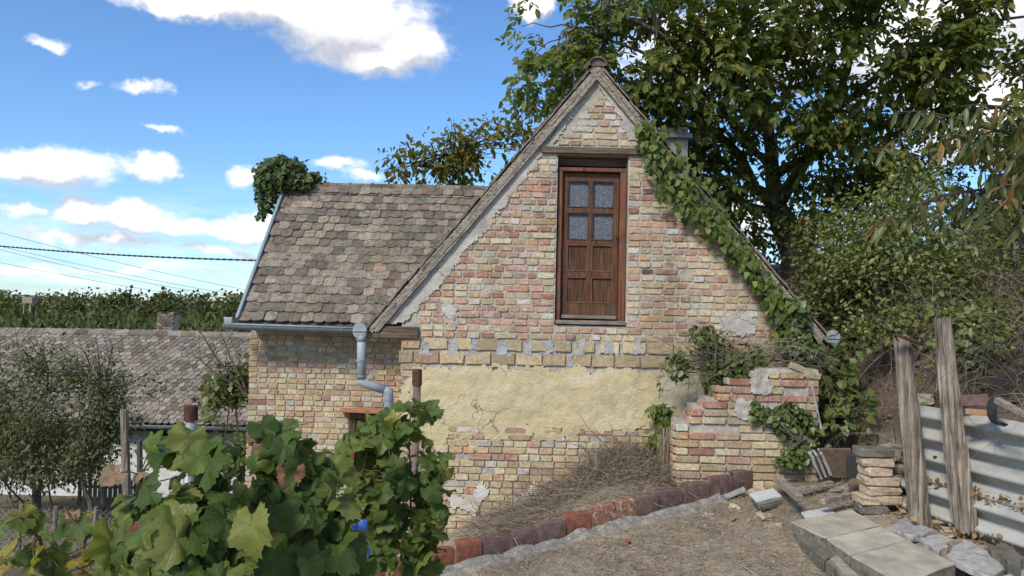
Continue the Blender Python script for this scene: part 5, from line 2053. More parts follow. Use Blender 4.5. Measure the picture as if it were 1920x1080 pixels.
# ------------------------------------------------------------------ slabs, bricks and rubble at the right
def chip(name, mat, c, size, rot, label, cat, group=None, seed=None, jit=.012, bevel=.006, nsub=2):
    """A worn block: bevelled box with uneven corners and chipped edges."""
    r = random.Random(seed if seed is not None else random.random())
    bm = bmesh.new()
    bmesh.ops.create_cube(bm, size=1)
    bmesh.ops.subdivide_edges(bm, edges=bm.edges, cuts=nsub, use_grid_fill=True)
    for v in bm.verts:
        s = Vector(v.co)
        corner = sum(abs(abs(q) - .5) < .01 for q in s)
        v.co = Vector((s.x * size[0], s.y * size[1], s.z * size[2]))
        f = jit * (1 + .8 * (corner >= 2))
        v.co += Vector((r.uniform(-f, f), r.uniform(-f, f), r.uniform(-f, f) * .5))
        if corner == 3:
            v.co *= r.uniform(.93, 1.0)
    if bevel:
        es = [e for e in bm.edges if len(e.link_faces) == 2 and e.calc_face_angle(0) > .9]
        bmesh.ops.bevel(bm, geom=es, offset=bevel, segments=1, affect='EDGES', clamp_overlap=True)
    me = bpy.data.meshes.new(name)
    bm.to_mesh(me); bm.free()
    me.materials.append(M[mat])
    o = link(name, me, None, c, rot.to_quaternion() if rot is not None else None)
    return tag(o, label, cat, group)


def rz(a, x=0, y=0):
    return Matrix.Rotation(R_(a), 3, 'Z') @ Matrix.Rotation(R_(x), 3, 'X') @ Matrix.Rotation(R_(y), 3, 'Y')


def slab_poly(label, corners, z, thick, mat, seed, group=None, chips=.008, name='slab', cat='slab', tilt=None):
    """A flat slab whose top corners are given as picture points at height z (or heights per corner)."""
    r = random.Random(seed)
    zs = z if isinstance(z, (list, tuple)) else [z] * len(corners)
    top = [G(px, py, zz) for (px, py), zz in zip(corners, zs)]
    ring = []
    n = len(top)
    for i in range(n):
        a, b_ = top[i], top[(i + 1) % n]
        for k in range(5):
            p = a.lerp(b_, k / 5)
            if k:
                p = p + Vector((r.uniform(-chips, chips), r.uniform(-chips, chips), 0))
            ring.append(p)
    cen = sum((p for p in ring), Vector()) / len(ring)
    g = Geo()
    m_ = len(ring)
    vs = [cen.lerp(p, .988) for p in ring]
    vs += [p + Vector((0, 0, -.005 - r.random() * .006)) for p in ring]
    vs += [cen.lerp(p, .985 + r.uniform(-.015, .01)) + Vector((0, 0, -thick)) for p in ring]
    fs = [tuple(range(m_)), tuple(range(3 * m_ - 1, 2 * m_ - 1, -1))]
    for i in range(m_):
        j = (i + 1) % m_
        fs += [(i, j, m_ + j, m_ + i), (m_ + i, m_ + j, 2 * m_ + j, 2 * m_ + i)]
    g.add(vs, fs)
    g.mi = [0 if (q == 0 or (q > 1 and q % 2 == 0)) else 1 for q in range(len(fs))]  # sides and underside use the dirty tone, darkened for shade as well
    o = g.build(name, [M[mat], M['dirty_shaded_side'] if mat == 'concrete' else M[mat]], None, origin=cen)
    return tag(o, label, cat, group)


ZS = -1.62
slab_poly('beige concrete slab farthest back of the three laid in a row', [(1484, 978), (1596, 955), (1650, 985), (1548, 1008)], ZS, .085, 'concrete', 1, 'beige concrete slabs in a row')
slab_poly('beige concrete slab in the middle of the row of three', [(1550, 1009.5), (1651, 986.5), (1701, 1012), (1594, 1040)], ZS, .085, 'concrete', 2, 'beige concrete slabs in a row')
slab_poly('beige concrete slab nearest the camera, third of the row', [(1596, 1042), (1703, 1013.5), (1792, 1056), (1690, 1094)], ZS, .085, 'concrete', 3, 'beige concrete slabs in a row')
slab_poly('dark mossy concrete kerb block under the far end of the beige slabs', [(1490, 1003), (1530, 994), (1580, 1034), (1546, 1050)], ZS - .087, .13, 'concrete_dark', 4, None, .012, 'kerb_block', 'kerb block')
slab_poly('dark mossy concrete kerb block under the near end of the beige slabs', [(1548, 1052), (1582, 1036), (1680, 1108), (1632, 1136)], ZS - .087, .16, 'concrete_dark', 5, None, .012, 'kerb_block', 'kerb block')
slab_poly('narrow pale stone strip wedged beside the nearest beige slab', [(1556, 1046), (1570, 1041), (1632, 1100), (1612, 1106)], ZS - .06, .07, 'stone', 6, None, .006, 'stone_strip', 'stone')
gs = 'grey paving slabs along the fence foot'
slab_poly('rough grey slab lying near the foot of the left post', [(1662, 990), (1698, 970), (1755, 994), (1712, 1004)], -1.61, .05, 'slab_grey', 7, gs, .012)
slab_poly('low cracked grey slab between two lighter slabs', [(1716, 1006), (1760, 1000), (1795, 1014), (1762, 1034)], -1.64, .05, 'slab_grey', 8, gs, .015)
slab_poly('large tilted grey slab beside the nearest beige slab', [(1776, 1040), (1806, 1010), (1902, 1056), (1858, 1084)], [-1.58, -1.56, -1.61, -1.63], .05, 'slab_grey', 9, gs, .010)
slab_poly('grey slab cut by the bottom right corner', [(1858, 1086), (1930, 1062), (1990, 1090), (1910, 1120)], -1.62, .05, 'slab_grey', 10, gs, .010)
slab_poly('dark flat grey slab behind the farthest beige slab', [(1618, 966), (1660, 952), (1706, 962), (1660, 978)], -1.66, .04, 'slab_grey', 11, gs, .014)
slab_poly('long mossy rough stone at the foot of the sheets', [(1852, 1026), (1884, 1018), (1925, 1046), (1906, 1062)], -1.55, .1, 'concrete_dark', 12, None, .012, 'rough_stone', 'stone')
gt = 'white marbled tiles lying in the dry grass'
slab_poly('white marbled tile on a small stack beside the ruined wall', [(1404, 925), (1450, 915), (1466, 930), (1418, 940)], -1.62, .018, 'marble', 13, gt, .003, 'tile_slab', 'tile')
slab_poly('grey tile under the white tile beside the ruined wall', [(1408, 931), (1452, 921), (1468, 935), (1422, 945)], -1.642, .018, 'slate', 14, None, .004, 'tile_slab', 'tile')
slab_poly('lowest dark tile of the small stack beside the ruined wall', [(1410, 936), (1454, 926), (1472, 940), (1424, 951)], -1.664, .03, 'concrete_dark', 15, None, .006, 'tile_slab', 'tile')
slab_poly('broken white edged tile leaning behind the white tile', [(1484, 944), (1530, 941), (1552, 950), (1500, 957)], [-1.67, -1.67, -1.68, -1.70], .02, 'slate', 16, gt, .006, 'tile_slab', 'tile')
slab_poly('white marbled tile touching the farthest beige slab', [(1502, 960), (1552, 951), (1566, 962), (1512, 973)], -1.65, .018, 'marble', 17, gt, .003, 'tile_slab', 'tile')
slab_poly('thin pale board end lying at the right end of the tile edging', [(1357, 928), (1394, 912), (1398, 917), (1362, 933)], [-1.70, -1.62, -1.62, -1.70], .02, 'slate', 18, None, .003, 'board', 'board')
slab_poly('flat tan broken brick lying before the ruined wall', [(1402, 918), (1425, 910), (1446, 912), (1430, 921)], -1.68, .04, 'loose_brick', 19, None, .008, 'broken_brick', 'brick')
# grey timber lying by the ruined wall
A_, B_ = P(1462, 900, 7.0), P(1500, 938, 6.2)
for lab, (a, b_), wd in (('short grey weathered timber lying by the ruined wall', ((1458, 897, 7.0), (1498, 934, 6.3)), .075), ('thin grey lath lying across rubble behind the white tiles', ((1490, 918, 6.9), (1560, 905, 7.0)), .045), ('second grey lath lying behind the stone stack', ((1540, 940, 6.3), (1612, 925, 6.6)), .06)):
    a, b_ = P(*a), P(*b_)
    d = (b_ - a)
    g = Geo()
    q = d.to_track_quat('X', 'Z').to_matrix()
    g.box((a + b_) / 2, (d.length, wd, wd * .8), q, jit=.008)
    tag(g.build('timber', M['wood_grey'], None, bevel=.004, origin=(a + b_) / 2), lab, 'timber')

# stack of old bricks and stones beside the left post
stk = [(1632, 947, .22, .06, 'concrete_dark', 'dark stone at the very bottom of the stack by the left post', -8, 6.36),
       (1645, 928, .34, .068, 'loose_brick', 'long pale stone, second from the bottom of the stack', 4, 6.36),
       (1650, 909, .27, .058, 'loose_brick', 'pale brick, third from the bottom of the stack', 6, 6.36),
       (1648, 894, .28, .058, 'loose_brick', 'pinkish brick with white mortar, fourth in the stack', -3, 6.36),
       (1641, 878, .21, .058, 'loose_brick', 'short cream brick, fifth in the stack', 8, 6.36),
       (1640, 862, .25, .056, 'loose_brick', 'pinkish brick just under the top stone of the stack', -5, 6.36),
       (1638, 845, .28, .062, 'concrete_dark', 'grey rounded stone topmost on the stack', 3, 6.36)]
zb_ = P(1640, 955, 6.36).z
for i, (px, py, w, h, mt, lab, ro, Y) in enumerate(stk):
    c = P(px, py, Y)
    hh = .070 if i else .075
    c.z = zb_ + .0795 * i + .012
    chip('stacked_brick', mt, c, (w * 1.06, .18, .076), rz(ro), lab, 'brick', 'bricks stacked by the left post', 30 + i, .0035, .009, 1)
chip('broken_brick', 'stone', P(1674, 842, 6.5), (.2, .16, .08), rz(10), 'grey stone resting behind the top of the stack', 'stone', None, 41)
chip('broken_brick', 'stone', P(1670, 875, 6.55), (.18, .14, .09), rz(-6), 'grey stone wedged behind the middle of the stack', 'stone', None, 42)
chip('broken_brick', 'stone', P(1672, 922, 6.5), (.2, .14, .3), rz(4), 'rough stone block behind the foot of the stack', 'stone', None, 43)
# rubble at the foot of the sheets
rb = [(1755, 966, 5.95, .13, .08, .05, 'pale flat stone beside the foot of the left post', 20), (1790, 978, 5.75, .18, .09, .06, 'pinkish stone between the feet of the two posts', -12),
      (1800, 1000, 5.5, .2, .11, .06, 'mossy brown stone before the right post', 15), (1838, 1008, 5.4, .16, .1, .05, 'brown stone right of the right post foot', -20)]
for i, (px, py, Y, a, b2, c_, lab, ro) in enumerate(rb):
    c = P(px, py, Y)
    c.z = ground_z(c.x, c.y) + c_ * .45
    chip('stone', 'stone' if i != 1 else 'loose_brick', c, (a, b2, c_), rz(ro, random.uniform(-8, 8)), lab, 'stone', None, 50 + i, .012, .012)
# scattered small rubble
k = 0
labs = ['small tan brick bit in the grass left of the white tile', 'yellow stone chunk in the grass before the ruined wall', 'pale flat fragment in the grass left of the beige slabs', 'half brick sunk in the soil left of the kerb block', 'flat pale brick half beside the stone stack foot', 'reddish half brick lying on the bank behind the stack', 'brown fragment on the soil left of the yellow stone']
for (px, py, sz, mt, ro) in ((1330, 968, (.1, .06, .035), 'loose_brick', 20), (1376, 957, (.075, .07, .06), 'plaster', 10), (1450, 987, (.14, .05, .03), 'loose_brick', -10), (1435, 972, (.16, .1, .05), 'loose_brick', 30), (1572, 922, (.2, .09, .05), 'stone', 12), (1592, 793, (.13, .1, .1), 'loose_brick', 15), (1372, 976, (.05, .04, .03), 'brick_red', 40)):
    d = ray(px, py)
    # find the ground along the ray
    s = 3.0
    while s < 14 and (d * s).z > ground_z((d * s).x, (d * s).y):
        s += .02
    c = d * s
    c.z += sz[2] * .3
    chip('rubble', mt, c, sz, rz(ro, random.uniform(-10, 10), random.uniform(-10, 10)), labs[k], 'rubble', None, 60 + k, .01, .01)
    k += 1
# three slate sheets leaning at the wall's right foot
for i in range(3):
    a = P(1528 + i * 9, 872 - i * 3, 7.05 + i * .06)
    chip('leaning_slate', 'slate', a, (.025, .16, .23), rz(-10, 10, -24), ('left', 'middle', 'right')[i] + ('most' if i != 1 else '') + ' of three grey slates leaning by the ruined wall', 'slate', 'leaning slates', 70 + i, .003, .003)
# large rusty plate and dark plate behind
g = Geo(); g.box(P(1562, 868, 7.2), (.32, .03, .30), rz(8, 14))
tag(g.build('rusty_plate', M['brown_pipe'], None, bevel=.004), 'rusty brown plate leaning behind the three slates', 'plate')
g = Geo(); g.box(P(1598, 874, 6.8), (.10, .03, .22), rz(-10, 8))
tag(g.build('dark_plate', M['dark_metal'], None, bevel=.004), 'dark green black plate standing left of the stone stack', 'plate')

# things on top of the fence bank
zf = zt1
def at_top(px, py, Y):
    return P(px, py, Y)


c = P(1731, 746, 6.35); c.z = zf + .045
chip('brick', 'plaster', c, (.16, .10, .085), rz(15), 'yellow brick lying on top of the fence sheet between posts', 'brick', None, 80, .005, .006)
g = Geo(); a = P(1880, 772, 5.3)
ring = [(math.cos(th) * .07, math.sin(th) * .07) for th in np.linspace(R_(60), R_(300), 10)]
vs = []
for yy in (-.02, .12):
    for (u, w) in ring:
        vs.append(a + Vector((u * .9 + .2 * yy, yy, w * 1.5)))
    for (u, w) in ring:
        vs.append(a + Vector((u * .75 + .2 * yy, yy, w * 1.35)))
nn = len(ring); fs = []
for i in range(nn - 1):
    fs += [(i, i + 1, 2 * nn + i + 1, 2 * nn + i), (nn + i, nn + i + 1, 3 * nn + i + 1, 3 * nn + i), (i, i + 1, nn + i + 1, nn + i)]
g.add(vs, fs)
tag(g.build('gutter_piece', M['dark_metal'], None), 'curved black metal piece standing on the fence top', 'metal piece')
a, b_ = P(1868, 750, 5.2), P(1935, 785, 4.9)
g = Geo(); d = b_ - a
g.box((a + b_) / 2, (d.length, .045, .035), d.to_track_quat('X', 'Z').to_matrix(), jit=.005)
tag(g.build('stick', M['wood_grey'], None, bevel=.004, origin=(a + b_) / 2), 'grey wooden stick propped over the black metal piece', 'stick')
a, b_ = P(1812, 772, 5.55), P(1868, 775, 5.4)
g = Geo(); g.box((a + b_) / 2, ((b_ - a).length, .06, .04), rz(-35)); tag(g.build('board', M['brown_board'], None, bevel=.003), 'light brown board lying along the fence top', 'board')
c = P(1828, 752, 5.75)
g = Geo(); g.box(c, (.19, .14, .03), rz(-25, 30, -8), jit=.004); tag(g.build('roof_tile', M['purple_tile'], None, bevel=.004), 'dark red roof tile lying behind the brown board', 'tile')

# ------------------------------------------------------------------ edging of ridge tiles
def edging():
    L = (EB - EA); L.z = 0
    Lh = L.length
    n0 = -3
    ws = []
    x = -.62
    k = 0
    mats = ['rust_tile', 'rust_tile', 'rust_tile', 'rust_tile', 'purple_tile', 'purple_tile', 'purple_tile', 'rust_tile', 'limed_tile', 'limed_tile', 'purple_tile', 'purple_tile', 'purple_tile', 'purple_tile', 'purple_tile', 'purple_tile', 'purple_tile', 'purple_tile']
    names = ['orange rusty', 'plain rusty', 'dull rusty', 'dark purple', 'rusty red', 'ribbed rusty', 'purple brown', 'large purple', 'small purple', 'bright rusty', 'white limed', 'speckled limed', 'dark end', 'smooth purple', 'dusty purple', 'shaded purple', 'far purple', 'last purple']
    while x < Lh + .25 and k < len(mats):
        w = random.uniform(.22, .31)
        yaw = random.uniform(-.06, .06); lean = random.uniform(-.03, .05); dz = random.uniform(-.014, .012)
        a = Vector((EA.x, EA.y, 0)) + e_dir * x + e_n * random.uniform(-.012, .012)
        g = Geo()
        vs, fs = [], []
        nb = 7
        h = .20
        z0 = lerp(EA.z, EB.z, (x + w / 2) / Lh) - .03
        prof = []
        for i in range(nb):
            th = math.pi * (i / (nb - 1))
            prof.append((-.045 * math.cos(th), 1))
        # an upright, slightly curved tile: face bulges to the camera side, top edge rounded back
        col = [(.024, 0), (.027, .07), (.025, .13), (.018, .160), (.004, .172), (-.045, .175)]
        m_ = len(col)
        for sx, sc in ((0, .96), (.012, 1.06), (w * .35, 1.12), (w * .7, 1.1), (w - .010, .9)):
            for (o, hh) in col:
                vs.append(a + e_dir * sx + e_n * o * sc + Vector((0, 0, z0 + hh * (1 + (sc - 1) * .3) + random.uniform(-.002, .002))))
            for (o, hh) in col:
                vs.append(a + e_dir * sx + e_n * (o * sc - .016) + Vector((0, 0, z0 + max(0, hh - .012))))
        for s in range(4):
            b0 = s * 2 * m_; b1 = (s + 1) * 2 * m_
            for i in range(m_ - 1):
                fs += [(b0 + i, b0 + i + 1, b1 + i + 1, b1 + i), (b0 + m_ + i, b0 + m_ + i + 1, b1 + m_ + i + 1, b1 + m_ + i)]
        for b0 in (0, 4 * 2 * m_):
            for i in range(m_ - 1):
                fs.append((b0 + i, b0 + i + 1, b0 + m_ + i + 1, b0 + m_ + i))
        vs = [v_ + e_n * (yaw * (v_ - a).dot(e_dir) - lean * (v_.z - z0)) + Vector((0, 0, dz + yaw * .6 * (v_ - a).dot(e_dir))) for v_ in vs]
        g.add(vs, fs)
        o = g.build('edging_tile', M[mats[k]], None, origin=a + Vector((0, 0, z0)))
        side = 'first from the ruined wall end' if False else ''
        tag(o, ED_LABELS[k], 'edging tile', 'ridge tiles set as a bed edging')
        x += w; k += 1
    # low concrete strip at its foot
    xs_ = list(np.arange(-.7, Lh - .25, .06)); ac = [.05, .08, .12, .16, .21]
    vs, fs = [], []
    for q in xs_:
        for i, o in enumerate(ac):
            p = Vector((EA.x, EA.y, 0)) + e_dir * q + e_n * (o + .012 * nz(q, o, 1, 4))
            p.z = ground_z(p.x, p.y) + (.03, .045, .02, .028, -.02)[i] + .03 * nz(q, o, 4, 7)
            vs.append(p)
    m_ = len(ac)
    for q in range(len(xs_) - 1):
        for i in range(m_ - 1):
            fs.append((q * m_ + i, (q + 1) * m_ + i, (q + 1) * m_ + i + 1, q * m_ + i + 1))
    g = Geo(); g.add(vs, fs)
    tag(g.build('concrete_strip', M['strip'], None), 'crumbling grey concrete strip along the foot of the tile edging', 'concrete strip')


ED_LABELS = ['edging tile hidden deepest behind the grape leaves', 'edging tile second from the left behind the grape leaves', 'dull rusty edging tile just right of the grape leaves',
             'rusty red edging tile just left of the purple brown group', 'leftmost smooth purple brown edging tile of its group', 'middle purple brown edging tile crossed by a pale stalk',
             'purple brown edging tile next to the bright rusty one', 'bright orange rusty edging tile with worn face', 'edging tile splashed with white lime', 'rusty edging tile speckled with lime, right of the white one',
             'dark purple edging tile right of the lime speckled one', 'second dark purple edging tile toward the ruined wall', 'third dark purple edging tile toward the ruined wall', 'fourth dark purple edging tile, near the ruined wall',
             'fifth dark purple edging tile beside the ruined wall', 'last dark purple edging tile touching the ruined wall']
edging()

# ------------------------------------------------------------------ dry grass, straw and heap
random.seed(658); rng = np.random.default_rng(470)
def dry_stuff():
    # heap against the gable wall
    n = 6200
    f = rng.random(n)
    px = 880 + 400 * f ** .62
    top = np.interp(px, [880, 980, 1060, 1110, 1150, 1200, 1250, 1262], [1000, 972, 925, 868, 838, 832, 842, 862])
    bot = np.interp(px, [880, 960, 1060, 1160, 1262], [1010, 985, 955, 935, 915])
    t = rng.random(n) ** .8
    S = []
    for a, tt, bt, k in zip(px, top, bot, t):
        py = lerp(bt, tt, k)
        Y = lerp(7.35 if a > 1050 else 7.0, 8.05, min(1, k * 1.1)) - random.random() * .12
        Y = max(Y, 6.1)
        p = P(a, py + 6, Y)
        p.z = max(p.z, ground_z(p.x, p.y) - .02)
        S.append(tuple(p))
    S = np.array(S)
    dr = rng.normal(size=(n, 3)) * np.array([1.0, .5, .45]) + np.array([-.5, -.35, .12])
    batch_obj('straw_heap', [ribbons(S, dr, rng.uniform(.16, .6, n), rng.uniform(.0022, .0048, n), rng.uniform(.1, .7, n), 6, .28)], M['heap'], None, kind='stuff')
    k_ = rng.choice(len(S), 420)
    batch_obj('heap_twigs', [ribbons(S[k_], dr[k_] + rng.normal(size=(420, 3)) * .4, rng.uniform(.2, .7, 420), rng.uniform(.004, .008, 420), rng.uniform(.0, .4, 420), 6, .2)], M['brush'], None, kind='stuff')
    k_ = rng.choice(len(S), 260)
    batch_obj('heap_leaves', [leaf_batch(S[k_] + np.array([0, -.03, .02]), rng.normal(size=(260, 3)), rng.normal(size=(260, 3)), rng.uniform(.02, .05, 260), LEAF_WIDE)], M['litter'], None, kind='stuff')
    # taller russet stems sticking out of the heap
    n = 420
    px = rng.uniform(1080, 1200, n)
    S = np.array([tuple(P(a, 880 + random.uniform(-10, 30), 7.95 - random.random() * .3)) for a in px])
    dr = rng.normal(size=(n, 3)) * .5 + np.array([.05, -.2, .9])
    batch_obj('dry_stems', [ribbons(S, dr, rng.uniform(.15, .42, n), rng.uniform(.002, .0034, n), rng.uniform(.1, .8, n), 6, .2)], M['straw'], None, kind='stuff')
    # grass hanging by the left end of the ruined wall
    n = 420
    S = np.array([tuple(P(1252 + random.gauss(0, 8), 800 + random.uniform(0, 70), 7.55 + random.random() * .25)) for _ in range(n)])
    batch_obj('hanging_grass', [ribbons(S, rng.normal(size=(n, 3)) * .15 + np.array([-.05, -.1, -1]), rng.uniform(.2, .55, n), rng.uniform(.0015, .003, n), np.zeros(n), 5, .12)], M['straw_grey'], None, kind='stuff')
    # straw lying in the ditch between edging and wall, and all over the soil
    S, D, Ln = [], [], []
    while len(S) < 27000:
        r = random.random()
        if r < .30:
            q = random.uniform(-.6, 2.6); o = -random.uniform(.04, 1.3)
            p = Vector((EA.x, EA.y, 0)) + e_dir * q + e_n * o
            x, y = p.x, p.y
            if y > YG - .05:
                continue
            ln = random.uniform(.06, .22)
        else:
            x, y = random.uniform(-1.2, 3.0), random.uniform(3.6, 7.4)
            s = (x - EA.x) * e_n.x + (y - EA.y) * e_n.y
            if s < .22:
                continue
            d_ = nz(x, y, 3, 1.6) + .5 * nz(x, y, 8, 4)
            if d_ < random.uniform(-.5, .35) and r < .9:
                continue
            ln = random.uniform(.04, .17)
        S.append((x, y, ground_z(x, y) + random.random() * .008)); Ln.append(ln)
        up = .15 + .5 * (random.random() < .18) + (.5 if r > .95 else 0)
        D.append((random.gauss(0, 1), random.gauss(0, 1), up + abs(random.gauss(0, .12))))
    S = np.array(S); D = np.array(D); Ln = np.array(Ln); n = len(S)
    batch_obj('dry_grass', [ribbons(S, D, Ln, rng.uniform(.0013, .0032, n), rng.uniform(.1, .5, n), 3, .25)], M['straw_grey'], None, kind='stuff')
    # upright dry tufts
    S, D = [], []
    for (px, py, m_, r) in ((1330, 945, 130, .10), (1345, 960, 90, .08), (1440, 970, 140, .12), (1400, 950, 80, .1), (1480, 960, 90, .08), (1500, 1000, 120, .10), (1530, 1040, 120, .1), (1420, 985, 70, .1), (1560, 915, 160, .18), (1520, 900, 120, .15), (1610, 915, 90, .1), (1060, 985, 60, .08), (900, 1010, 80, .1), (1240, 1010, 60, .08), (960, 1050, 70, .1), (1120, 1060, 60, .1), (1700, 1060, 40, .06), (1790, 1075, 40, .08)):
        d = ray(px, py); s = 3.0
        while s < 14 and (d * s).z > ground_z((d * s).x, (d * s).y):
            s += .02
        c = d * s
        for _ in range(m_):
            x, y = c.x + random.gauss(0, r), c.y + random.gauss(0, r)
            S.append((x, y, ground_z(x, y) - .01)); D.append((random.gauss(0, .45), random.gauss(0, .45), 1))
    S = np.array(S); D = np.array(D); n = len(S)
    batch_obj('grass_tufts', [ribbons(S, D, rng.uniform(.07, .26, n), rng.uniform(.0013, .0026, n), rng.uniform(.1, .9, n), 5, .18)], M['straw'], None, kind='stuff')
    # crumbs of soil and small stones
    n = 2600
    V, F = [], []
    octv = np.array([(1, 0, 0), (-1, 0, 0), (0, 1, 0), (0, -1, 0), (0, 0, .7), (0, 0, -.7)], float)
    octf = np.array([(0, 2, 4), (2, 1, 4), (1, 3, 4), (3, 0, 4), (2, 0, 5), (1, 2, 5), (3, 1, 5), (0, 3, 5)])
    k = 0
    while k < n:
        x, y = random.uniform(-.8, 3.2), random.uniform(4.0, 7.2)
        s = (x - EA.x) * e_n.x + (y - EA.y) * e_n.y
        if s < .25:
            continue
        r = random.uniform(.004, .014) * (2.2 if random.random() < .06 else 1)
        V.append(octv * r * rng.uniform(.6, 1.4, (6, 3)) + np.array((x, y, ground_z(x, y)))); F.append(octf + 6 * k)
        k += 1
    batch_obj('gravel', [(np.concatenate(V), np.concatenate(F))], M['stone'], None, kind='stuff')
    # red crumpled leaf on the soil
    d = ray(1175, 1020); s = 3.0
    while (d * s).z > ground_z((d * s).x, (d * s).y):
        s += .01
    c = np.array(d * s) + np.array((0, 0, .02))
    nL = 5
    o = batch_obj('red_leaf', [leaf_batch(np.repeat(c[None], nL, 0) + rng.normal(size=(nL, 3)) * .012, rng.normal(size=(nL, 3)), rng.normal(size=(nL, 3)), np.full(nL, .045), LEAF_WIDE)], M['red'])
    tag(o, 'small bright red crumpled leaf on the bare soil', 'leaf')
    # one pale bent stalk over the edging
    g = Geo(); g.tube([P(948, 1003, 6.35), P(965, 1010, 6.2), P(973, 1025, 6.15), P(977, 1040, 6.15)], [.004, .004, .003, .003], 5)
    tag(g.build('stalk', M['straw'], None), 'pale bent dry stalk arching over the purple edging tiles', 'stalk')


dry_stuff()

# ------------------------------------------------------------------ grapevines
random.seed(553); rng = np.random.default_rng(395)
def grape_leaf_mesh(seed, mat):
    r = random.Random(seed)
    nO = 46
    vs = [(0, 0, 0)]
    lob = [0, .95, -.95, 1.9, -1.9]
    lr = [1.0, r.uniform(.86, .95), r.uniform(.86, .95), r.uniform(.7, .8), r.uniform(.7, .8)]
    cup = r.uniform(.05, .45); fold = r.uniform(-.1, .38); wav = r.uniform(.08, .2); ph = r.uniform(0, 6); tw = r.uniform(-.35, .35); bend = r.uniform(0, .4)
    rim = []
    for k in range(nO):
        th = -math.pi + 2 * math.pi * (k + .5) / nO          # 0 = tip
        base = .80
        for a, l in zip(lob, lr):
            dd = abs((th - a + math.pi) % (2 * math.pi) - math.pi)
            base = max(base, l * (1 - (dd / .62) ** 2 * .42) if dd < .62 else 0)
        if abs(th) > 2.75:
            base *= .45 + .2 * (math.pi - abs(th))
        base *= 1 + (.05 if k % 2 else -.05) + r.uniform(-.035, .035)
        rim.append((th, base))
    def z(x, y):
        rr = math.hypot(x, y)
        th = math.atan2(x, y)
        return -cup * rr * rr + fold * abs(x) + tw * x * y - bend * max(0, y) ** 2 + wav * rr * math.sin(5 * th + ph) * rr + .035 * rr * abs(math.sin(th * math.pi / .95)) 
    for (f) in (.5, 1.0):
        for (th, b) in rim:
            x, y = math.sin(th) * b * f, math.cos(th) * b * f
            vs.append((x, y, z(x, y)))
    fs = []
    for k in range(nO):
        k2 = (k + 1) % nO
        if k == nO - 1:
            continue
        fs.append((0, 1 + k2, 1 + k))
        fs.append((1 + k, 1 + k2, 1 + nO + k2, 1 + nO + k))
    vs = [(x * .62, y * .62, zz * .62) for x, y, zz in vs]
    g = Geo(); g.add(vs, fs)
    return g.mesh('leaf', M[mat], smooth=True, fixn=False)


GL = {m_: [grape_leaf_mesh(i + 7 * j, m_) for i in range(9)] for j, m_ in enumerate(('grape', 'grape_dry', 'grape_yellow'))}


def vine(label, base, canes, blobs, nleaf, size, dry=.02, yellow=.03, extra=(), faceup=.75):
    t = thing('grapevine', label, 'grapevine', base, 'grapevines along the foreground row')
    base = Vector(base)
    g = Geo(); g.tube(curve(base + Vector((0, 0, -.05)), base + Vector((.05, .05, .75)), 0, 6, .06), taper(.03, .02, 6), 7, wob=.15); g.build('trunk', M['bark'], t)
    cl = []
    for pts in canes:
        pts = [Vector(p) for p in pts]
        fine = []
        for a, b_ in zip(pts, pts[1:]):
            fine += curve(a, b_, .0, 4, .02)[:-1]
        fine.append(pts[-1])
        g = Geo(); g.tube(fine, taper(.0065, .0035, len(fine) - 1), 6, cap=True); g.build('cane', M['stem_red'], t)
        cl += fine
    pts, d = blob_points(nleaf, blobs, .35)
    items = [(Vector(p), Vector(dd), None, None) for p, dd in zip(pts, d)]
    for e in extra:
        items.append((Vector(e[0]), Vector((0, -1, .3)), e[1], e[2]))
    pet = Geo()
    for (c, dd, mt, sc) in items:
        r = random.random()
        mname = mt or ('grape_dry' if r < dry else ('grape_yellow' if r < dry + yellow else 'grape'))
        me = random.choice(GL[mname])
        nrm = Vector((random.gauss(-.1, .5), random.gauss(-.5, .45), random.gauss(faceup, .5))).normalized() + dd * .4
        tip = Vector((random.gauss(0, .6), random.gauss(-.5, .45), random.gauss(-.55, .3)))
        tip = (tip - nrm.normalized() * tip.dot(nrm.normalized())).normalized()
        x = tip.cross(nrm).normalized(); n = x.cross(tip)
        s = sc or size * random.choice((random.uniform(.4, .8), random.uniform(.7, 1.25), random.uniform(.8, 1.2)))
        link('leaf', me, t, c, Matrix((x, tip, n)).transposed().to_quaternion(), (s * random.uniform(.88, 1.05), s, s))
        if cl:
            q = min(cl, key=lambda h: (h - c).length)
            if (q - c).length < .32:
                pet.tube(curve(c, q, .01, 3, .05), .0016, 4, cap=False)
    if pet.v:
        pet.build('leaf_stalks', M['petiole'], t)
    return t


def gnd(px, py, Y):
    p = P(px, py, Y)
    return (p.x, p.y, ground_z(p.x, p.y))


def bb(px, py, Y, rx, ry, rd):
    s = Y / FPX
    return (tuple(P(px, py, Y)), (rx * s, rd, ry * s))


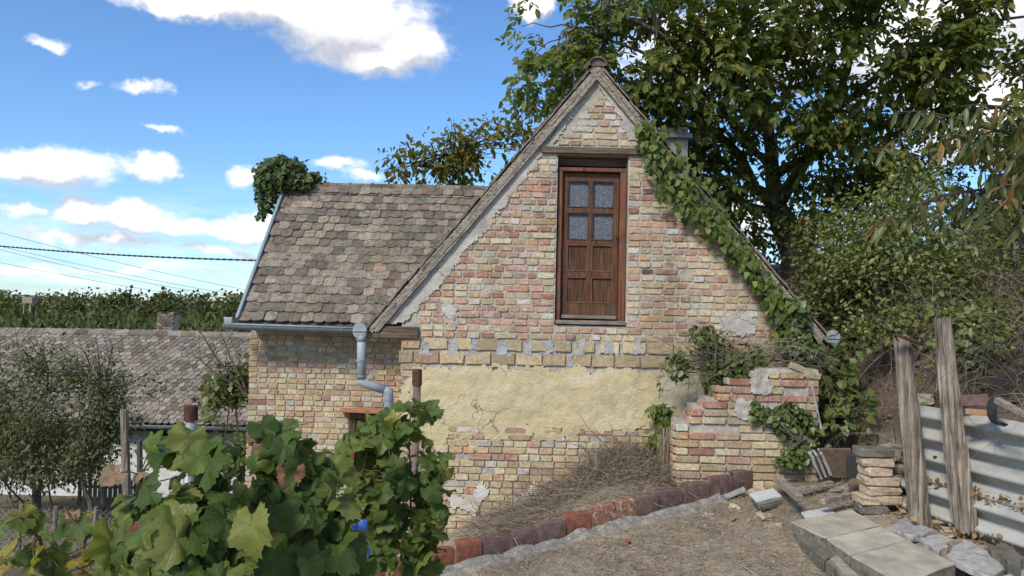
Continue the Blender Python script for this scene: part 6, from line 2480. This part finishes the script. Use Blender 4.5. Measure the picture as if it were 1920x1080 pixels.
vine('grapevine nearest the camera with a withered beige leaf hanging at its left side', gnd(360, 1080, 1.95),
     [[P(355, 1120, 1.95), P(385, 960, 1.9), P(400, 870, 1.92)], [P(300, 1100, 1.9), P(280, 950, 1.9), P(262, 890, 1.9)], [P(420, 1100, 1.95), P(440, 980, 1.95), P(455, 890, 2.0)]],
     [bb(350, 880, 1.92, 75, 55, .12), bb(310, 960, 1.88, 75, 60, .13), bb(400, 960, 1.9, 80, 60, .13), bb(350, 1050, 1.82, 130, 60, .13), bb(450, 1040, 1.9, 60, 60, .13), bb(270, 1040, 1.85, 60, 50, .1), bb(420, 840, 2.0, 45, 22, .08), bb(345, 835, 1.98, 50, 20, .08), bb(240, 1000, 1.9, 45, 70, .1)], 165, .100, .015, .02,
     extra=[(P(215, 890, 1.85), 'grape_dry', .062), (P(262, 885, 1.9), 'grape_dry', .05), (P(330, 1010, 1.75), 'grape', .12), (P(395, 870, 1.8), 'grape', .11), (P(470, 985, 1.78), 'grape', .12)])
vine('grapevine in the middle of the foreground row, before the wing doorway', gnd(560, 1080, 2.3),
     [[P(560, 1120, 2.3), P(545, 960, 2.3), P(545, 850, 2.3)], [P(620, 1110, 2.35), P(625, 980, 2.35), P(610, 880, 2.35)], [P(500, 1100, 2.25), P(505, 950, 2.25), P(485, 800, 2.25)]],
     [bb(540, 850, 2.3, 55, 45, .13), bb(600, 880, 2.35, 50, 45, .13), bb(560, 950, 2.25, 90, 65, .16), bb(500, 930, 2.25, 55, 60, .13), bb(620, 990, 2.3, 60, 70, .14), bb(560, 1050, 2.2, 110, 55, .15), bb(650, 1060, 2.3, 55, 50, .12), bb(530, 830, 2.3, 60, 30, .12)], 185, .102, .02, .02,
     extra=[(P(492, 800, 2.25), 'grape', .095), (P(492, 838, 2.22), 'grape_dry', .06), (P(480, 815, 2.25), 'grape_dry', .05)])
vine('tall narrow grapevine column at the end of the row, climbing a rusty post', gnd(760, 1080, 3.6),
     [[P(700, 1120, 3.5), P(672, 970, 3.5), P(692, 830, 3.5)], [P(780, 1120, 3.6), P(770, 940, 3.6), P(770, 770, 3.6)], [P(735, 1120, 3.55), P(730, 920, 3.55), P(735, 800, 3.55)], [P(660, 1100, 3.4), P(650, 1000, 3.4), P(690, 840, 3.45)]],
     [bb(770, 785, 3.6, 42, 35, .13), bb(690, 815, 3.5, 42, 30, .12), bb(790, 870, 3.6, 38, 60, .13), bb(735, 880, 3.5, 45, 60, .14), bb(680, 930, 3.4, 40, 55, .12), bb(800, 960, 3.6, 35, 60, .12), bb(740, 990, 3.5, 60, 60, .14), bb(700, 1050, 3.4, 60, 40, .13), bb(790, 1050, 3.55, 40, 40, .12), bb(735, 800, 3.55, 60, 22, .1), bb(810, 920, 3.6, 32, 90, .12), bb(800, 1010, 3.55, 38, 60, .12), bb(690, 840, 3.5, 45, 45, .12), bb(720, 930, 3.5, 60, 70, .12)], 298, .098, .008, .03, faceup=.45,
     extra=[(P(838, 920, 3.5), 'grape', .10), (P(826, 955, 3.5), 'grape', .085), (P(815, 770, 3.6), 'grape', .06), (P(808, 785, 3.6), 'grape', .05)])
vine('small straggling grapevine with yellow leaves at the bottom left corner', gnd(120, 1080, 2.5),
     [[P(110, 1110, 2.4), P(75, 1010, 2.3), P(40, 970, 2.25)], [P(150, 1110, 2.6), P(160, 1010, 2.6), P(120, 950, 2.6)]],
     [bb(40, 985, 2.25, 45, 22, .1), bb(60, 1030, 2.3, 50, 20, .1), bb(130, 990, 2.6, 50, 25, .1), bb(180, 1040, 2.4, 60, 35, .12), bb(30, 1060, 2.2, 60, 25, .1), bb(110, 1060, 2.3, 70, 25, .12)], 44, .075, .10, .30)

# posts of the vine row, capped with rusty tube
def vine_post(label, px, ptop, pcap, Y, r, mat):
    b_ = P(px, 1080, Y); b_.z = ground_z(b_.x, b_.y)
    t = thing('vine_post', label, 'post', b_, 'tube posts of the vine row')
    top, cap = P(px, ptop, Y), P(px, pcap, Y)
    bot = Vector((top.x, top.y, b_.z - .1))
    g = Geo(); g.tube([bot, cap + Vector((0, 0, .02))], r, 12); g.build('tube', M[mat], t, smooth=True)
    g = Geo(); g.tube([cap, top - Vector((0, 0, .006)), top], [r * 1.28, r * 1.24, r * 1.1], 14); g.build('cap', M['rust'], t, smooth=False)


vine_post('brown tube post with rust cap standing before the yellow plaster', 782, 692, 722, 4.9, .026, 'brown_pipe')
vine_post('grey tube post with rust cap above the left grapevine', 358, 760, 788, 3.9, .028, 'steel_pipe')
# wire between the posts
a, b_ = P(782, 905, 4.9), P(358, 880, 3.9)
g = Geo(); g.tube(curve(P(840, 905, 4.9), P(358, 915, 3.9), -.03, 10, 0), .002, 4)
tag(g.build('wire', M['cable'], None), 'thin wire strung along the vine row between its posts', 'wire')
# blue plastic
g = Geo()
for (px, py, r) in ((658, 992, .026), (680, 984, .022), (664, 1030, .03), (684, 1035, .024)):
    c = P(px, py, 3.0)
    ring = []
    vs, fs = [], []
    for i in range(5):
        ph_ = math.pi * (i + .5) / 5
        for k in range(9):
            th = 2 * math.pi * k / 9
            rr = r * (1 + .25 * random.uniform(-1, 1))
            vs.append(c + Vector((math.sin(ph_) * math.cos(th) * rr, math.sin(ph_) * math.sin(th) * rr * .6, math.cos(ph_) * rr * 1.1)))
    for i in range(4):
        for k in range(9):
            fs.append((i * 9 + k, i * 9 + (k + 1) % 9, (i + 1) * 9 + (k + 1) % 9, (i + 1) * 9 + k))
    g.add(vs, fs)
tag(g.build('plastic_bag', M['blue'], None), 'crumpled bright blue plastic bag behind the grape leaves', 'plastic bag')

# ------------------------------------------------------------------ the neighbour's house down the slope
def neighbour():
    YRn, YEn = 22.4, 19.6
    zr, ze = P(230, 624, YRn).z, P(300, 796, YEn).z
    x0, x1 = P(-330, 700, YRn).x, P(600, 640, YRn).x
    base = Vector(((x0 + x1) / 2, 21.5, ze - 2.2))
    t = thing('neighbour_house', 'long low white house with pale tiled roof down the slope behind the small trees', 'house', base)
    d = Vector((0, YRn - YEn, zr - ze)); L = d.length; d.normalize()
    n = Vector((0, -d.z, d.y))
    sag = lambda x: .10 * nz(x, 3, 0, .22) - .02
    g = Geo()
    g.prism([Vector((x0, YEn, ze)) - n * .06, Vector((x1, YEn, ze)) - n * .06, Vector((x1, YRn, zr)) - n * .06, Vector((x0, YRn, zr)) - n * .06], -n * .08)
    g.prism([(x0, YRn, zr - .08), (x1, YRn, zr - .08), (x1, YRn + 2.8, ze), (x0, YRn + 2.8, ze)], (0, 0, -.08))
    rf = g.build('roof', M['wood_beam'], t)
    B = Matrix((d.cross(n).normalized(), d, n)).transposed()
    items = []
    rows = 24
    for r in range(rows):
        s = r * L / rows
        x = x0 + (.09 if r % 2 else 0)
        while x < x1:
            f = s / L
            c = Vector((x, YEn, ze)) + d * (s + random.uniform(-.012, .012)) + n * (.012 + random.uniform(0, .01)) + Vector((0, 0, sag(x) * f))
            items.append((random.choice(TILES_FAR), B @ Matrix.Rotation(R_(random.gauss(0, 2.2)), 3, 'Z') @ Matrix.Rotation(R_(-6), 3, 'X'), c, (1.0, 1.2, 1.3)))
            x += .182
    # the 300 that show largest: the nearest rows inside the picture
    def key(it):
        px, py = proj(it[2])
        vis = 230 < px < 440 and py < 800
        return (0 if vis else 1, it[2].y)
    items.sort(key=key)
    for me, rot, c, sc in items[:300]:
        link('tile', me, rf, c, rot.to_quaternion(), sc)
    join_meshes('tile_rows', items[300:], M['tile_far'], rf, kind='stuff')
    x = x0
    while x < x1:
        g = Geo()
        pr = [(math.cos(th) * .16, math.sin(th) * .13) for th in np.linspace(R_(-10), R_(190), 8)]
        vs, fs = [], []
        for xx, sc in ((x, 1.08), (x + .42, .96)):
            for a, b_ in pr:
                vs.append((xx, YRn + a * sc, zr - .04 + b_ * sc + sag(xx)))
        for k in range(7):
            fs.append((k, k + 1, 8 + k + 1, 8 + k))
        g.add(vs, fs)
        if -14 < x < -6.5:
            g.build('ridge_tile', M['tile_far'], rf)
        x += .40
    # walls, eave, gutter, window
    yw = YEn + .45
    wx0, wx1 = P(318, 800, yw).x - .45, P(318, 800, yw).x + .62
    wz0, wz1 = ze - 1.25, ze - .12
    zs = -5.9
    g = Geo()
    g.box(((x0 + wx0) / 2, yw + .15, (ze + zs) / 2), (wx0 - x0, .3, ze - zs)); g.box(((x1 + wx1) / 2, yw + .15, (ze + zs) / 2), (x1 - wx1, .3, ze - zs))
    g.box(((wx0 + wx1) / 2, yw + .151, (wz0 + zs) / 2), (wx1 - wx0, .3, wz0 - zs)); g.box(((wx0 + wx1) / 2, yw + .151, (wz1 + ze) / 2), (wx1 - wx0, .3, ze - wz1))
    g.box((x1 - .15, 22.4, (ze + zs) / 2), (.3, 4, ze - zs))
    g.build('wall', M['white_wall'], t)
    wn = Geo()
    for k in (0, .5, 1):
        wn.box((lerp(wx0 + .03, wx1 - .03, k), yw + .08, (wz0 + wz1) / 2), (.06, .07, wz1 - wz0))
    for k in (0, 1):
        wn.box(((wx0 + wx1) / 2, yw + .081, lerp(wz0 + .03, wz1 - .03, k)), (wx1 - wx0 - .1, .068, .06))
    w = wn.build('window', M['sill_wood'], t)
    Geo().box(((wx0 + wx1) / 2, yw + .12, (wz0 + wz1) / 2), (wx1 - wx0 - .02, .01, wz1 - wz0 - .02)).build('pane', M['dark_glass'], w)
    gutter(Vector((x0, YEn - .08, ze - .03)), Vector((x1, YEn - .08, ze - .03)), t, 'gutter', r=.07, joints=(), caps=(False, True))
    Geo().box(((x0 + x1) / 2, YEn + .06, ze - .14), (x1 - x0, .03, .10)).build('fascia', M['wood_beam'], t)
    # sooty brick chimney behind the ridge
    bs = BrickSet()
    c0 = P(308, 632, 23.2); c1 = P(308, 590, 23.2)
    wch = .46
    ch = Geo().box((c0.x, 23.2 + .22, (c0.z + c1.z) / 2 - .3), (wch, .42, c1.z - c0.z + .6)).build('chimney', M['mortar'], t)
    z = c0.z - .1
    k = 0
    while z < c1.z - .03:
        for q in range(3):
            bs.put((c0.x + (q - 1) * .155 + (.03 if k % 2 else -.02), 23.2 + .005, z), .145, .066, 'old_brick_dark', parent=ch, roll=R_(random.uniform(-2, 2)))
        z += .077; k += 1
    bs.build(90, ch)
    g = Geo()
    for q in range(4):
        g.box((c0.x + (q - 1.5) * .13, 23.35, c1.z + random.uniform(0, .05)), (.12, .3, .09), jit=.02)
    g.build('broken_top', M['old_brick_dark'], ch)


neighbour()


# ------------------------------------------------------------------ trees and bits at the left
random.seed(665); rng = np.random.default_rng(475)
def ltree(label, px, py, Y, blobs, n, leaf, mat, **kw):
    x = P(px, py, Y).x
    return leafy_tree(kw.pop('name', 'small_tree'), label, 'tree', (x, Y, ground_z(x, Y)), blobs, n, leaf, kw.pop('tpl', LEAF), mat, **kw)


ltree('leafy small tree at the left edge before the white house', 60, 900, 15.5,
      [bl(40, 750, 15.5, 75, 80), bl(90, 700, 15.4, 55, 60), bl(30, 830, 15.3, 60, 50), bl(110, 790, 15.2, 60, 60), bl(-30, 770, 15.5, 60, 90), bl(20, 880, 15.2, 60, 40), bl(100, 870, 15.0, 45, 45), bl(70, 760, 15, 80, 70)] + [bl(random.uniform(-40, 150), random.uniform(640, 900), 15.2, random.uniform(10, 26), random.uniform(8, 22)) for _ in range(16)], 4000, .085, 'olive', stem_r=.05, ends=50, trunks=3, thr=-.06, per=4, spread=.14)
ltree('dark stemmed small tree right of the leafy one, before the white wall', 165, 905, 15.2,
      [bl(190, 740, 15.2, 50, 55), bl(160, 800, 15.0, 60, 50), bl(230, 760, 15.2, 35, 40), bl(215, 800, 15.0, 40, 35), bl(250, 770, 15.2, 25, 25), bl(140, 720, 15.3, 35, 40), bl(150, 880, 14.9, 35, 34), bl(195, 850, 14.9, 45, 30)] + [bl(random.uniform(130, 285), random.uniform(660, 850), 15, random.uniform(8, 22), random.uniform(8, 18)) for _ in range(14)], 2700, .085, 'olive', stem_r=.06, ends=50, trunks=2, thr=-.02, per=4, spread=.14, bark='bark')
ltree('low dark shrub filling the foot of the white house wall at the left edge', 60, 905, 17.2,
      [bl(20, 860, 17.2, 70, 45), bl(100, 875, 17.2, 60, 35), bl(-40, 840, 17.2, 60, 60), bl(60, 820, 17.3, 50, 30), bl(160, 885, 17.2, 35, 25), bl(0, 800, 17.4, 60, 40), bl(110, 835, 17.3, 60, 35), bl(170, 850, 17.3, 30, 35)], 4200, .10, 'olive', stem_r=.03, ends=30, trunks=3, thr=-.2, per=3, spread=.12, name='shrub')
ltree('thin leafy sapling beside the left corner of the brick wing', 430, 850, 12.6,
      [bl(430, 760, 12.6, 28, 45), bl(445, 700, 12.6, 18, 40), bl(415, 810, 12.5, 28, 30), bl(455, 800, 12.6, 15, 50), bl(400, 735, 12.6, 14, 14), bl(440, 850, 12.5, 35, 40)], 1300, .10, 'bush', stem_r=.03, ends=30, trunks=2, thr=-.2, per=3, spread=.12, tpl=LEAF_WIDE)
# bare arching twigs
def bare(label, px, py, Y, ends, r, group=None):
    p = P(px, py, Y)
    t = thing('bare_branch', label, 'branch', p, group)
    g = Geo()
    for e in ends:
        c = curve(p, P(e[0], e[1], e[2] if len(e) > 2 else Y), .05, 9, .03)
        g.tube(c, taper(r, r * .3, 9), 5, cap=False)
        for k in range(4):
            q = c[random.randint(3, 8)]
            g.tube(curve(q, q + Vector((random.uniform(-.35, .35), random.uniform(-.2, .2), random.uniform(.05, .5))), .02, 4, .05), taper(r * .4, r * .15, 4), 4, cap=False)
    g.build('twigs', M['twig'], t)


bare('long bare twigs arching left from the sapling beside the wing', 462, 740, 12.4, [(352, 600, 12.2), (350, 660, 12.3), (395, 700, 12.3), (420, 640, 12.3)], .02)
bare('upright bare twigs above the dark stemmed tree', 195, 760, 15.1, [(180, 640), (212, 645), (160, 660), (205, 690)], .022)
bare('thin bare twigs above the leafy left tree', 90, 700, 15.3, [(50, 630), (75, 655), (30, 650)], .018)
# leaning grey post, stump, far pickets
a, b_ = P(246, 868, 13.5), P(233, 768, 13.5)
a.z = ground_z(a.x, a.y) if ground_z(a.x, a.y) < a.z else a.z - .6
g = Geo(); g.tube([a, b_], [.085, .075], 8, wob=.1)
tag(g.build('wooden_post', M['wood_post'], None, origin=a), 'leaning grey wooden post before the white house wall', 'post')
a = P(268, 880, 13.2); a.z = ground_z(a.x, a.y)
g = Geo(); g.tube([a, P(262, 826, 13.2)], [.06, .045], 7); g.tube([P(266, 862, 13.2), P(254, 843, 13.2)], [.04, .03], 6)
tag(g.build('stump', M['twig'], None, origin=a), 'dark forked stump right of the leaning grey post', 'stump')
pk = thing('picket_fence', 'weathered picket fence far behind the small trees', 'fence', P(190, 912, 18.5))
for k in range(13):
    x = P(150 + 9.5 * k, 900, 18.5).x
    z = ground_z(x, 18.5)
    g = Geo(); g.prism([(x - .045, 18.5, z), (x + .045, 18.5, z), (x + .045, 18.5, z + .62), (x, 18.5, z + .72), (x - .045, 18.5, z + .62)], (0, .025, 0)); g.build('picket', M['wood_post'], pk)
g = Geo(); x0, x1 = P(145, 900, 18.5).x, P(270, 900, 18.5).x
z = ground_z((x0 + x1) / 2, 18.5)
g.box(((x0 + x1) / 2, 18.55, z + .5), (x1 - x0, .04, .07)); g.box(((x0 + x1) / 2, 18.55, z + .18), (x1 - x0, .04, .07)); g.build('rail', M['wood_post'], pk)
# wire netting fence with thin posts in the left yard
wf = thing('netting_fence', 'sagging wire netting fence on thin posts below the small trees', 'fence', gnd(100, 940, 11.5))
xs_ = [P(px, 900, 11.5).x for px in (-40, 40, 105, 180, 240)]
for x in xs_:
    z = ground_z(x, 11.5)
    g = Geo(); g.tube([(x, 11.5, z - .05), (x + .02, 11.5, z + .85)], .03, 6); g.build('post', M['wood_post'], wf)
g = Geo()
xa, xb = xs_[0], xs_[-1]
q = xa
while q < xb + .8:
    z = ground_z(min(q, xb), 11.5)
    for s in (-1, 1):
        a = Vector((q, 11.5, z + (.05 if s > 0 else .8))); b_ = Vector((q - .75, 11.5, z + (.8 if s > 0 else .05)))
        if b_.x > xa - .3 and a.x < xb + .4:
            g.tube([a, b_], .003, 3, cap=False)
    q += .11
g.build('netting', M['steel_pipe'], wf)

# garden floor at the left: dry weeds and low plants
def garden():
    n = 22000
    x = rng.uniform(-14, -.9, n); y = rng.uniform(3.2, 20, n)
    k = (x < -.9 - .1 * y) & (np.abs(x) < y * .74 + .5)
    x, y = x[k], y[k]
    den = np.array([nz(a, b_, 2, .55) + .4 * nz(a, b_, 5, 2) > -.15 for a, b_ in zip(x, y)])
    x, y = x[den], y[den]
    z = np.array([ground_z(a, b_) for a, b_ in zip(x, y)])
    S = np.stack([x, y, z], 1); n = len(S)
    batch_obj('dry_weeds', [ribbons(S, rng.normal(size=(n, 3)) * .6 + np.array([0, 0, .8]), rng.uniform(.12, .55, n), rng.uniform(.002, .005, n), rng.uniform(.2, 1, n), 5, .25)], M['straw_grey'], None, kind='stuff')
    n = 2600
    x = rng.uniform(-6.5, -.8, n); y = rng.uniform(2.6, 9.5, n)
    k = (x < -.35 - .2 * y)
    x, y = x[k], y[k]
    d2 = np.array([nz(a, b_, 12, .8) > .0 for a, b_ in zip(x, y)])
    x, y = x[d2], y[d2]
    z = np.array([ground_z(a, b_) for a, b_ in zip(x, y)]) + rng.random(len(x)) ** 1.5 * .5
    S = np.stack([x, y, z], 1); n = len(S)
    V = leaf_batch(S, rng.normal(size=(n, 3)) * .7 + np.array([0, -.3, -.2]), rng.normal(size=(n, 3)) * .4 + np.array([-.1, -.3, .8]), rng.uniform(.04, .11, n), LEAF_IVY)
    batch_obj('low_plants', [V], M['bush_pale'], None, kind='stuff')
    n = 700
    x = rng.uniform(-4, -.9, n); y = rng.uniform(2.4, 6.5, n)
    z = np.array([ground_z(a, b_) for a, b_ in zip(x, y)]) + rng.random(n) * .35
    batch_obj('withered_leaves', [leaf_batch(np.stack([x, y, z], 1), rng.normal(size=(n, 3)), rng.normal(size=(n, 3)), rng.uniform(.05, .11, n), LEAF_IVY)], M['litter'], None, kind='stuff')


garden()

# ------------------------------------------------------------------ far trees, tower, wires
def far_trees():
    k = 0
    kinds = ['far_green', 'far_green', 'olive', 'bush', 'yellow_tree']
    r = random.Random(4)
    spec = []
    x = -30
    while x < 520:
        spec.append((x, r.choice((r.uniform(541, 550), r.uniform(548, 562))), r.uniform(62, 86), r.uniform(18, 44)))
        x += r.uniform(10, 20)
    adj = ['rounded', 'broad', 'tall', 'low', 'ragged', 'dense', 'thin', 'domed']
    for (px, top, Y, rx) in spec:
        s = Y / FPX
        pt = P(px, top, Y)
        zg = -6.4
        hgt = pt.z - zg
        base = Vector((pt.x, Y, zg))
        mt = r.choice(['far_green', 'far_green', 'far_green', 'olive', 'bush'])
        if r.random() < .12:
            mt = 'yellow_tree'
        t = thing('tree', 'distant yellowish autumn tree in the wooded belt beyond the tiled roof' if mt == 'yellow_tree' else 'distant green tree in the wooded belt beyond the tiled roof', 'tree', base, 'trees of the far wooded belt')
        blobs = [((pt.x + r.uniform(-.6, .6), Y, pt.z - hgt * .22), (rx * s * .8, rx * s * .8, hgt * .22)), ((pt.x, Y, zg + hgt * .45), (rx * s * 1.15, rx * s, hgt * .32)), ((pt.x + r.uniform(-1, 1), Y - 1, zg + hgt * .3), (rx * s * 1.2, rx * s, hgt * .26))]
        g = Geo(); g.tube([base, base + Vector((0, 0, hgt * .6))], [.18, .08], 6); g.build('trunk', M['bark'], t)
        batch_obj('crown', [foliage(blobs, 1700, .30, LEAF_WIDE, .2, .5, -.45)], M[mt], t)
    # lighter green belt of reeds before them
    n = 9000
    x = rng.uniform(-32, -11, n); y = rng.uniform(38, 47, n)
    zt = -.85 + .7 * np.array([nz(a, 0, 0, .35) + .5 * nz(a, 4, 0, 1.3) for a in x]) - (47 - y) * .05
    z = -6.2 + (zt + 6.2) * rng.random(n) ** .35
    S = np.stack([x, y, z], 1)
    batch_obj('thicket', [leaf_batch(S, rng.normal(size=(n, 3)) * .5 + np.array([0, 0, .9]), rng.normal(size=(n, 3)) * .6 + np.array([0, -1, .3]), rng.uniform(.25, .6, n), LEAF)], M['reed'], None, kind='stuff')
    # second, paler wood line far right of the wing corner is hidden; small grey water tower
    c = P(85, 590, 62)
    t = thing('wooden_tower', 'small pale wooden lookout tower among the far trees', 'tower', Vector((c.x, 62, -6.4)))
    tz = P(85, 568, 62).z
    g = Geo()
    for sx in (-.35, .35):
        for sy in (-.35, .35):
            g.tube([(c.x + sx * 1.3, 60 + sy, -6.3), (c.x + sx * .7, 60 + sy, tz)], .07, 5)
    g.build('legs', M['wood_grey'], t)
    Geo().box((c.x, 60, tz + .2), (.8, .8, .5)).build('cabin', M['wood_grey'], t)


far_trees()


def wires():
    def wire(label, a, b_, r, sag, twist=False):
        g = Geo()
        pts = curve(a, b_, sag, 24, 0)
        if twist:
            for ph in (0, math.pi):
                pp_ = []
                m_ = 240
                for i in range(m_ + 1):
                    f = i / m_ * (len(pts) - 1); k = min(int(f), len(pts) - 2)
                    p = pts[k].lerp(pts[k + 1], f - k)
                    th = i * 1.0 + ph
                    pp_.append(p + Vector((0, math.cos(th), math.sin(th))) * r * .9)
                g.tube(pp_, r, 4, cap=False)
        else:
            g.tube(pts, r, 4, cap=False)
        tag(g.build('power_line', M['cable'], None), label, 'power line', 'overhead wires at the left')
    wire('thick twisted black cable running to the roof edge', P(-180, 440, 19), P(520, 489, 13.2), .010, -.12, True)
    wire('thin wire highest of the faint ones, just above the thick cable', P(-60, 420, 60), P(640, 575, 75), .014, -.5)
    wire('thin faint wire crossing close below the thick cable', P(-60, 447, 60), P(640, 583, 75), .014, -.5)
    wire('thin faint wire, third below the thick cable', P(-60, 480, 60), P(640, 590, 75), .014, -.5)
    wire('lowest thin faint wire above the far trees', P(-60, 452, 62), P(640, 578, 78), .014, -.9)


wires()
